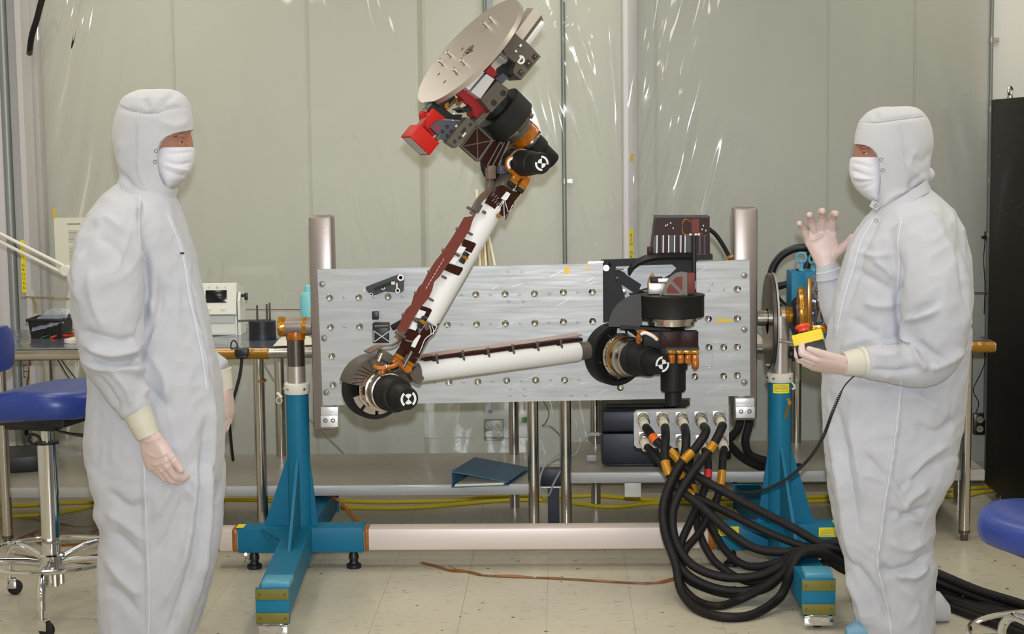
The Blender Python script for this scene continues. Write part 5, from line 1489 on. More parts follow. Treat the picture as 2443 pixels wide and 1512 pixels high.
b = MB(); b.lathe(c0 - TX * 0.10, -TX, [(0, 0.040), (0.004, 0.043), (0.045, 0.042), (0.05, 0.038), (0.052, 0.036), (0.11, 0.0355), (0.116, 0.032)], 32); b.build('motor_housing', 'black_anodized', td)
# big polished plate
pc = TAP(1117, 121, 0.0)
b = MB(); b.lathe(pc, TX, [(-0.018, 0.05), (-0.018, 0.246), (-0.016, 0.249), (-0.002, 0.249), (0, 0.247)], 96); 
bp_ = MB(); n = 96; a2, u2, v2 = frame(TX)
b = MB(); b.ring(pc - TX * 0.018, TX, 0.028, 0.2495, 0.018, 96); plate = b.build('round_plate', 'steel_brushed', arm, label='large polished round steel plate')
PLN = TX
def on_plate(px, py): return PP(px, py, pc, TX)
for (x, y) in ((1176, 50), (1163, 63), (1077, 133), (1058, 153), (1110, 152), (1092, 174)):
    q = on_plate(x, y); b = MB(); b.lathe(q - TX * 0.001, TX, [(0, 0.011), (0.003, 0.011), (0.003, 0.007), (0.018, 0.007), (0.018, 0.0085), (0.024, 0.0085), (0.025, 0.005)], 16); b.build('plate_bolt', 'steel', plate)
for (x, y) in ((1047, 177), (1061, 195), (1103, 117), (1126, 122)):
    q = on_plate(x, y); b = MB(); b.obox(q + TX * 0.0002, RXV, TX, AX, 0.013, 0.001, 0.008); b.build('slot', 'hole_dark', plate, smooth=0)
cc = on_plate(1115, 120)
b = MB(); b.lathe(pc - TX * 0.06, TX, [(0, 0.0), (0, 0.027), (0.05, 0.027)], 24); b.build('centre_boss', 'kapton_gold', plate)
b = MB(); b.obox(pc - TX * 0.004, RXV, TX, AX, 0.016, 0.012, 0.03, 0.001); b.build('centre_key', 'steel_dark', plate)
# support pipe between plate and drum, dark core
b = MB(); b.cyl(c0 + TX * 0.07, c0 + TX * 0.17, 0.06, 0.05, n=24); b.build('turret_core', 'black_anodized', arm)
core2 = (pc - TX * 0.02)
b = MB(); b.cyl(c0 + TX * 0.10 + RXV * 0.0, core2 - RXV * 0.03, 0.045, 0.05, n=20); b.build('plate_mount', 'black_anodized', arm)
# hexagonal polished bar
h0 = TAP(1218, 112, 0.02); h1 = TAP(1277, 33, 0.02)
def hexbar(b, p0, p1, r, rot):
    a = (p1 - p0).normalized(); u = AX; v = a.cross(u)
    ring = lambda p: [p + (u * math.cos(rot + math.pi / 3 * i) + v * math.sin(rot + math.pi / 3 * i)) * r for i in range(6)]
    return b.loft([ring(p0), ring(p1)])
b = MB(); hexbar(b, TAP(1155, 196, .02), h1, 0.036, D(15)); b.build('counterweight_bar', 'steel_brushed', arm, smooth=0, label='polished hexagonal steel bar')
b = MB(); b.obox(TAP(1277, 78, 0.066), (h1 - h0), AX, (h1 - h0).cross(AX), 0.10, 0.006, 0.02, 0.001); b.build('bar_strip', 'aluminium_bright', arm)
# front plates of the turret body
def cr1(pts): return [(990 + x / 6.3, y / 6.3) for x, y in pts]
W1 = 0.125
fp1 = apoly('clamp_plate', cr1([(955, 1010), (1045, 1085), (815, 1360), (700, 1260)]), W1 - 0.05, W1, 'aluminium_bright', arm)
for (x, y) in ((925, 1100), (800, 1240)):
    q = AP(*cr1([(x, y)])[0], W1); b = MB(); b.lathe(q - AX * 0.001, AX, [(0, 0.0075), (0.003, 0.0075), (0.003, 0.004), (0.001, 0.0035)], 12); b.build('bolt', 'steel_dark', fp1)
apoly('body_plate', cr1([(1075, 1110), (1195, 1190), (985, 1480), (840, 1380)]), W1 - 0.06, W1, 'aluminium_bright', arm)
tp = apoly('taupe_plate', cr1([(1235, 1215), (1400, 1330), (1370, 1450), (1150, 1690), (985, 1490)]), W1 - 0.08, W1 + 0.004, 'grey_anodized', arm)
for (x, y) in ((1325, 1400), (1185, 1545)):
    q = AP(*cr1([(x, y)])[0], W1 + 0.004); b = MB(); b.ring(q, AX, 0.006, 0.011, 0.003, 18); b.cyl(q - AX * .0, q + AX * 0.001, 0.0062, n=14); b.build('bore', 'hole_dark', tp)
apoly('small_plate', cr1([(1320, 1100), (1405, 1165), (1310, 1260), (1205, 1185)]), W1 - 0.06, W1 - 0.02, 'slate_anodized', arm)
apoly('red_frame', cr1([(1140, 985), (1200, 1045), (1240, 1110), (1180, 1170), (1050, 1080)]), 0.03, 0.09, 'red_dark', arm)
apoly('red_frame', [(1085, 217), (1101, 201), (1122, 219), (1148, 236), (1163, 252), (1151, 292), (1131, 276), (1127, 258), (1108, 240)], 0.03, 0.09, 'red_dark', arm)
apoly('side_bracket', [(1133, 290), (1152, 270), (1170, 268), (1150, 292), (1140, 300)], 0.04, 0.11, 'grey_anodized', arm)
# instrument on the upper right
ib = apoly('instrument_block', cr1([(1500, 490), (1580, 570), (1740, 690), (1890, 850), (1600, 1200), (1480, 1100), (1480, 1040), (1520, 940), (1370, 820), (1280, 770)]), 0.0, 0.10, 'grey_anodized', arm)
for (x, y, s) in ((1797, 855, 0.017), (1700, 960, 0.024), (1585, 1090, 0.018)):
    q = AP(*cr1([(x, y)])[0], 0.1006); b = MB(); b.obox(q, RXV, AX, TX, s * 1.1, 0.0012, s, 0); b.build('recess', 'hole_dark', ib, smooth=0)
    b = MB(); b.obox(q + AX * 0.001 + RXV * 0.003, RXV, AX, TX, s * 0.3, 0.003, s * 0.25, 0); b.build('terminal', 'steel', ib, smooth=0)
q = AP(*cr1([(1590, 900)])[0], 0.102)
b = MB(); b.torus(q, AX, 0.0125, 0.0038, 24, 8, a0=0.5, a1=5.2); b.obox(q + TX * 0.004, RXV, AX, TX, 0.03, 0.006, 0.006, 0.001); b.build('white_hook', 'seam_white', ib)
for (x, y, w_, h_) in ((1585, 685, 0.010, 0.008), (1515, 770, 0.008, 0.007), (1435, 495, 0.008, 0.008), (1295, 635, 0.008, 0.009)):
    qq = AP(*cr1([(x, y)])[0], 0.104); b = MB(); b.obox(qq, RXV, AX, TX, w_, 0.006, h_, 0.001); b.build('white_stud', 'seam_white', ib)
apoly('dark_bracket', cr1([(1240, 1030), (1330, 960), (1480, 930), (1500, 1060), (1440, 1180), (1330, 1120), (1230, 1130)]), 0.0, 0.06, 'black_plastic', arm)
apoly('grey_lug', cr1([(1300, 690), (1420, 760), (1560, 900), (1500, 940), (1370, 830)]), 0.10, 0.115, 'grey_anodized', arm)
# red cover box with grey window
k0 = AP(979, 325.5, 0.10)
e_t, e_r, e_a = -TX * 0.098, RXV * 0.056, -AX * 0.088
cen = k0 + (e_t + e_r + e_a) / 2
b = MB(); b.obox(cen, TX, RXV, AX, 0.098, 0.056, 0.088, 0.0015); rbx = b.build('red_cover', 'red_cover', arm, label='bright red box cover')
b = MB(); b.obox(cen - RXV * 0.0283, TX, RXV, AX, 0.084, 0.001, 0.068); b.build('window', 'plastic_grey', rbx, smooth=0)
def cr2(pts): return [(940 + x / 6.873, 180 + y / 6.873) for x, y in pts]
apoly('red_bracket', cr2([(520, 830), (580, 650), (650, 545), (860, 715), (740, 735), (610, 850), (690, 960), (640, 1000)]), 0.03, 0.075, 'red_cover', arm)
apoly('red_fin', cr2([(455, 640), (480, 580), (545, 600), (540, 680), (480, 760)]), 0.0, 0.03, 'red_cover', arm)
apoly('red_arm', cr2([(440, 815), (560, 660), (610, 690), (500, 850)]), 0.02, 0.06, 'red_dark', arm)
sp_ = apoly('slate_plate', cr2([(600, 855), (740, 730), (1100, 740), (1165, 765), (910, 1095), (790, 1040)]), 0.078, 0.095, 'slate_anodized', arm)
for (x, y, m_, r) in ((870, 840, 'hole_dark', 5), (795, 920, 'hole_dark', 5), (945, 915, 'hole_dark', 4.6), (870, 990, 'hole_dark', 4.6), (712, 860, 'red_cover', 5)):
    q = AP(*cr2([(x, y)])[0], 0.095); b = MB(); b.cyl(q - AX * 0.001, q + AX * 0.0008, r * 0.0015, n=14); b.build('hole', m_, sp_)
b = MB(); b.obox(AP(*cr2([(1022, 830)])[0], 0.096), RXV, AX, TX, 0.009, 0.003, 0.008); b.build('white_stud', 'ivory', sp_, smooth=0)
sb = apoly('slotted_bracket', cr2([(1200, 685), (1360, 800), (1020, 1190), (870, 1090), (1100, 800)]), 0.08, 0.12, 'grey_anodized', arm)
for (x, y, L, m_) in ((1255, 805, 0.013, 'hole_dark'), (1140, 905, 0.024, 'hole_dark'), (1080, 1020, 0.012, 'hole_dark'), (995, 1085, 0.014, 'hole_dark')):
    q = AP(*cr2([(x, y)])[0], 0.1204); b = MB(); b.obox(q, TX, AX, RXV, 0.011, 0.001, L); b.build('slot', m_, sb, smooth=0)
b = MB(); b.obox(AP(*cr2([(1150, 970)])[0], 0.1212), TX, AX, RXV, 0.006, 0.001, 0.018); b.build('pale_insert', 'ivory', sb, smooth=0)
b = MB(); b.obox(AP(*cr2([(720, 1020)])[0], 0.085), TX, AX, RXV, 0.012, 0.02, 0.02, 0.001); b.build('grey_stub', 'grey_anodized', arm)
apoly('dark_bracket', cr2([(540, 570), (640, 450), (800, 520), (960, 640), (1120, 640), (1100, 730), (860, 710), (700, 560)]), 0.0, 0.05, 'black_plastic', arm)
apoly('dark_bracket', cr2([(640, 430), (1000, 270), (1040, 330), (760, 520)]), -0.02, 0.06, 'black_plastic', arm)
apoly('dark_bracket', cr2([(1090, 560), (1280, 500), (1290, 560), (1150, 610)]), 0.03, 0.085, 'black_plastic', arm)
for pts, m_ in (([(980, 320), (1020, 290), (1060, 330), (1030, 375)], 'ivory'), ([(880, 500), (1000, 380), (1030, 410), (920, 530)], 'grey_anodized'), ([(830, 470), (890, 440), (930, 530), (880, 560), (840, 530)], 'kapton_gold'),
                ([(960, 440), (1020, 370), (1050, 410), (990, 470)], 'kapton'), ([(1110, 430), (1200, 490), (1100, 530), (1080, 480)], 'ivory'), ([(1060, 440), (1110, 410), (1130, 450), (1080, 490)], 'kapton_gold'), ([(1010, 550), (1100, 520), (1090, 560), (1010, 565)], 'slate_anodized')):
    apoly('wiring_part', cr2(pts), 0.03, 0.062, m_, arm)
b = MB(); b.tube([AP(*c, 0.03) for c in cr2([(550, 460), (525, 500), (530, 560), (560, 590)])], 0.0012, n=5); b.build('wire', 'black_rubber', arm)
# lattice bracket between turret and wrist
lt = apoly('lattice_panel', cr3([(365, 630), (600, 850), (380, 1160), (130, 940)]), 0.035, 0.06, 'flex_dark', arm)
for p, q, r in (((365, 630), (600, 850), .0045), ((600, 850), (380, 1160), .0045), ((380, 1160), (130, 940), .0045), ((130, 940), (365, 630), .0045), ((365, 660), (375, 1130), .0028), ((170, 935), (580, 855), .0028)):
    a, c = cr3([p, q]); b = MB(); b.cyl(AP(*a, 0.062), AP(*c, 0.062), r, n=8); b.build('lattice_bar', 'grey_anodized', lt)

# ---------------------------------------------------------------- shoulder azimuth unit
YA = 6.21
ax_x = P(1602, 735, YA).x
zt0 = P(1602, 712, YA - .12).z; zb0_ = P(1602, 763, YA - .12).z
base_ = Vector((ax_x, YA, 0))
RD = 0.121
b = MB(); b.lathe(base_ + Z3 * zb0_, Z3, [(0, 0.05), (0, RD * 0.97), (0.003, RD), (zt0 - zb0_ - 0.003, RD), (zt0 - zb0_, RD * 1.015), (zt0 - zb0_ + 0.004, RD * 1.015), (zt0 - zb0_ + 0.005, RD * 0.97)], 56); az = b.build('azimuth_drum', 'black_anodized', arm)
b = MB(); b.lathe(base_ + Z3 * zb0_, -Z3, [(0, 0.10), (0.004, 0.098), (0.014, 0.096), (0.015, 0.088), (0.03, 0.086), (0.036, 0.075)], 44); b.build('ring_gear', 'steel', az)
# quarter plate beside the drum
apx = P(1528, 735, YA - .02)
b = MB(); fan(b, P(1532, 780, YA - .03), -Y3, 0.01, 0.125, D(92), D(178), 0.012, 14); b.build('quarter_plate', 'dark_grey', az)
b = MB(); a = P(1480, 778, YA - .03); c = P(1600, 788, YA - .03); b.prism([P(1478, 776, YA - .05), P(1600, 784, YA - .05), P(1600, 790, YA - .05), P(1480, 784, YA - .05)], (0, 0.06, 0)); b.build('bottom_plate', 'black_anodized', az, smooth=0)
# body linking azimuth drum and elevation joint
b = MB(); q = P(1585, 812, YA); b.box((q.x, YA + 0.02, q.z), (0.16, 0.12, 0.08), bevel=0.006); b.build('link_body', 'black_anodized', az)
# brown flex boxes with black frames
for (x0_, x1_) in ((1576, 1622), (1624, 1665)):
    a = P(x0_, 791, YA - .085); c = P(x1_, 827, YA - .085)
    b = MB(); b.box(((a.x + c.x) / 2, YA - 0.06, (a.z + c.z) / 2), (c.x - a.x, 0.06, a.z - c.z), bevel=0.002); fx_ = b.build('flex_box', 'flex_dark', az)
    for p, q in (((x0_ + 2, 792), ((x0_ + x1_) / 2, 826)), ((x1_ - 2, 792), ((x0_ + x1_) / 2, 826)), ((x0_, 791), (x1_, 791)), ((x0_, 828), (x1_, 828)), ((x0_, 791), (x0_, 828)), ((x1_, 791), (x1_, 828))):
        b = MB(); b.cyl(P(*p, YA - .091), P(*q, YA - .091), 0.0018, n=6); b.build('frame_bar', 'black_plastic', fx_)
b = MB(); a = P(1588, 828, YA - .08); c = P(1668, 842, YA - .08); b.box(((a.x + c.x) / 2, YA - 0.06, (a.z + c.z) / 2), (c.x - a.x, 0.04, a.z - c.z)); b.build('connector_rail', 'black_plastic', az, smooth=0)
for x in (1603, 1624, 1642, 1659):
    q = P(x, 840, YA - .09); b = MB(); b.box((q.x, YA - 0.068, q.z), (0.028, 0.04, 0.012), bevel=0.001); k = b.build('connector', 'kapton_gold', az)
    q = P(x, 857, YA - .09); b = MB(); b.box((q.x, YA - 0.068, q.z), (0.026, 0.045, 0.036), bevel=0.008); b.build('amber_boot', 'kapton', k)
b = MB(); q = P(1659, 868, YA - .08); b.sphere(q, 0.014, (1, 1, 1.5), n=12, m=8); b.build('amber_knot', 'kapton', az)
b = MB(); b.tube([P(1524, 800, YA - .13), P(1530, 792, YA - .14), P(1545, 795, YA - .14), P(1560, 803, YA - .13), P(1568, 810, YA - .12)], 0.0085, n=10); b.build('amber_harness', 'kapton', az)
b = MB(); b.tube([P(1529, 797, YA - .146), P(1540, 794, YA - .15), P(1556, 801, YA - .145), P(1567, 810, YA - .135)], 0.006, n=8); b.build('lacing', 'seam_white', az)
b = MB(); b.tube([P(1526, 798, YA - .13), P(1523, 806, YA - .14), P(1524, 816, YA - .13)], 0.009, n=10); b.build('amber_harness', 'kapton', az)
# motor hanging below
xm_ = P(1606, 900, YA).x
zz = lambda py: P(1606, py, YA - .05).z
b = MB(); b.lathe((xm_, YA, zz(862)), -Z3, [(0, 0.05), (0, 0.054), (zz(862) - zz(884), 0.054), (zz(862) - zz(885), 0.047), (zz(862) - zz(934), 0.047), (zz(862) - zz(938), 0.042), (zz(862) - zz(939), 0.032), (zz(862) - zz(970), 0.032), (zz(862) - zz(973), 0.028)], 36); b.build('motor_housing', 'black_anodized', az)
b = MB(); b.box((xm_, YA, zz(845)), (0.1, 0.1, zz(828) - zz(866)), bevel=0.004); b.build('gear_housing', 'black_anodized', az)
# fan bracket on top of the drum
fb = MB(); yF = YA - 0.055
pts = [(1582, 704), (1583, 692), (1588, 676), (1598, 661), (1612, 651), (1627, 648), (1640, 650), (1640, 705)]
fbk = MB().prism([P(x, y, yF) for x, y in pts], (0, 0.012, 0)).build('fan_bracket', 'grey_anodized', az, smooth=0)
for w_ in ([(1590, 699), (1592, 687), (1600, 677), (1621, 698), (1620, 700)], [(1604, 670), (1612, 662), (1628, 659), (1628, 690), (1625, 691)]):
    MB().prism([P(x, y, yF - 0.0008) for x, y in w_], (0, 0.0012, 0)).build('window', 'flex_brown', fbk, smooth=0)
b = MB(); a = P(1641, 652, yF); c = P(1658, 700, yF); b.box(((a.x + c.x) / 2, yF + 0.02, (a.z + c.z) / 2), (c.x - a.x, 0.04, a.z - c.z), bevel=0.001); b.build('flex_column', 'flex_brown', az)
for x in (1577, 1633):
    q = P(x, 705, yF - .01); b = MB(); b.lathe(q, Z3, [(0, 0.006), (0.006, 0.006)], 10); b.build('bolt', 'steel', az)
b = MB(); a = P(1546, 675, YA - .03); c = P(1590, 702, YA - .03); b.box(((a.x + c.x) / 2, YA - 0.01, (a.z + c.z) / 2), (c.x - a.x, 0.05, a.z - c.z), bevel=0.004); b.build('resolver_block', 'steel_brushed', az)
b = MB(); q = P(1584, 668, YA - .02); b.box(q, (0.045, 0.04, 0.014), bevel=0.001); b.build('resolver_cap', 'aluminium_bright', az)
b = MB(); q = P(1566, 668, YA); b.box(q, (0.045, 0.05, 0.022), bevel=0.002); b.build('resolver_top', 'flex_dark', az)
b = MB(); b.tube([P(1547, 690, YA - .05), P(1546, 672, YA - .055), P(1550, 660, YA - .05), P(1556, 652, YA - .04), P(1562, 660, YA - .035)], 0.002, n=6); b.build('wire', 'kapton_gold', az)
b = MB(); b.tube([P(1512, 700, YA - .06), P(1528, 693, YA - .07), P(1545, 688, YA - .07)], 0.004, n=6); b.build('wire', 'black_rubber', az)
# ---------------------------------------------------------------- mount frame seen through the notch
mf = thing('arm_mount', 'black arm mounting frame set in the notch of the panel', 'mount frame', pp(1550, 780, .03))
YM = YP + 0.05
def mp(name, pts, m_, d=0.02, y=YM, parent=mf): return MB().prism([P(x, yv, y) for x, yv in pts], (0, d, 0)).build(name, m_, parent, smooth=0)
mp('back_plate', [(1436, 624), (1665, 620), (1665, 800), (1436, 800)], 'aluminium', 0.012, YM + 0.03)
mp('side_column', [(1434, 622), (1470, 622), (1468, 680), (1489, 742), (1489, 800), (1434, 800)], 'black_anodized', 0.03, YM - 0.005)
mp('top_bar', [(1434, 620), (1664, 612), (1664, 628), (1434, 636)], 'black_anodized', 0.03, YM - 0.005)
mp('diagonal', [(1470, 640), (1492, 652), (1494, 656), (1530, 679), (1525, 690), (1545, 700), (1525, 706), (1515, 700), (1468, 668)], 'black_anodized', 0.02, YM - 0.01)
mp('diagonal', [(1468, 670), (1482, 676), (1494, 720), (1486, 760), (1470, 700)], 'black_anodized', 0.02, YM - 0.01)
mp('diagonal', [(1664, 625), (1664, 668), (1610, 680), (1570, 672), (1600, 655), (1615, 640), (1602, 629)], 'black_anodized', 0.02, YM - 0.01)
mp('floor_plate', [(1500, 700), (1664, 690), (1664, 800), (1489, 800), (1510, 712)], 'black_anodized', 0.02, YM - 0.012)
b = MB(); b.strip([P(1500, 650, YM - .03), P(1512, 633, YM - .03), P(1535, 619, YM - .03), P(1562, 612, YM - .03), P(1610, 610, YM - .03), P(1660, 611, YM - .03)], (0, 0.03, 0.018), 0.01); b.build('arch', 'black_anodized', mf)
b = MB(); q = P(1446, 639, YM - .006); b.lathe(q, -Y3, [(0, 0.0125), (0.006, 0.0125), (0.006, 0.006), (0.003, 0.005)], 18); b.build('bolt', 'steel_brushed', mf)
for x, y in ((1472, 663), (1473, 736)):
    q = P(x, y, YM - .012); b = MB(); b.sphere(q, 0.004, n=8, m=5); b.build('bolt', 'steel', mf)
q = P(1487, 697, YM + .028); b = MB(); b.lathe(q, -Y3, [(0, 0.0125), (0.003, 0.0125), (0.004, 0.0)], 18); b.build('insert', 'insert_metal', mf)
mp('silver_edge', [(1402, 624), (1440, 622), (1440, 627), (1402, 629)], 'steel_brushed', 0.05, YP + 0.0285)
b = MB(); b.box(P(1478, 642, YM - .02), (0.032, 0.012, 0.004)); b.build('ledge', 'grey_anodized', mf, smooth=0)
# cable box above the panel
cb = thing('cable_box', 'dark box of brown flat cables above the shoulder', 'cable box', P(1625, 615, YP + .05))
YB = YP + 0.035
MB().prism([P(1564, 517, YB), P(1693, 517, YB), P(1694, 610, YB), P(1553, 608, YB)], (0, 0.12, 0)).build('case', 'flex_dark', cb, smooth=0)
MB().prism([P(1563, 516, YB - .002), P(1694, 516, YB - .002), P(1694, 519, YB - .002), P(1563, 519, YB - .002)], (0, 0.125, 0)).build('lid', 'black_plastic', cb, smooth=0)
MB().prism([P(1560, 562, YB - .003), P(1688, 560, YB - .003), P(1688, 608, YB - .003), P(1556, 606, YB - .003)], (0, 0.004, 0)).build('lower_band', 'black_plastic', cb, smooth=0)
for k, x in enumerate((1567, 1582, 1595, 1609, 1624, 1634)):
    b = MB(); b.strip([P(x + 0.6, 561, YB - .004), P(x, 606, YB - .004)], (0.004, 0, 0), 0.002, smooth=False); b.build('white_lace', 'seam_white', cb, smooth=0)
    if k in (1, 4, 0, 3):
        MB().prism([P(x + 3, 562, YB - .0045), P(x + 11, 562, YB - .0045), P(x + 11, 606, YB - .0045), P(x + 3, 606, YB - .0045)], (0, 0.002, 0)).build('brown_flex', 'flex_dark', cb, smooth=0)
for x in (1648, 1660, 1672, 1683):
    MB().prism([P(x, 562, YB - .0045), P(x + 7, 562, YB - .0045), P(x + 7, 606, YB - .0045), P(x, 606, YB - .0045)], (0, 0.002, 0)).build('brown_flex', 'flex_dark', cb, smooth=0)
for (x0_, y0_, x1_, y1_) in ((1573, 521, 1590, 540), (1594, 520, 1606, 548), (1610, 524, 1622, 556), (1650, 522, 1668, 555), (1672, 520, 1686, 550)):
    MB().prism([P(x0_, y0_, YB - .0015), P(x1_, y0_, YB - .0015), P(x1_, y1_, YB - .0015), P(x0_, y1_, YB - .0015)], (0, 0.003, 0)).build('brown_flex', 'flex_brown' if x0_ in (1650,) else 'flex_dark', cb, smooth=0)
b = MB(); b.tube([P(1633, 523, YB - .004), P(1628, 535, YB - .006), P(1629, 555, YB - .006), P(1640, 560, YB - .006), P(1660, 558, YB - .006), P(1676, 557, YB - .005)], 0.0022, n=6); b.build('amber_wire', 'kapton', cb)
b = MB(); b.tube([P(1633, 523, YB - .004), P(1641, 524, YB - .005), P(1648, 530, YB - .004)], 0.002, n=6); b.build('amber_wire', 'kapton', cb)
for x in (1647, 1660, 1667):
    q = P(x, 559, YB - .008); b = MB(); b.box(q, (0.008, 0.004, 0.008), Matrix.Rotation(0.6, 3, 'Y')); b.build('white_tie', 'seam_white', cb, smooth=0)
for x in (1588, 1600, 1606, 1592, 1678, 1684, 1675):
    q = P(x, 522 + (x * 7) % 30, YB - .003); b = MB(); b.box(q, (0.004, 0.003, 0.006)); b.build('solder_pad', 'ivory', cb, smooth=0)
b = MB(); q = P(1551, 598, YB + .02); b.box(q, (0.022, 0.05, 0.03), bevel=0.002); b.build('side_lug', 'flex_dark', cb)
b = MB(); a = P(1656, 562, YP - .03); c = P(1656, 650, YP - .03); b.cyl(a, c, 0.008, n=12); b.build('dark_post', 'black_plastic', cb)
b = MB(); a = P(1556, 610, YB); c = P(1700, 618, YB); b.box(((a.x + c.x) / 2, YB + 0.03, (a.z + c.z) / 2), (c.x - a.x, 0.08, 0.02)); b.build('foot_plate', 'black_anodized', cb, smooth=0)
b = MB(); b.tube([P(1690, 545, YB + .05), P(1706, 558, YB + .05), P(1722, 580, YB + .05), P(1736, 605, YB + .04), P(1742, 618, YB + .03)], 0.0085, n=10); b.build('cable', 'cable_black', cb)
b = MB(); q = P(1752, 610, YB + .02); b.box(q, (0.055, 0.03, 0.014), Matrix.Rotation(-0.25, 3, 'Y'), 0.004); b.build('cable_tie_down', 'kapton', cb)
b = MB(); q = P(1764, 606, YB + .01); 
for a in (0.2, 1.3, 2.4): b.box(q, (0.034, 0.006, 0.006), Matrix.Rotation(a, 3, 'Y'), 0.001)
b.build('white_lacing', 'seam_white', cb)
# ================================================================ harness cables
def CP(px, py, Y, r):
    p = P(px, py, Y)
    if p.z < r + 0.001: p = PZ(px, py, r + 0.001)
    return p
HC = 0.0165
tails = {}
def harness(idx, mid, label, bands, r=HC, tail=(0, 0)):
    x, y = CON[idx]
    q = pp(x, y)
    d = Vector((0.03, -1.0, -0.25)).normalized()
    p0 = q + d * 0.047
    root = thing('harness_cable', label, 'cable', p0, 'black harness cables plugged into the panel')
    pts = [p0, p0 + d * 0.02 + Vector((0.004, 0, -0.008))]
    pts += [CP(px, py, Y, r) for (px, py, Y) in mid]
    tx, ty = tail
    oy = ((idx * 7) % 3 - 1) * 0.04
    pts += [CP(2010 + tx * 0.2, 1322 + ty * 0.9, 5.94 + oy * 0.6, r), CP(2110, 1352 + ty, 5.99 + oy, r), CP(2220, 1393 + ty * 1.0, 5.99 + oy, r), CP(2330, 1436 + ty * 0.9, 5.9 + oy, r), CP(2440, 1474 + ty, 5.78 + oy, r), CP(2560, 1520 + ty, 5.6 + oy, r)]
    path = catmull(pts, 7)
    b = MB(); b.tube(path, r, n=12, smooth=False); cj = b.build('jacket', 'cable_black', root)
    b = MB(); b.tube([p0 - d * 0.004, p0 + d * 0.012, p0 + d * 0.03 + Vector((0.005, 0, -0.014))], [0.018, 0.019, 0.0182], n=16); b.build('boot', 'ivory', root, label='ivory sleeve at the plug')
    b = MB(); b.lathe(p0 - d * 0.02, d, [(0, 0.021), (0.014, 0.021), (0.016, 0.0165), (0.022, 0.016)], 22); b.build('coupling_ring', 'steel', root)
    b = MB(); b.box(p0 + d * -0.008 + Vector((-0.018, -0.004, -0.006)), (0.008, 0.008, 0.008)); b.build('red_dot', 'wire_red', root, smooth=0)
    for (bx, by, L, m_) in bands:      # tape bands: nearest place on the path
        best = min(range(len(path) - 1), key=lambda i: (proj(path[i])[0] - bx) ** 2 + (proj(path[i])[1] - by) ** 2)
        k = best; seg = [path[k]]; acc = 0
        while acc < L and k < len(path) - 2:
            acc += (path[k + 1] - path[k]).length; k += 1; seg.append(path[k])
        b = MB(); b.tube(seg, r + 0.0012, n=14, smooth=False); b.build('tape_band', m_, root)
    return root
K, O_ = 'gold_tape', 'orange_tape'
harness(0, [(1548, 1028, 6.27), (1566, 1052, 6.22), (1604, 1080, 6.2), (1655, 1130, 6.16), (1771, 1196, 6.08), (1889, 1257, 6.0), (1960, 1296, 5.95)], 'black cable with an orange band from the upper left connector', [(1558, 1042, .02, O_), (1600, 1078, .05, K)], tail=(20, -32))
harness(1, [(1588, 1040, 6.22), (1586, 1085, 6.17), (1592, 1120, 6.14), (1617, 1163, 6.12), (1673, 1208, 6.08), (1732, 1262, 6.02), (1791, 1303, 5.98), (1850, 1316, 5.95), (1945, 1312, 5.93)], 'black cable hanging straight from the second upper connector', [(1588, 1100, .05, K)], tail=(10, -22))
harness(2, [(1637, 1042, 6.2), (1632, 1090, 6.16), (1605, 1150, 6.12), (1588, 1210, 6.08), (1592, 1270, 6.05), (1612, 1335, 6.0), (1650, 1378, 5.96), (1720, 1406, 5.93), (1800, 1406, 5.92), (1868, 1370, 5.87), (1898, 1326, 5.86), (1950, 1318, 5.87)], 'black cable from the middle upper connector sweeping low to the right', [], tail=(0, 2))
harness(3, [(1684, 1030, 6.2), (1660, 1068, 6.15), (1625, 1105, 6.12), (1600, 1150, 6.1), (1582, 1210, 6.06), (1588, 1275, 6.02), (1612, 1345, 5.97), (1625, 1408, 5.93), (1662, 1452, 5.9), (1725, 1471, 5.88), (1795, 1466, 5.87), (1860, 1424, 5.84), (1886, 1366, 5.82), (1910, 1324, 5.83), (1962, 1320, 5.86)], 'black cable from the fourth upper connector drooping lowest onto the floor', [(1648, 1080, .045, K)], tail=(0, 20))
harness(4, [(1722, 1020, 6.2), (1698, 1066, 6.15), (1640, 1145, 6.1), (1606, 1215, 6.06), (1612, 1290, 6.02), (1652, 1348, 5.97), (1725, 1376, 5.94), (1805, 1374, 5.92), (1862, 1350, 5.9), (1895, 1322, 5.89), (1950, 1312, 5.9)], 'black cable with a gold band from the upper right connector', [(1706, 1056, .025, K)], tail=(0, -8))
harness(5, [(1556, 1078, 6.26), (1590, 1122, 6.2), (1640, 1172, 6.16), (1700, 1204, 6.12), (1770, 1240, 6.05), (1860, 1282, 5.99), (1950, 1310, 5.95)], 'black cable from the lower left connector', [(1640, 1172, .03, K)], r=0.0145, tail=(0, -26))
harness(6, [(1600, 1088, 6.26), (1655, 1185, 6.19), (1695, 1255, 6.14), (1735, 1318, 6.05), (1790, 1352, 5.98), (1858, 1340, 5.93), (1900, 1316, 5.92), (1950, 1306, 5.92)], 'black cable from the second lower connector', [(1612, 1112, .03, K)], r=0.0145, tail=(0, -14))
harness(7, [(1640, 1105, 6.26), (1656, 1180, 6.2), (1664, 1255, 6.14), (1690, 1318, 6.06), (1725, 1356, 6.0), (1790, 1388, 5.95), (1856, 1372, 5.9), (1896, 1322, 5.88), (1950, 1312, 5.89)], 'black cable from the middle lower connector', [(1652, 1160, .03, K)], r=0.0145, tail=(0, 10))
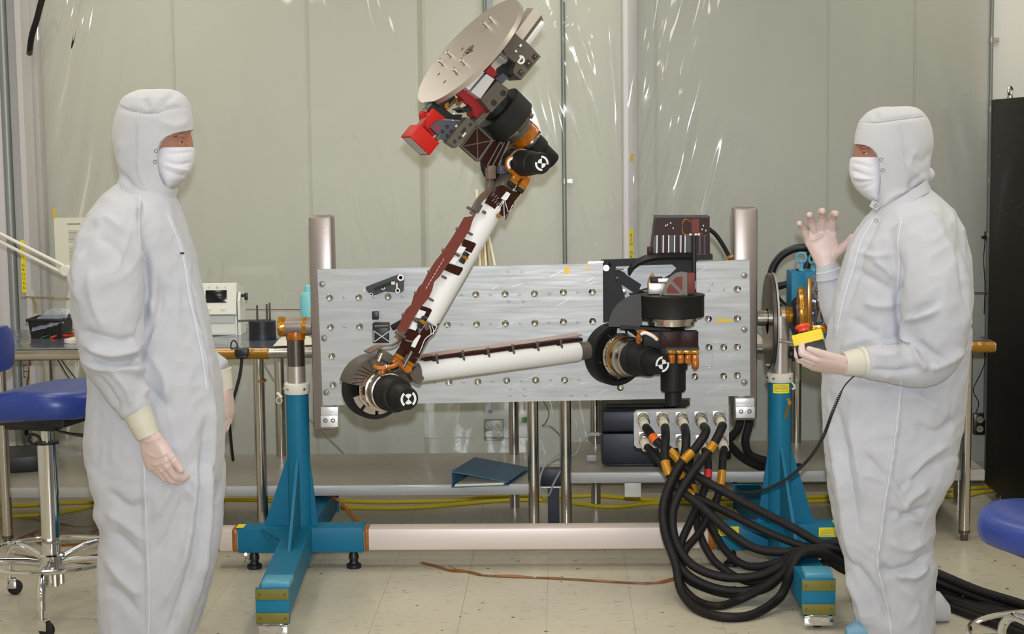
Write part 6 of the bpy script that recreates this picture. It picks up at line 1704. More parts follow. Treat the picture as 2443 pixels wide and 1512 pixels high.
harness(8, [(1688, 1090, 6.25), (1686, 1150, 6.2), (1652, 1232, 6.12), (1624, 1300, 6.05), (1620, 1378, 5.98), (1655, 1428, 5.93), (1710, 1445, 5.9), (1765, 1430, 5.9), (1820, 1402, 5.88), (1868, 1366, 5.86), (1896, 1328, 5.85), (1950, 1320, 5.86)], 'black cable from the fourth lower connector looping above the floor', [(1687, 1120, .03, 'wire_red')], r=0.0145, tail=(0, 28))
harness(9, [(1725, 1088, 6.25), (1720, 1150, 6.2), (1706, 1200, 6.16), (1668, 1270, 6.1), (1632, 1318, 6.04), (1632, 1372, 6.0), (1680, 1402, 5.97), (1750, 1418, 5.93), (1826, 1404, 5.9), (1870, 1366, 5.87), (1900, 1324, 5.86), (1952, 1316, 5.87)], 'black cable hanging from the lower right connector', [(1724, 1118, .05, K)], r=0.0145, tail=(0, 40))
for (px, lab) in ((2302, 'white tie around the black cable bundle on the floor at right'),):
    c = CP(px, 1424, 5.93, 0.02)
    b = MB(); b.torus(c + Vector((0, 0, 0.004)), Vector((0.9, -0.45, -0.1)), 0.034, 0.0026, 26, 6); tag(b.build('cable_tie', 'seam_white'), lab, 'cable tie')
# dark cables behind the panel's right clamp
for k, (pts, lab) in enumerate((
    ([(1752, 935, 6.75), (1765, 975, 6.75), (1762, 1020, 6.75), (1735, 1055, 6.78), (1735, 1090, 6.82)], 'thick black cable hanging behind the right clamp block'),
    ([(1775, 930, 6.8), (1788, 1000, 6.8), (1778, 1050, 6.8), (1790, 1085, 6.82), (1830, 1100, 6.85), (1880, 1118, 6.9)], 'thick black cable running to the right behind the stand post'),
    ([(1740, 1060, 6.86), (1770, 1090, 6.88), (1810, 1112, 6.9), (1850, 1116, 6.93), (1910, 1114, 6.95)], 'thick black cable lying on the shelf behind the right stand'))):
    b = MB(); b.tube([P(*p) for p in pts], 0.017, n=10); tag(b.build('power_cable', 'cable_black'), lab, 'cable')
# yellow cords along the floor
def floor_path(pts, r): return [PZ(x, y, r + 0.001 + (u if len(t) else 0)) for (x, y, *t) in pts for u in [t[0] if t else 0]]
def cord(pts, r, m_, label, name='floor_cord'):
    b = MB(); b.tube(floor_path(pts, r), r, n=8); return tag(b.build(name, m_), label, 'cord')
cord([(-60, 1206), (60, 1205), (140, 1200), (260, 1196), (500, 1191), (760, 1192), (900, 1197), (1080, 1193), (1150, 1186), (1260, 1185), (1330, 1185), (1420, 1182), (1500, 1188), (1600, 1194), (1720, 1190), (1900, 1186), (2000, 1182), (2120, 1174), (2250, 1170), (2360, 1160), (2420, 1160)], 0.0085, 'yellow_cord', 'long yellow cord on the floor under the tables, rear one')
cord([(-60, 1233), (60, 1229), (140, 1222), (230, 1206), (330, 1194), (620, 1192), (760, 1206), (900, 1211), (1020, 1208), (1120, 1199), (1220, 1192), (1320, 1194), (1420, 1206), (1480, 1207), (1560, 1199), (1640, 1200), (1760, 1202), (1900, 1196), (2060, 1190), (2200, 1180), (2290, 1184), (2350, 1172), (2420, 1165)], 0.0085, 'yellow_cord', 'long yellow cord on the floor under the tables, front one')
# amber flat ribbon cables
def ribbon(pts, w, label):
    ps = [PZ(x, y, 0.004 + (t[0] if t else 0)) for (x, y, *t) in pts]
    path = catmull(ps, 8)
    W = []
    for i in range(len(path)):
        d = (path[min(i + 1, len(path) - 1)] - path[max(i - 1, 0)]).normalized()
        tw = 0.55 * mnoise.noise(Vector((i * 0.13, w * 100, 0)))
        side = d.cross(Z3).normalized()
        W.append((side * math.cos(tw) + Z3 * math.sin(tw)) * w)
    for i in range(len(path)): path[i] = path[i] + Z3 * abs(W[i].z) * 0.5
    b = MB(); b.strip(path, W, 0.0016, smooth=False)
    return tag(b.build('ribbon_cable', 'kapton_ribbon', smooth=60), label, 'ribbon cable')
ribbon([(1005, 1341), (1050, 1353), (1080, 1361), (1115, 1363), (1150, 1371), (1200, 1374), (1280, 1377), (1350, 1380), (1430, 1385), (1500, 1389), (1550, 1390), (1590, 1386), (1625, 1372)], 0.019, 'amber ribbon cable on the floor in front of the steel beam')
ribbon([(1072, 1350, .012), (1084, 1356, .01), (1092, 1362)], 0.008, 'short amber offcut lying on the long ribbon cable')
b = MB(); b.strip([P(748, 1183, 7.1), P(765, 1182, 7.0), P(790, 1184, 6.9), P(810, 1196, 6.85), P(840, 1228, 6.75), P(870, 1256, 6.65), P(900, 1272, 6.56)], Vector((0.012, 0, 0.004)), 0.0016)
tag(b.build('ribbon_cable', 'kapton_ribbon'), 'amber ribbon cable hanging over the rear foot of the left stand', 'ribbon cable')
ribbon([(50, 1235), (80, 1238), (130, 1248), (190, 1256, .02), (235, 1252, .03), (240, 1262, .03), (200, 1272), (140, 1262, .02), (90, 1268), (45, 1285), (20, 1300)], 0.016, 'tangled amber ribbon cable on the floor under the left stool, rear loop')
ribbon([(300, 1270), (230, 1272, .02), (170, 1285, .02), (110, 1262, .03), (75, 1275), (110, 1300), (190, 1298), (250, 1288), (320, 1290)], 0.016, 'tangled amber ribbon cable on the floor under the left stool, middle loop')
ribbon([(30, 1320), (90, 1330), (150, 1340), (230, 1345), (300, 1362)], 0.014, 'amber ribbon cable on the floor under the left stool, front strand')
# ================================================================ people in clean-room suits
def ellipse_ring(c, ux, uy, rx, ry, n=30, e=2.4):
    out = []
    for i in range(n):
        t = 2 * math.pi * i / n
        ct, st = math.cos(t), math.sin(t)
        out.append(c + ux * (rx * math.copysign(abs(ct) ** (2 / e), ct)) + uy * (ry * math.copysign(abs(st) ** (2 / e), st)))
    return out
def profile_loft(b, rows, Yp, n=30, e=2.4):
    """rows: (py, px_left, px_right, half depth, y offset) measured on the photo at depth Yp"""
    rings = []
    for r in rows:
        py, xa, xb, hd = r[:4]; oy = r[4] if len(r) > 4 else 0.0
        a = P(xa, py, Yp); c = P(xb, py, Yp)
        m_ = (a + c) / 2; m_.y += oy
        rings.append(ellipse_ring(m_, X3, Y3, (c.x - a.x) / 2, hd, n, e))
    return b.loft(rings)
def limb(b, pts, n=22):
    """pts: (px, py, Y, radius in metres[, y-squash])"""
    cs = [P(p[0], p[1], p[2]) for p in pts]; rs = [p[3] for p in pts]
    path = catmull(cs, 5); rr = lerp_list(rs, len(path))
    return b.tube(path, rr, n=n, smooth=False)
def remesh(b, voxel, smooth_it=8, factor=0.5):
    me = bpy.data.meshes.new('tmp'); me.from_pydata([tuple(v) for v in b.v], [], b.f); fix_normals(me)
    ob = bpy.data.objects.new('tmp', me); COL.objects.link(ob)
    m1 = ob.modifiers.new('r', 'REMESH'); m1.mode = 'VOXEL'; m1.voxel_size = voxel
    m2 = ob.modifiers.new('s', 'SMOOTH'); m2.factor = factor; m2.iterations = smooth_it
    dg = bpy.context.evaluated_depsgraph_get(); dg.update()
    out = bpy.data.meshes.new_from_object(ob.evaluated_get(dg))
    bpy.data.objects.remove(ob, do_unlink=True); bpy.data.meshes.remove(me)
    return out
def mesh_np(me):
    co = np.empty(len(me.vertices) * 3); me.vertices.foreach_get('co', co); co = co.reshape(-1, 3)
    no = np.empty(len(me.vertices) * 3); me.vertices.foreach_get('normal', no); no = no.reshape(-1, 3)
    return co, no
def folds(me, lines, noise_amp=0.004, seed=0.0, vs=(9, 9, 3.2)):
    """cloth folds: ridges and valleys measured on the photo, pressed into the mesh, plus soft puckers"""
    co, no = mesh_np(me)
    R = np.array(_CRI); E = np.array(EYE)
    q = (co - E) @ R.T
    sx = CXP + FPX * q[:, 0] / -q[:, 2]; sy = CYP - FPX * q[:, 1] / -q[:, 2]
    tocam = E - co; tocam /= np.linalg.norm(tocam, axis=1)[:, None]
    face = np.clip(((no * tocam).sum(1) - 0.05) / 0.35, 0, 1)
    disp = np.zeros(len(co))
    for pts, amp, wpx in lines:
        pl = np.array([(p[0], p[1]) for p in catmull([(x, y, 0) for x, y in pts], 5)])
        best = np.full(len(co), 1e9); tt = np.zeros(len(co))
        n = len(pl) - 1
        for i in range(n):
            a, c = pl[i], pl[i + 1]; d = c - a; L = (d * d).sum() + 1e-9
            t = np.clip(((sx - a[0]) * d[0] + (sy - a[1]) * d[1]) / L, 0, 1)
            dd = np.hypot(sx - a[0] - t * d[0], sy - a[1] - t * d[1])
            mk = dd < best; best[mk] = dd[mk]; tt[mk] = (i + t[mk]) / n
        taper = np.clip(np.minimum(tt, 1 - tt) / 0.18, 0, 1) * 0.85 + 0.15
        disp += amp * 2.1 * np.exp(-(best / wpx) ** 1.5) * face * taper
    for i in range(len(co)):
        p = co[i]
        v = mnoise.noise(Vector((p[0] * vs[0] + seed, p[1] * vs[1], p[2] * vs[2] + 0.9 * math.sin(p[0] * 5 + seed))))
        w = mnoise.noise(Vector((p[0] * 17 + seed * 2 - p[2] * 9, p[1] * 15, p[2] * 12 + p[0] * 5)))
        r1 = 1 - abs(w) * 2.2
        disp[i] += noise_amp * v + noise_amp * 0.55 * max(-0.6, r1)
        if noise_amp > 0.004:      # crumpled cloth: sharp creases running in warped directions
            wx = mnoise.noise(Vector((p[0] * 3 + seed, p[1] * 3, p[2] * 3)))
            cz = 1 - abs(mnoise.noise(Vector((p[0] * 8 + wx * 3, p[1] * 8, p[2] * 5 + wx * 2.5 + seed)))) * 3.0
            disp[i] += 0.0042 * max(-0.4, cz) * (0.5 + wx)
    co += no * disp[:, None]
    me.vertices.foreach_set('co', co.reshape(-1)); me.update()
def mesh_part(me, name, m_, parent, label=None):
    base = root_loc(parent)
    me.transform(Matrix.Translation(-base)); me.name = name
    me.materials.clear(); me.materials.append(M[m_])
    me.polygons.foreach_set('use_smooth', [True] * len(me.polygons))
    ob = bpy.data.objects.new(name, me); COL.objects.link(ob); ob.parent = parent
    if label: ob['label'] = label
    return ob
def boolean_cut(me, cutter):
    ob = bpy.data.objects.new('tmp', me); COL.objects.link(ob)
    cm = bpy.data.meshes.new('cut'); cm.from_pydata([tuple(v) for v in cutter.v], [], cutter.f); fix_normals(cm)
    co_ = bpy.data.objects.new('cut', cm); COL.objects.link(co_)
    m1 = ob.modifiers.new('b', 'BOOLEAN'); m1.operation = 'DIFFERENCE'; m1.object = co_; m1.solver = 'EXACT'
    dg = bpy.context.evaluated_depsgraph_get(); dg.update()
    out = bpy.data.meshes.new_from_object(ob.evaluated_get(dg))
    bpy.data.objects.remove(ob, do_unlink=True); bpy.data.objects.remove(co_, do_unlink=True)
    return out
# ---------------------------------------------------------------- gloved hand
def hand_mesh(wrist, d, n, s, curl, spread=0.0, thumb=(0.6, 0.5, 0.3), scale=1.06, fing_gap=1.0, voxel=0.0026, fat=1.0, tl=1.0):
    """d: towards the fingers, n: out of the palm, s: towards the thumb. curl: degrees for each of four fingers (three joints)"""
    d = Vector(d).normalized(); n = Vector(n); n = (n - d * n.dot(d)).normalized(); s0 = d.cross(n)
    s = s0 if s0.dot(Vector(s)) > 0 else -s0
    b = MB()
    k = scale
    # palm as a lofted slab
    rings = []
    for (h, w, t, off) in ((-0.03, 0.026, 0.021, 0), (0.0, 0.028, 0.020, 0), (0.025, 0.036, 0.018, 0.002), (0.055, 0.042, 0.016, 0.001), (0.08, 0.042, 0.0135, 0.0), (0.094, 0.039, 0.011, 0.0)):
        c = Vector(wrist) + d * h * k + s * off * k
        rings.append(ellipse_ring(c, s, n, w * k, t * k, 24, 2.6))
    b.loft(rings)
    base = [(0.029, 0.088), (0.0095, 0.093), (-0.0105, 0.089), (-0.0295, 0.08)]
    seg = [(0.043, 0.026, 0.02), (0.047, 0.03, 0.021), (0.043, 0.028, 0.021), (0.034, 0.021, 0.019)]
    rad = [(0.0096, 0.0088, 0.0078), (0.0098, 0.009, 0.008), (0.0094, 0.0086, 0.0076), (0.0084, 0.0076, 0.0068)]
    for f in range(4):
        p = Vector(wrist) + d * base[f][1] * k + s * base[f][0] * k * fing_gap
        a = math.radians(0); dirs = d; ang = 0
        sp = spread * (1.5 - f) / 1.5
        chain = [p - d * 0.02 * k, p]; rr = [rad[f][0] * k * fat, rad[f][0] * k * 1.02 * fat]
        for j in range(3):
            ang += math.radians(curl[f][j] if isinstance(curl[f], (list, tuple)) else curl[f])
            dd = (d * math.cos(ang) + n * math.sin(ang)) * math.cos(sp) + s * math.sin(sp)
            p = p + dd.normalized() * seg[f][j] * k
            chain.append(p); rr.append(rad[f][j] * k * fat * (0.98 if j < 2 else 0.9))
        for i in range(len(chain) - 1):
            b.cyl(chain[i], chain[i + 1], rr[i], rr[i + 1], n=14)
        for i in range(1, len(chain)):
            b.sphere(chain[i], rr[i] * 1.01, n=14, m=9)
    # thumb
    p = Vector(wrist) + d * 0.022 * k + s * 0.026 * k + n * 0.004 * k
    td = (d * thumb[0] + s * thumb[1] + n * thumb[2]).normalized()
    td2 = (td * 0.8 + d * 0.35 + n * 0.15 * (1 if thumb[2] >= 0 else -1)).normalized()
    ch = [p - td * 0.012, p + td * 0.038 * k * tl, p + td * 0.038 * k * tl + (td * 0.7 + td2 * 0.4).normalized() * 0.034 * k * tl]
    ch.append(ch[-1] + td2 * 0.026 * k * tl)
    rr = [0.0155 * k, 0.0128 * k, 0.0108 * k, 0.0085 * k]
    for i in range(3): b.cyl(ch[i], ch[i + 1], rr[i], rr[i + 1], n=14)
    for i in range(4): b.sphere(ch[i], rr[i], n=14, m=9)
    return remesh(b, voxel, 4)
def cuff(parent, p0, p1, r0, r1, m_='glove_cuff', name='glove_cuff'):
    p0, p1 = Vector(p0), Vector(p1)
    b = MB(); d = p1 - p0; L = d.length
    b.lathe(p0, d, [(0, r0 * 0.9), (0.0, r0), (0.003, r0 * 1.05), (0.008, r0 * 1.0), (L * 0.35, (r0 * 2 + r1) / 3 * 1.0), (L * 0.5, (r0 + r1) / 2 * 1.03), (L * 0.7, (r0 + 2 * r1) / 3), (L, r1), (L, r1 * 0.9)], 30)
    return b.build(name, m_, parent)
from mathutils.bvhtree import BVHTree
def seams(me, parent, lines, w=0.0045, m_='cloth_seam', lift=0.0012, name='seam'):
    """stitched seams laid on the cloth along lines measured on the photo"""
    bvh = BVHTree.FromPolygons([v.co.copy() for v in me.vertices], [tuple(p.vertices) for p in me.polygons])
    for pts in lines:
        pl_ = catmull([(x, y, 0) for x, y in pts], 8); run = []; nn = []
        for p in pl_:
            d = ray(p.x, p.y).normalized()
            loc, no, idx, dist = bvh.ray_cast(EYE, d)
            if loc is None: continue
            run.append(loc + no * lift); nn.append(no)
        if len(run) < 3: continue
        W = []
        for i in range(len(run)):
            t = (run[min(i + 1, len(run) - 1)] - run[max(i - 1, 0)]).normalized()
            W.append(t.cross(nn[i]).normalized() * w)
        b = MB(); b.strip(run, W, 0.0022, smooth=False); b.build(name, m_, parent, smooth=60)
def collar_band(parent, pts, h, m_='cloth_white'):
    path = catmull(pts, 8); c = sum(path, Vector()) / len(path); W = []
    for p in path:
        o = (p - c); o.z = 0
        W.append((Z3 - o.normalized() * 0.35).normalized() * h)
    b = MB(); b.strip(path, W, 0.006, smooth=False); b.build('collar', m_, parent, smooth=60)
def snap(parent, q, r=0.0055):
    b = MB(); b.torus(q, Y3, r, 0.0014, 14, 6); b.build('snap', 'steel', parent)
def person_head(root, Yp, rows_hood, opening, rows_head, rows_mask, eye, brow, facing, folds_hood, seed, mask_lines, hood_seams=()):
    b = MB(); profile_loft(b, rows_hood, Yp, 30, 2.15)
    me = remesh(b, 0.0065, 8)
    folds(me, folds_hood, 0.0022, seed, (12, 12, 9))
    seams(me, root, hood_seams, 0.003, 'hood_white', 0.0012)
    cut = MB(); cut.prism([P(x, y, Yp) - Y3 * 0.3 for x, y in opening], (0, 0.6, 0))
    me = boolean_cut(me, cut)
    hood = mesh_part(me, 'hood', 'hood_white', root, 'white clean-room hood')
    hood.data.set_sharp_from_angle(angle=math.radians(50))
    # head with nose bridge and eye sockets
    b = MB(); profile_loft(b, rows_head, Yp, 28, 2.1)
    ex, ey = eye
    bridge = MB()
    q0 = P(brow[0], brow[1], Yp); q1 = P(brow[2], brow[3], Yp)
    b.tube([q0, (q0 + q1) / 2 + Vector((facing * 0.002, 0, 0)), q1 + Vector((0, 0, -0.02))], [0.012, 0.0125, 0.016], n=14)
    for sy in (-1, 1):
        qb = P(ex, ey - 10, Yp); b.sphere(qb + Vector((facing * 0.004, sy * 0.036, 0.001)), 0.016, (1.0, 1.35, 0.55), n=14, m=8)
    me = remesh(b, 0.0045, 3)
    head = mesh_part(me, 'face', 'skin', root, 'skin around the eyes between hood and mask')
    for sy in (-1, 1):
        c = P(ex, ey, Yp) + Vector((0, sy * 0.034, 0))
        b = MB(); b.sphere(c, 0.0122, n=18, m=12); eyeb = b.build('eye', 'eye_white', root)
        b = MB(); dv = Vector((facing * 0.9, sy * 0.45, -0.25)).normalized(); b.lathe(c + dv * 0.0105, dv, [(0, 0.0058), (0.0016, 0.0052), (0.002, 0.0)], 14); b.build('iris', 'eye_dark', eyeb)
        b = MB(); b.sphere(c + Vector((facing * 0.0008, 0, 0.0030)), 0.0130, (1.05, 1.1, 0.95), n=16, m=10); b.build('eyelid', 'skin', eyeb)
        b = MB(); cb_ = P(ex, ey - 11, Yp) + Vector((-facing * 0.002, sy * 0.034, -0.002)); b.tube([cb_ + Vector((-facing * 0.012, sy * 0.022, -0.002)), cb_ + Vector((facing * 0.006, sy * 0.014, 0.003)), cb_ + Vector((facing * 0.016, -sy * 0.008, 0.0))], [0.0018, 0.003, 0.002], n=8); b.build('eyebrow', 'brow_hair', head)
    # pleated mask
    b = MB(); profile_loft(b, rows_mask, Yp, 40, 2.0)
    me = remesh(b, 0.004, 5)
    folds(me, mask_lines, 0.0006, seed + 3, (10, 10, 10))
    mk = mesh_part(me, 'face_mask', 'mask_white', root, 'white pleated face mask')
    return hood

# ---------------------------------------------------------------- man on the left, facing right
YL = 5.53
pl = thing('person', 'person in white clean-room suit on the left, arms hanging down', 'person', Vector((P(370, 1500, YL).x, YL, 0)))
b = MB()
profile_loft(b, [(425, 302, 398, .06), (445, 276, 405, .08), (465, 252, 412, .115), (485, 235, 418, .15), (510, 216, 426, .185), (540, 202, 437, .205), (575, 194, 449, .21), (620, 190, 463, .20), (690, 195, 480, .185), (760, 204, 496, .178),
                 (840, 212, 511, .178), (920, 218, 524, .188), (990, 210, 528, .20), (1050, 206, 527, .208), (1100, 212, 525, .212), (1150, 240, 518, .20), (1190, 262, 505, .16)], YL)
zf = P(370, 1556, YL)
for oy, dx in ((-0.1, 0), (0.1, 14)):
    profile_loft(b, [(1040, 250 + dx, 480, .06, oy), (1100, 228 + dx, 515, .1, oy), (1140, 238 + dx, 520, .112, oy), (1180, 250 + dx, 519, .108, oy), (1215, 244 + dx, 517, .105, oy), (1250, 262 + dx, 515, .104, oy), (1285, 254 + dx, 512, .104, oy),
                     (1330, 251 + dx, 506, .104, oy), (1400, 252 + dx, 492, .104, oy), (1460, 256 + dx, 474, .1, oy), (1520, 262 + dx, 452, .095, oy), (1545, 272 + dx, 440, .085, oy)], YL)
limb(b, [(310, 500, YL - .10, .07), (284, 545, YL - .16, .095), (262, 600, YL - .20, .112), (254, 670, YL - .225, .118), (258, 750, YL - .235, .112), (264, 815, YL - .24, .104), (268, 856, YL - .242, .094), (290, 905, YL - .246, .074), (312, 955, YL - .25, .056), (326, 982, YL - .25, .050)])
limb(b, [(320, 530, YL + .13, .085), (330, 620, YL + .20, .10), (360, 740, YL + .24, .092), (400, 810, YL + .25, .085), (460, 850, YL + .245, .062), (505, 872, YL + .24, .05), (526, 886, YL + .235, .042)])
me = remesh(b, 0.0065, 12)
LF_ = [([(340, 580), (350, 630), (353, 690), (346, 745), (336, 800), (340, 850)], -.016, 7), ([(345, 470), (338, 520), (338, 570)], -.003, 5), ([(318, 480), (322, 560), (338, 640)], .005, 10),
       ([(398, 500), (425, 570), (440, 640), (452, 720), (470, 800), (486, 880), (494, 960)], .008, 7), ([(412, 520), (445, 620), (470, 720), (492, 830), (505, 920)], -.006, 6),
       ([(500, 900), (503, 1010), (500, 1120), (494, 1230), (482, 1340), (470, 1440)], .009, 8), ([(488, 1000), (486, 1120), (474, 1250), (456, 1360), (440, 1440)], -.008, 8), ([(470, 1060), (464, 1180), (448, 1290), (430, 1400)], .007, 9),
       ([(345, 1100), (346, 1200), (350, 1300), (354, 1400), (352, 1512)], .006, 4),
       ([(198, 815), (250, 842), (300, 838), (338, 822)], .014, 10), ([(205, 838), (260, 868), (318, 862), (345, 845)], -.010, 8), ([(195, 858), (250, 876), (330, 878), (352, 888)], .012, 9),
       ([(225, 890), (262, 935), (285, 975)], -.008, 8), ([(262, 880), (300, 925), (318, 975)], .008, 8), ([(300, 880), (345, 900), (340, 950)], .008, 8),
       ([(190, 790), (235, 800), (290, 812), (332, 800)], -.008, 9), ([(215, 640), (222, 720), (250, 790)], .006, 10), ([(200, 600), (185, 650), (188, 720)], .006, 8), ([(232, 560), (275, 590), (310, 640)], -.005, 14),
       ([(340, 700), (370, 760), (350, 840)], .008, 12), ([(375, 660), (385, 720), (360, 790), (345, 830)], -.008, 10), ([(360, 850), (390, 900), (400, 960)], .006, 12), ([(330, 870), (360, 930), (410, 980)], -.006, 10),
       ([(255, 1170), (310, 1210), (350, 1200)], -.008, 12), ([(250, 1220), (300, 1250), (345, 1290)], .007, 12), ([(268, 1265), (310, 1300), (345, 1340)], -.007, 10), ([(252, 1330), (300, 1390), (340, 1420)], .008, 12), ([(252, 1395), (290, 1415), (335, 1465)], -.007, 10),
       ([(360, 1240), (400, 1180), (430, 1110)], .006, 12), ([(365, 1330), (410, 1260), (440, 1180)], -.006, 12), ([(380, 1450), (420, 1370), (450, 1280)], .006, 10), ([(400, 1512), (432, 1420), (455, 1330)], -.008, 9),
       ([(240, 470), (290, 490), (330, 500)], .004, 12), ([(225, 540), (255, 520), (300, 560)], .005, 10)]
folds(me, LF_, 0.0055, 1.0)
seams(me, pl, [[(344, 1110), (346, 1180), (350, 1260), (353, 1340), (356, 1420), (354, 1511)], [(334, 470), (331, 520), (333, 570), (345, 620)], [(400, 515), (428, 585), (441, 640), (450, 700), (468, 780), (484, 860), (492, 930)]])
mesh_part(me, 'coverall', 'cloth_white', pl, 'loose white clean-room coverall')
person_head(pl, YL,
    [(213, 335, 402, .03), (219, 312, 425, .06), (232, 292, 444, .082), (250, 284, 455, .094), (280, 275, 459, .1), (312, 270, 461, .102), (345, 271, 458, .101), (380, 279, 450, .097), (410, 287, 440, .093), (440, 288, 430, .092), (465, 284, 418, .098), (490, 272, 410, .115), (512, 262, 405, .14)],
    [(475, 303), (455, 311), (430, 317), (410, 326), (398, 338), (392, 352), (389, 372), (390, 395), (394, 418), (402, 438), (416, 452), (475, 470)],
    [(262, 330, 440, .06), (285, 310, 451, .068), (308, 305, 455, .07), (322, 305, 454, .069), (336, 308, 450, .068), (352, 312, 452, .068), (375, 318, 450, .066), (400, 328, 446, .06), (420, 345, 440, .05), (436, 365, 425, .04)],
    [(351, 372, 461, .074), (358, 370, 464, .079), (375, 368, 463, .083), (392, 370, 460, .084), (410, 376, 453, .082), (426, 386, 442, .076), (440, 396, 424, .06), (448, 402, 412, .045)],
    (433, 335), (446, 318, 451, 350), 1,
    [([(330, 262), (331, 330), (330, 400), (345, 450)], .003, 4), ([(276, 255), (330, 266), (370, 268), (400, 258), (452, 250)], -.004, 4), ([(380, 262), (400, 235), (420, 225)], -.005, 7), ([(355, 262), (345, 235)], -.004, 7), ([(380, 290), (420, 300), (450, 285)], .004, 10),
     ([(285, 400), (310, 440), (350, 480), (395, 500)], -.006, 7), ([(280, 430), (320, 460), (360, 490)], .005, 8), ([(290, 330), (285, 380), (300, 430)], .003, 8)], 2.0,
    [([(392, 366), (425, 366), (460, 362)], -.0025, 4), ([(390, 385), (425, 392), (458, 388)], -.0035, 4), ([(390, 392), (425, 402), (452, 405)], .003, 4), ([(392, 405), (420, 415), (446, 420)], -.003, 4)],
    [[(287, 246), (300, 254), (330, 264), (370, 267), (400, 260), (450, 252)], [(331, 268), (331, 320), (330, 370), (336, 420), (352, 460)]])
for (x, y) in ((372, 360), (370, 386)): snap(pl, P(x, y, YL - .098))
b = MB(); q = P(393, 505, YL - .075); b.box(q, (0.012, 0.01, 0.03), Matrix.Rotation(0.5, 3, 'Y'), 0.002); b.build('zip_pull', 'steel', pl)
b = MB(); q = P(435, 604, YL - .12); b.box(q, (0.012, 0.006, 0.006)); b.build('zip_tag', 'black_plastic', pl, smooth=0)
# collar
collar_band(pl, [P(281, 440, YL), P(292, 450, YL - .08), P(340, 478, YL - .112), P(398, 508, YL - .06), P(408, 514, YL), P(398, 508, YL + .06), P(340, 478, YL + .112), P(292, 450, YL + .08), P(281, 440, YL)], 0.034)
# near (right) hand
w0 = P(345, 1015, YL - .255)
d0 = (P(388, 1148, YL - .255) - w0).normalized()
me = hand_mesh(P(353, 1036, YL - .255), d0, Vector((0.45, 0.9, 0.15)), Vector((0.9, -0.35, 0.4)), [(26, 34, 24), (28, 36, 26), (30, 38, 28), (34, 38, 30)], thumb=(0.95, 0.36, 0.10), fing_gap=1.0, scale=1.22, fat=1.15)
folds(me, [([(345, 1075), (370, 1090), (400, 1080)], .0015, 4), ([(362, 1110), (385, 1105), (418, 1085)], .002, 4), ([(372, 1128), (395, 1118), (425, 1092)], .0015, 4), ([(335, 1050), (360, 1052), (385, 1040)], .002, 4)], .0008, 3.0, (40, 40, 40))
mesh_part(me, 'glove', 'glove', pl, 'pale latex glove')
cuff(pl, P(325, 975, YL - .252), P(354, 1040, YL - .256), .047, .037)
# far (left) hand
me = hand_mesh(P(536, 922, YL + .235), P(545, 1060, YL + .235) - P(534, 925, YL + .235), Vector((-0.9, 0.25, 0.1)), Vector((0.2, -0.95, 0)), [(24, 30, 22), (20, 28, 20), (18, 28, 20), (18, 26, 20)], thumb=(0.8, 0.5, 0.35), scale=1.15, fat=1.2)
mesh_part(me, 'glove', 'glove', pl, 'pale latex glove')
cuff(pl, P(523, 882, YL + .237), P(535, 930, YL + .235), .042, .031)
# shoe covers
for oy in (-0.1, 0.1):
    z = 0.0
    x = P(342, 1540, YL).x
    b = MB(); rings = []
    for (dx, w_, h_) in ((-0.13, 0.03, 0.05), (-0.10, 0.048, 0.09), (-0.03, 0.052, 0.12), (0.05, 0.052, 0.085), (0.12, 0.05, 0.06), (0.16, 0.03, 0.035)):
        rings.append(ellipse_ring(Vector((x + dx * 0.62, YL + oy, h_ / 2 + 0.002)), Y3, Z3, w_, h_ / 2, 18, 2.6))
    b.loft(rings); b.build('shoe_cover', 'shoe_blue', pl)

# ---------------------------------------------------------------- man on the right, facing left
YR = 5.60
pr = thing('person', 'person in white clean-room suit on the right, raising one hand', 'person', Vector((P(2110, 1500, YR).x, YR, 0)))
b = MB()
profile_loft(b, [(440, 2125, 2206, .065), (462, 2112, 2226, .09), (482, 2098, 2248, .13), (504, 2084, 2268, .17), (530, 2062, 2284, .20), (570, 2036, 2298, .215), (620, 2016, 2306, .215), (680, 1998, 2310, .205), (740, 1984, 2312, .20),
                 (810, 1974, 2310, .20), (880, 1967, 2304, .20), (950, 1966, 2299, .20), (1010, 1966, 2293, .20), (1060, 1968, 2284, .208), (1110, 1973, 2266, .21), (1155, 1984, 2240, .195), (1195, 2000, 2205, .16)], YR)
profile_loft(b, [(1030, 2010, 2240, .06, -.1), (1080, 1980, 2268, .1, -.1), (1130, 1976, 2256, .112, -.1), (1175, 1983, 2228, .108, -.1), (1215, 1988, 2210, .105, -.1), (1250, 1992, 2212, .104, -.1), (1290, 1997, 2206, .103, -.1), (1330, 2004, 2216, .103, -.1), (1370, 2011, 2214, .1, -.1),
                 (1420, 2022, 2215, .096, -.1), (1470, 2038, 2213, .092, -.1), (1505, 2050, 2208, .085, -.1)], YR)
profile_loft(b, [(1030, 2010, 2240, .06, .1), (1100, 1982, 2262, .105, .1), (1175, 1990, 2236, .108, .1), (1250, 2004, 2216, .104, .1), (1330, 2020, 2214, .1, .1), (1400, 2060, 2212, .095, .1), (1440, 2090, 2225, .09, .1), (1462, 2110, 2235, .08, .1)], YR)
limb(b, [(2175, 540, YR - .13, .09), (2205, 600, YR - .18, .105), (2226, 680, YR - .22, .108), (2232, 750, YR - .235, .105), (2230, 810, YR - .24, .10), (2214, 856, YR - .245, .085), (2165, 870, YR - .26, .068), (2110, 866, YR - .275, .056), (2062, 862, YR - .28, .047)])
limb(b, [(2150, 540, YR + .13, .09), (2120, 640, YR + .20, .10), (2070, 740, YR + .245, .09), (2030, 765, YR + .25, .08), (2000, 730, YR + .235, .062), (1984, 690, YR + .225, .048), (1978, 655, YR + .22, .041)])
me = remesh(b, 0.0065, 12)
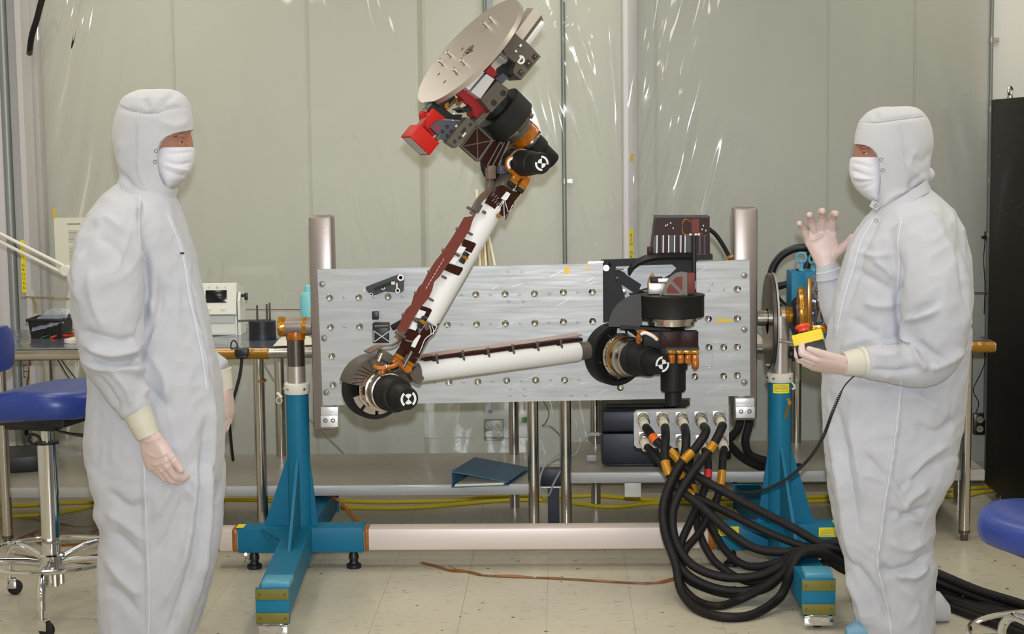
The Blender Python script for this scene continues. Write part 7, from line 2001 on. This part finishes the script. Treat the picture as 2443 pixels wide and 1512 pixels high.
RF_ = [([(2143, 600), (2146, 660), (2140, 730), (2148, 790), (2150, 830)], -.012, 7), ([(2200, 500), (2250, 560), (2285, 640), (2300, 700)], .005, 12),
       ([(2150, 905), (2142, 1000), (2128, 1100), (2112, 1190), (2100, 1290), (2094, 1340), (2112, 1420), (2125, 1512)], .006, 4),
       ([(2085, 510), (2050, 570), (2030, 640), (2008, 720), (1992, 800)], .009, 7), ([(2098, 520), (2066, 580), (2046, 650), (2024, 730)], -.006, 7),
       ([(2155, 835), (2160, 770), (2200, 755), (2238, 738)], .016, 9), ([(2150, 820), (2150, 780), (2185, 742), (2240, 718)], -.010, 8), ([(2160, 800), (2190, 860), (2214, 880)], .012, 8), ([(2185, 810), (2220, 840), (2262, 868)], -.008, 10),
       ([(2075, 840), (2110, 850), (2150, 842)], .006, 9), ([(2072, 880), (2130, 885), (2200, 875)], -.006, 8), ([(2085, 822), (2120, 820), (2150, 815)], .008, 8), ([(2215, 880), (2260, 862), (2300, 830)], .009, 9),
       ([(2060, 720), (2100, 730), (2150, 724)], .007, 10), ([(2030, 640), (2080, 665), (2140, 700)], -.006, 10), ([(2085, 620), (2115, 640), (2140, 670)], .006, 8), ([(2030, 760), (2080, 790), (2140, 830)], -.006, 12), ([(2005, 830), (2060, 810), (2120, 800)], .005, 12),
       ([(2045, 600), (2090, 612), (2130, 606)], .006, 7), ([(2300, 600), (2312, 700), (2300, 790)], .006, 8), ([(2285, 560), (2290, 640), (2302, 720)], -.008, 7),
       ([(2020, 920), (2080, 925), (2140, 920)], -.006, 12), ([(2160, 930), (2220, 960), (2270, 1000)], .006, 12), ([(2180, 1010), (2230, 1030), (2280, 1000)], -.006, 10),
       ([(1975, 960), (1990, 1060), (2005, 1160), (2020, 1270), (2045, 1380)], .008, 9), ([(1995, 960), (2012, 1060), (2030, 1160), (2050, 1280)], -.007, 9), ([(2025, 1000), (2045, 1100), (2060, 1200)], .006, 10), ([(2050, 1130), (2090, 1140), (2112, 1150)], .005, 8), ([(2060, 1080), (2095, 1120), (2112, 1140)], -.006, 8),
       ([(2260, 1060), (2200, 1100), (2150, 1180)], .009, 9), ([(2240, 1100), (2190, 1130), (2140, 1170)], -.008, 8), ([(2215, 1160), (2170, 1190), (2130, 1240)], .009, 9), ([(2210, 1210), (2160, 1225), (2120, 1215)], -.009, 8), ([(2200, 1250), (2170, 1225), (2140, 1170), (2120, 1130)], .007, 8),
       ([(2215, 1320), (2170, 1350), (2120, 1362), (2100, 1345)], -.011, 8), ([(2212, 1345), (2180, 1372), (2130, 1368)], .013, 9), ([(2205, 1290), (2165, 1310), (2115, 1290)], .007, 10), ([(2020, 1330), (2060, 1370), (2100, 1430), (2130, 1500)], -.009, 9), ([(2010, 1350), (2045, 1420), (2070, 1500)], .008, 9),
       ([(2150, 1400), (2190, 1440), (2160, 1500)], .006, 12)]
folds(me, RF_, 0.0055, 5.0)
seams(me, pr, [[(2150, 912), (2143, 990), (2130, 1090), (2113, 1190), (2101, 1280), (2094, 1340), (2106, 1400), (2120, 1460), (2126, 1511)], [(2152, 520), (2143, 580), (2146, 630), (2140, 690)], [(2084, 525), (2056, 575), (2036, 640), (2012, 720), (1996, 800)]])
mesh_part(me, 'coverall', 'cloth_white', pr, 'loose white clean-room coverall')
person_head(pr, YR,
    [(254, 2100, 2168, .03), (259, 2082, 2188, .058), (270, 2066, 2203, .08), (290, 2050, 2216, .095), (318, 2041, 2224, .1), (345, 2038, 2226, .102), (375, 2040, 2221, .1), (400, 2044, 2217, .098), (425, 2052, 2216, .095), (448, 2064, 2206, .093), (470, 2076, 2200, .095), (492, 2084, 2200, .11), (512, 2090, 2210, .13)],
    [(2020, 338), (2040, 343), (2056, 346), (2070, 353), (2081, 366), (2086, 380), (2089, 405), (2091, 430), (2090, 455), (2085, 472), (2072, 482), (2015, 490)],
    [(285, 2062, 2170, .06), (308, 2052, 2188, .068), (330, 2046, 2192, .07), (346, 2044, 2192, .069), (358, 2048, 2190, .068), (372, 2046, 2186, .068), (395, 2044, 2180, .065), (420, 2044, 2168, .06), (445, 2050, 2150, .05), (465, 2066, 2130, .04)],
    [(374, 2034, 2100, .072), (380, 2029, 2105, .078), (396, 2027, 2108, .083), (415, 2028, 2108, .084), (435, 2034, 2106, .082), (452, 2044, 2102, .077), (468, 2060, 2098, .065), (478, 2074, 2096, .05)],
    (2063, 361), (2051, 346, 2047, 370), -1,
    [([(2142, 282), (2150, 340), (2158, 400), (2170, 455)], .003, 4), ([(2055, 288), (2090, 290), (2130, 285), (2205, 276)], -.004, 4), ([(2095, 270), (2085, 285)], -.004, 7), ([(2190, 350), (2170, 400), (2215, 430)], .004, 9), ([(2165, 370), (2200, 385), (2222, 360)], -.003, 8), ([(2205, 410), (2180, 430), (2165, 450)], -.004, 7),
     ([(2098, 510), (2140, 480), (2210, 440)], -.007, 6), ([(2095, 500), (2130, 470), (2170, 455)], .004, 7)], 7.0,
    [([(2032, 388), (2060, 394), (2086, 402)], -.0025, 4), ([(2030, 405), (2060, 416), (2088, 424)], -.003, 4), ([(2032, 420), (2060, 426), (2088, 428)], .003, 4), ([(2036, 436), (2060, 434), (2088, 430)], -.003, 4), ([(2050, 455), (2070, 444), (2088, 436)], -.0025, 4)],
    [[(2055, 289), (2090, 290), (2140, 284), (2204, 276)], [(2143, 288), (2149, 340), (2157, 400), (2170, 452)]])
for (x, y) in ((2102, 381), (2106, 406)): snap(pr, P(x, y, YR - .098))
for (x, y, o) in ((2089, 490, -.06), (2090, 526, -.08)): snap(pr, P(x, y, YR + o - .03))
b = MB(); b.box(P(2088, 490, YR - .055), (0.032, 0.012, 0.026), Matrix.Rotation(0.5, 3, 'Y'), 0.004); b.build('chin_tab', 'hood_white', pr)
b = MB(); b.tube([P(2214, 428, YR), P(2221, 415, YR - .02), P(2216, 402, YR - .02)], [0.012, 0.014, 0.008], n=10); b.build('hood_tie', 'hood_white', pr)
collar_band(pr, [P(2216, 440, YR), P(2206, 448, YR - .085), P(2150, 484, YR - .118), P(2096, 514, YR - .065), P(2086, 518, YR), P(2096, 514, YR + .065), P(2150, 484, YR + .118), P(2206, 448, YR + .085), P(2216, 440, YR)], 0.038)
# raised right hand, palm to the camera
yh = YR + .215
wv = P(1968, 622, yh)
me = hand_mesh(P(1972, 630, yh), P(1955, 560, yh) - P(1971, 630, yh), Vector((-0.10, -1, 0.05)), Vector((1, 0, 0.1)), [(34, 34, 20), (30, 34, 20), (26, 32, 20), (24, 28, 20)], spread=0.2, thumb=(0.42, 0.8, 0.3), fing_gap=1.14, scale=1.27, fat=1.22, tl=0.72)
folds(me, [([(1932, 575), (1950, 568), (1968, 556)], .002, 3)], .0006, 3.0, (40, 40, 40))
mesh_part(me, 'glove', 'glove', pr, 'pale latex glove')
cuff(pr, P(1980, 664, yh + .004), P(1972, 628, yh), .046, .036, 'cloth_white', 'sleeve_cuff')
b = MB(); b.torus(P(1976, 645, yh + .002), P(1979, 660, yh) - P(1968, 616, yh), 0.0415, 0.002, 30, 6); b.build('cuff_band', 'seam_white', pr)
# left hand holding the stop box
yk = YR - .30
hd = (P(1925, 846, yk) - P(2012, 868, yk)).normalized()
me = hand_mesh(P(2018, 872, yk + .0), (P(1920, 864, yk) - P(2018, 872, yk)), Vector((-0.1, 0.55, 0.83)), Vector((0, -0.83, 0.55)), [(18, 70, 50), (18, 72, 50), (18, 74, 50), (20, 74, 50)], thumb=(0.95, 0.36, 0.06), scale=1.12, fat=1.2)
mesh_part(me, 'glove', 'glove', pr, 'pale latex glove')
cuff(pr, P(2062, 862, YR - .281), P(2012, 867, yk + .0), .047, .036)
b = MB(); b.torus(P(2050, 863, YR - .282), P(2062, 862, YR - .281) - P(2012, 867, yk), 0.0455, 0.004, 30, 8); b.build('cuff_band', 'meter_grey', pr)
# shoe covers
for (px, py, oy, m_) in ((2140, 1516, -.1, 'shoe_blue'), (2180, 1480, .1, 'hood_white')):
    x = P(px, py, YR + oy).x
    b = MB(); rings = []
    for (dx, w_, h_) in ((0.12, 0.03, 0.06), (0.09, 0.05, 0.10), (0.02, 0.052, 0.12), (-0.06, 0.052, 0.085), (-0.13, 0.05, 0.06), (-0.17, 0.03, 0.035)):
        rings.append(ellipse_ring(Vector((x + dx, YR + oy, h_ / 2 + 0.002)), Y3, Z3, w_, h_ / 2, 18, 2.6))
    b.loft(rings); b.build('shoe_cover', m_, pr)
# ---------------------------------------------------------------- emergency stop box with coiled cord
ye = yk - .002
c0_ = P(1938, 806, ye)
uz = Vector((-0.2, 0.34, 0.92)).normalized()
ux = Vector((0.93, -0.12, 0.32)); ux = (ux - uz * ux.dot(uz)).normalized(); uy = uz.cross(ux)
es = thing('stop_box', 'yellow and black emergency stop box with red button in the right hand of the photo', 'stop button', c0_ - Z3 * 0.05)
es['label'] = 'yellow and black emergency stop box with a red button, held in a gloved hand'
cen = P(1927, 805, ye) + uy * 0.032
b = MB(); b.obox(cen, ux, uy, uz, 0.096, 0.078, 0.036, 0.003); b.build('yellow_lid', 'estop_yellow', es)
b = MB(); b.obox(cen - uz * 0.038, ux, uy, uz, 0.091, 0.073, 0.042, 0.003); b.build('black_base', 'black_plastic', es)
b = MB(); b.lathe(cen + uz * 0.016 - ux * 0.008, uz, [(0, 0.015), (0.014, 0.014)], 20); b.build('button_neck', 'black_plastic', es)
b = MB(); b.lathe(cen + uz * 0.028 - ux * 0.008, uz, [(0, 0.015), (0.008, 0.016), (0.014, 0.0235), (0.019, 0.024), (0.022, 0.0215), (0.023, 0.0)], 28); b.build('red_button', 'estop_red', es)
path = catmull([P(2040, 894, YR - .22), P(2018, 916, YR - .23), P(2004, 940, YR - .22), P(1985, 985, YR - .2), P(1962, 1045, YR - .12), P(1925, 1100, YR + .05), P(1872, 1145, YR + .25), P(1810, 1172, YR + .42), P(1745, 1175, YR + .6)], 60)
hel = []; a_, u_, v_ = frame(path[1] - path[0])
acc = 0; 
for i in range(len(path)):
    T = (path[min(i + 1, len(path) - 1)] - path[max(0, i - 1)]).normalized()
    u_ = (u_ - T * u_.dot(T)).normalized(); v_ = T.cross(u_)
    if i: acc += (path[i] - path[i - 1]).length
    k = min(1, max(0, (i - 40) / 30)); ph = acc / 0.0075 * 2 * math.pi
    hel.append(path[i] + (u_ * math.cos(ph) + v_ * math.sin(ph)) * 0.0042 * k)
# resample finely so the coil stays round
fine = []
acc = 0; pl_ = [0]
for i in range(1, len(path)): pl_.append(pl_[-1] + (path[i] - path[i - 1]).length)
tot = pl_[-1]; N_ = int(tot / 0.0009); j = 0
a_, u_, v_ = frame(path[1] - path[0])
for m_i in range(N_):
    sdist = tot * m_i / N_
    while j < len(pl_) - 2 and pl_[j + 1] < sdist: j += 1
    f = (sdist - pl_[j]) / max(1e-9, pl_[j + 1] - pl_[j]); c = path[j].lerp(path[j + 1], f)
    T = (path[j + 1] - path[j]).normalized(); u_ = (u_ - T * u_.dot(T)).normalized(); v_ = T.cross(u_)
    k = min(1, max(0, (sdist - 0.06) / 0.03)); ph = sdist / 0.0075 * 2 * math.pi
    fine.append(c + (u_ * math.cos(ph) + v_ * math.sin(ph)) * 0.0042 * k)
b = MB(); b.tube(fine, 0.0019, n=6, smooth=False)
tag(b.build('coiled_cord', 'black_rubber'), 'black coiled cord hanging from the stop box to the blue stand', 'cord')
# ================================================================ stools
def stool(cx, cy, seat_z, rot, label, ring_z=0.21, back=True, seat_rot=0.0):
    root = thing('stool', label, 'stool', (cx, cy, 0))
    c = Vector((cx, cy, 0))
    b = MB(); b.lathe(c + Z3 * 0.155, Z3, [(0, 0.02), (0, 0.042), (0.004, 0.046), (0.055, 0.046), (0.06, 0.04)], 28); b.build('hub', 'chrome', root)
    for k in range(4):
        a = rot + 0.4 + k * 1.5708
        d = Vector((math.cos(a), math.sin(a), 0)); b = MB(); b.cyl(c + d * 0.03 + Z3 * 0.155, c + d * 0.03 + Z3 * 0.10, 0.012, n=10); b.build('hub_socket', 'steel', root)
    ztop = seat_z - 0.13
    b = MB(); b.cyl(c + Z3 * 0.2, c + Z3 * (ztop - 0.07), 0.0335, n=26); b.cyl(c + Z3 * (0.2 + 0.55 * (ztop - 0.27)), c + Z3 * (ztop - 0.071), 0.035, n=26); b.build('column', 'chrome', root)
    b = MB(); b.lathe(c + Z3 * (ztop - 0.071), Z3, [(0, 0.034), (0.0, 0.042), (0.008, 0.042), (0.008, 0.02)], 24); b.build('column_cap', 'black_plastic', root)
    b = MB(); b.cyl(c + Z3 * (ztop - 0.07), c + Z3 * (seat_z - 0.06), 0.02, n=20); b.build('gas_lift', 'chrome', root)
    b = MB(); b.torus(c + Z3 * ring_z, Z3, 0.265, 0.0095, 64, 10); b.build('foot_ring', 'chrome', root)
    for k in range(5):
        a = rot + k * 2 * math.pi / 5
        d = Vector((math.cos(a), math.sin(a), 0))
        b = MB(); b.tube([c + d * 0.03 + Z3 * 0.18, c + d * 0.10 + Z3 * 0.195, c + d * 0.2 + Z3 * 0.205, c + d * 0.27 + Z3 * 0.195, c + d * 0.315 + Z3 * 0.155, c + d * 0.325 + Z3 * 0.095], 0.0145, n=12); lg = b.build('leg', 'chrome', root)
        e = c + d * 0.325; s_ = Vector((-d.y, d.x, 0)); f_ = Vector((math.cos(a + 1.1 + k), math.sin(a + 1.1 + k), 0)); g_ = Vector((-f_.y, f_.x, 0))
        w = e + f_ * 0.018 + Z3 * 0.0285
        b = MB(); b.lathe(w - g_ * 0.011, g_, [(0, 0.02), (0.003, 0.0275), (0.019, 0.0275), (0.022, 0.02)], 24); cs = b.build('caster', 'black_rubber', root)
        b = MB(); b.cyl(e + Z3 * 0.10, e + Z3 * 0.058, 0.009, n=12)
        for q in (-1, 1): b.obox(e + f_ * 0.008 + g_ * 0.014 * q + Z3 * 0.042, f_, g_, Z3, 0.034, 0.003, 0.032, 0.001)
        b.obox(e + f_ * 0.006 + Z3 * 0.0605, f_, g_, Z3, 0.034, 0.03, 0.004, 0.001); b.build('caster_fork', 'chrome', cs)
    # seat: contoured cushion
    R = Matrix.Rotation(seat_rot, 3, 'Z')
    nu, nv = 34, 10; rings = []
    def seat_pt(t, k):      # outline with rounded front, k from 0 bottom to 1 top rim
        ct, st = math.cos(t), math.sin(t); ex_ = 2.7
        return Vector((0.232 * math.copysign(abs(ct) ** (2 / ex_), ct), 0.215 * math.copysign(abs(st) ** (2 / ex_), st), 0))
    prof = [(0.90, -0.058), (0.97, -0.05), (1.0, -0.03), (1.005, -0.008), (0.985, 0.012), (0.93, 0.026), (0.80, 0.034), (0.55, 0.036), (0.28, 0.034), (0.05, 0.033)]
    for (s_, h) in prof:
        ring = []
        for i in range(nu):
            p = seat_pt(2 * math.pi * i / nu, 0) * s_
            z = h + 0.024 * (p.x / 0.23) - 0.030 * (p.x / 0.232) ** 2 * (1 if p.x > 0 else 0.4) + 0.010 * (abs(p.y) / 0.215) ** 2 * (1 if h > 0 else 0)
            ring.append(c + R @ Vector((p.x, p.y, 0)) + Z3 * (seat_z + z - 0.03))
        rings.append(ring)
    b = MB(); b.loft(rings); b.build('seat', 'vinyl_blue', root, smooth=60)
    b = MB(); b.box(c + Z3 * (seat_z - 0.102), (0.30, 0.26, 0.035), R, 0.01); b.build('seat_pan', 'black_plastic', root)
    b = MB(); b.box(c + R @ Vector((-0.03, 0, 0)) + Z3 * (seat_z - 0.13), (0.2, 0.14, 0.03), R, 0.008); b.build('mechanism', 'black_plastic', root)
    o = c + R @ Vector((0.0, -0.13, 0)) + Z3 * (seat_z - 0.135)
    b = MB(); b.tube([o, o + Vector((0.005, -0.02, -0.012)), o + Vector((0.02, -0.035, -0.016))], 0.008, n=8); b.torus(o + Vector((0.042, -0.05, -0.02)), Vector((0.1, 0.9, 0.45)), 0.022, 0.0055, 22, 8); b.build('lever', 'black_plastic', root)
    o = c + R @ Vector((0.1, -0.10, 0)) + Z3 * (seat_z - 0.118)
    b = MB(); b.tube([o, o + Vector((0.01, -0.02, -0.012)), o + Vector((0.06, -0.03, -0.022)), o + Vector((0.115, -0.03, -0.03))], [0.004, 0.004, 0.005, 0.008], n=8); b.build('tilt_lever', 'black_plastic', root)
    if back:
        bc = c + R @ Vector((-0.235, 0, 0)) + Z3 * (seat_z + 0.12)
        b = MB(); rings = []
        for (h, s_) in ((-0.075, 0.8), (-0.06, 0.95), (0.0, 1.0), (0.06, 0.95), (0.085, 0.75)):
            rings.append([bc + R @ Vector((0.028 * math.cos(t) * (0.9 if s_ < 1 else 1) - 0.03 * (math.sin(t) ** 2) * 0, 0.19 * s_ * math.sin(t), 0)) + Z3 * h for t in [2 * math.pi * i / 24 for i in range(24)]])
        b.loft(rings); b.build('backrest', 'vinyl_blue', root, smooth=60)
        b = MB(); b.box(bc + R @ Vector((-0.03, 0, -0.0)), (0.014, 0.3, 0.15), R, 0.006); b.build('back_shell', 'black_plastic', root)
        b = MB(); b.tube([bc + R @ Vector((-0.04, 0, 0)), bc + R @ Vector((-0.06, 0, -0.1)), bc + R @ Vector((0.0, 0, -0.21)), c + R @ Vector((-0.1, 0, 0)) + Z3 * (seat_z - 0.13)], 0.012, n=10); b.build('back_bar', 'black_plastic', root)
    return root
sc = PZ(124, 1335, 0.19)
sz = P(124, 925, sc.y).z
stool(sc.x, sc.y, sz, math.radians(-80), 'tall blue vinyl stool with chrome base at the left edge', seat_rot=math.radians(-14))
# the other stool stands low at the lower right corner
sy_ = 4.82
sx_ = P(2540, 1280, sy_).x
stool(sx_, sy_, P(2443, 1225, sy_).z + 0.0, math.radians(35), 'low blue vinyl stool cut off by the right edge of the photo', seat_rot=math.radians(200), ring_z=0.21, back=False)

# ================================================================ black cabinet at the right
cy1 = 7.76
xc = P(2361, 400, cy1).x
zt = P(2365, 238, cy1).z
cab = thing('cabinet', 'tall black scuffed steel cabinet at the right edge of the photo', 'cabinet', (xc + 0.32, 7.38, 0))
b = MB(); b.box((xc + 0.32, (cy1 + 7.0) / 2, (zt + 0.055) / 2), (0.64, cy1 - 7.0, zt - 0.055), bevel=0.004); b.build('body', 'cabinet_black', cab)
q = P(2410, 226, 7.5)
b = MB(); b.torus((q.x, 7.5, zt + 0.032), Vector((0.75, -0.6, 0)), 0.019, 0.0055, 24, 8); b.lathe((q.x, 7.5, zt), Z3, [(0, 0.014), (0.006, 0.014), (0.014, 0.008)], 14); b.build('eye_bolt', 'steel', cab)
b = MB(); b.box((xc - 0.0008, cy1 - 0.013, zt / 2 + 0.05), (0.0016, 0.014, zt - 0.1)); b.build('edge_strip', 'scratch', cab, smooth=0)
for (x, y) in ((xc + 0.06, cy1 - 0.06), (xc + 0.06, 7.08), (xc + 0.58, cy1 - 0.06), (xc + 0.58, 7.08)):
    b = MB(); b.lathe((x, y, 0), Z3, [(0, 0.02), (0.012, 0.02), (0.014, 0.011), (0.06, 0.011)], 14); b.build('foot', 'steel_dark', cab)
random.seed(5)
for i in range(14):
    y = random.uniform(7.15, 7.72); z = random.uniform(1.25, 1.75); L = random.uniform(0.03, 0.14); s_ = random.uniform(-0.1, 0.5)
    b = MB(); b.strip([Vector((xc - 0.0006, y, z)), Vector((xc - 0.0006, y - L, z + s_ * L * 0.6))], (0, 0.0003, 0.0011), 0.0005, smooth=False); b.build('scratch', 'scratch', cab, smooth=0)
# small hook and wires on the wall beside the cabinet
root = thing('wall_hook', 'small rusty hook on the wall beside the black cabinet', 'hook', P(2347, 570, 8.0))
b = MB(); b.cyl(P(2350, 552, 8.03), P(2350, 575, 8.03), 0.004, n=8); b.box(P(2347, 566, 8.02), (0.02, 0.02, 0.014)); b.build('hook', 'steel_dark', root)
for k, (pts, lab) in enumerate((([(2350, 575), (2347, 620), (2350, 680), (2348, 750)], 'thin black wire hanging from the small wall hook'),
                                ([(2325, 800), (2345, 830), (2350, 860), (2340, 890), (2322, 930), (2335, 960), (2328, 985)], 'thin black wire looping down to the outlet beside the black cabinet'))):
    b = MB(); b.tube([P(x, y, 7.99) for x, y in pts], 0.0022, n=6); tag(b.build('wall_wire', 'black_rubber'), lab, 'wire')
# bundle of pale rods leaning behind the panel
rods = [(1137, 452, 1146, 640), (1143, 470, 1153, 640), (1150, 500, 1160, 640), (1158, 520, 1170, 640), (1165, 560, 1182, 640), (1128, 450, 1140, 455)]
for k, (x0_, y0_, x1_, y1_) in enumerate(rods[:5]):
    a = P(x0_, y0_, 7.66); c = P(x1_, y1_, 7.55)
    d = (c - a); t = (ZT + 0.004 - a.z) / d.z
    b = MB(); b.cyl(a, a + d * t, 0.006, n=10)
    tag(b.build('pale_rod', 'tan_strap' if k % 2 else 'ivory'), ['tallest pale rod leaning behind the white forearm, leftmost of the bundle', 'second pale rod from the left behind the white forearm', 'middle pale rod of the bundle behind the white forearm', 'fourth pale rod from the left behind the white forearm', 'shortest pale rod behind the white forearm, rightmost of the bundle'][k], 'rod', 'pale rods behind the forearm')
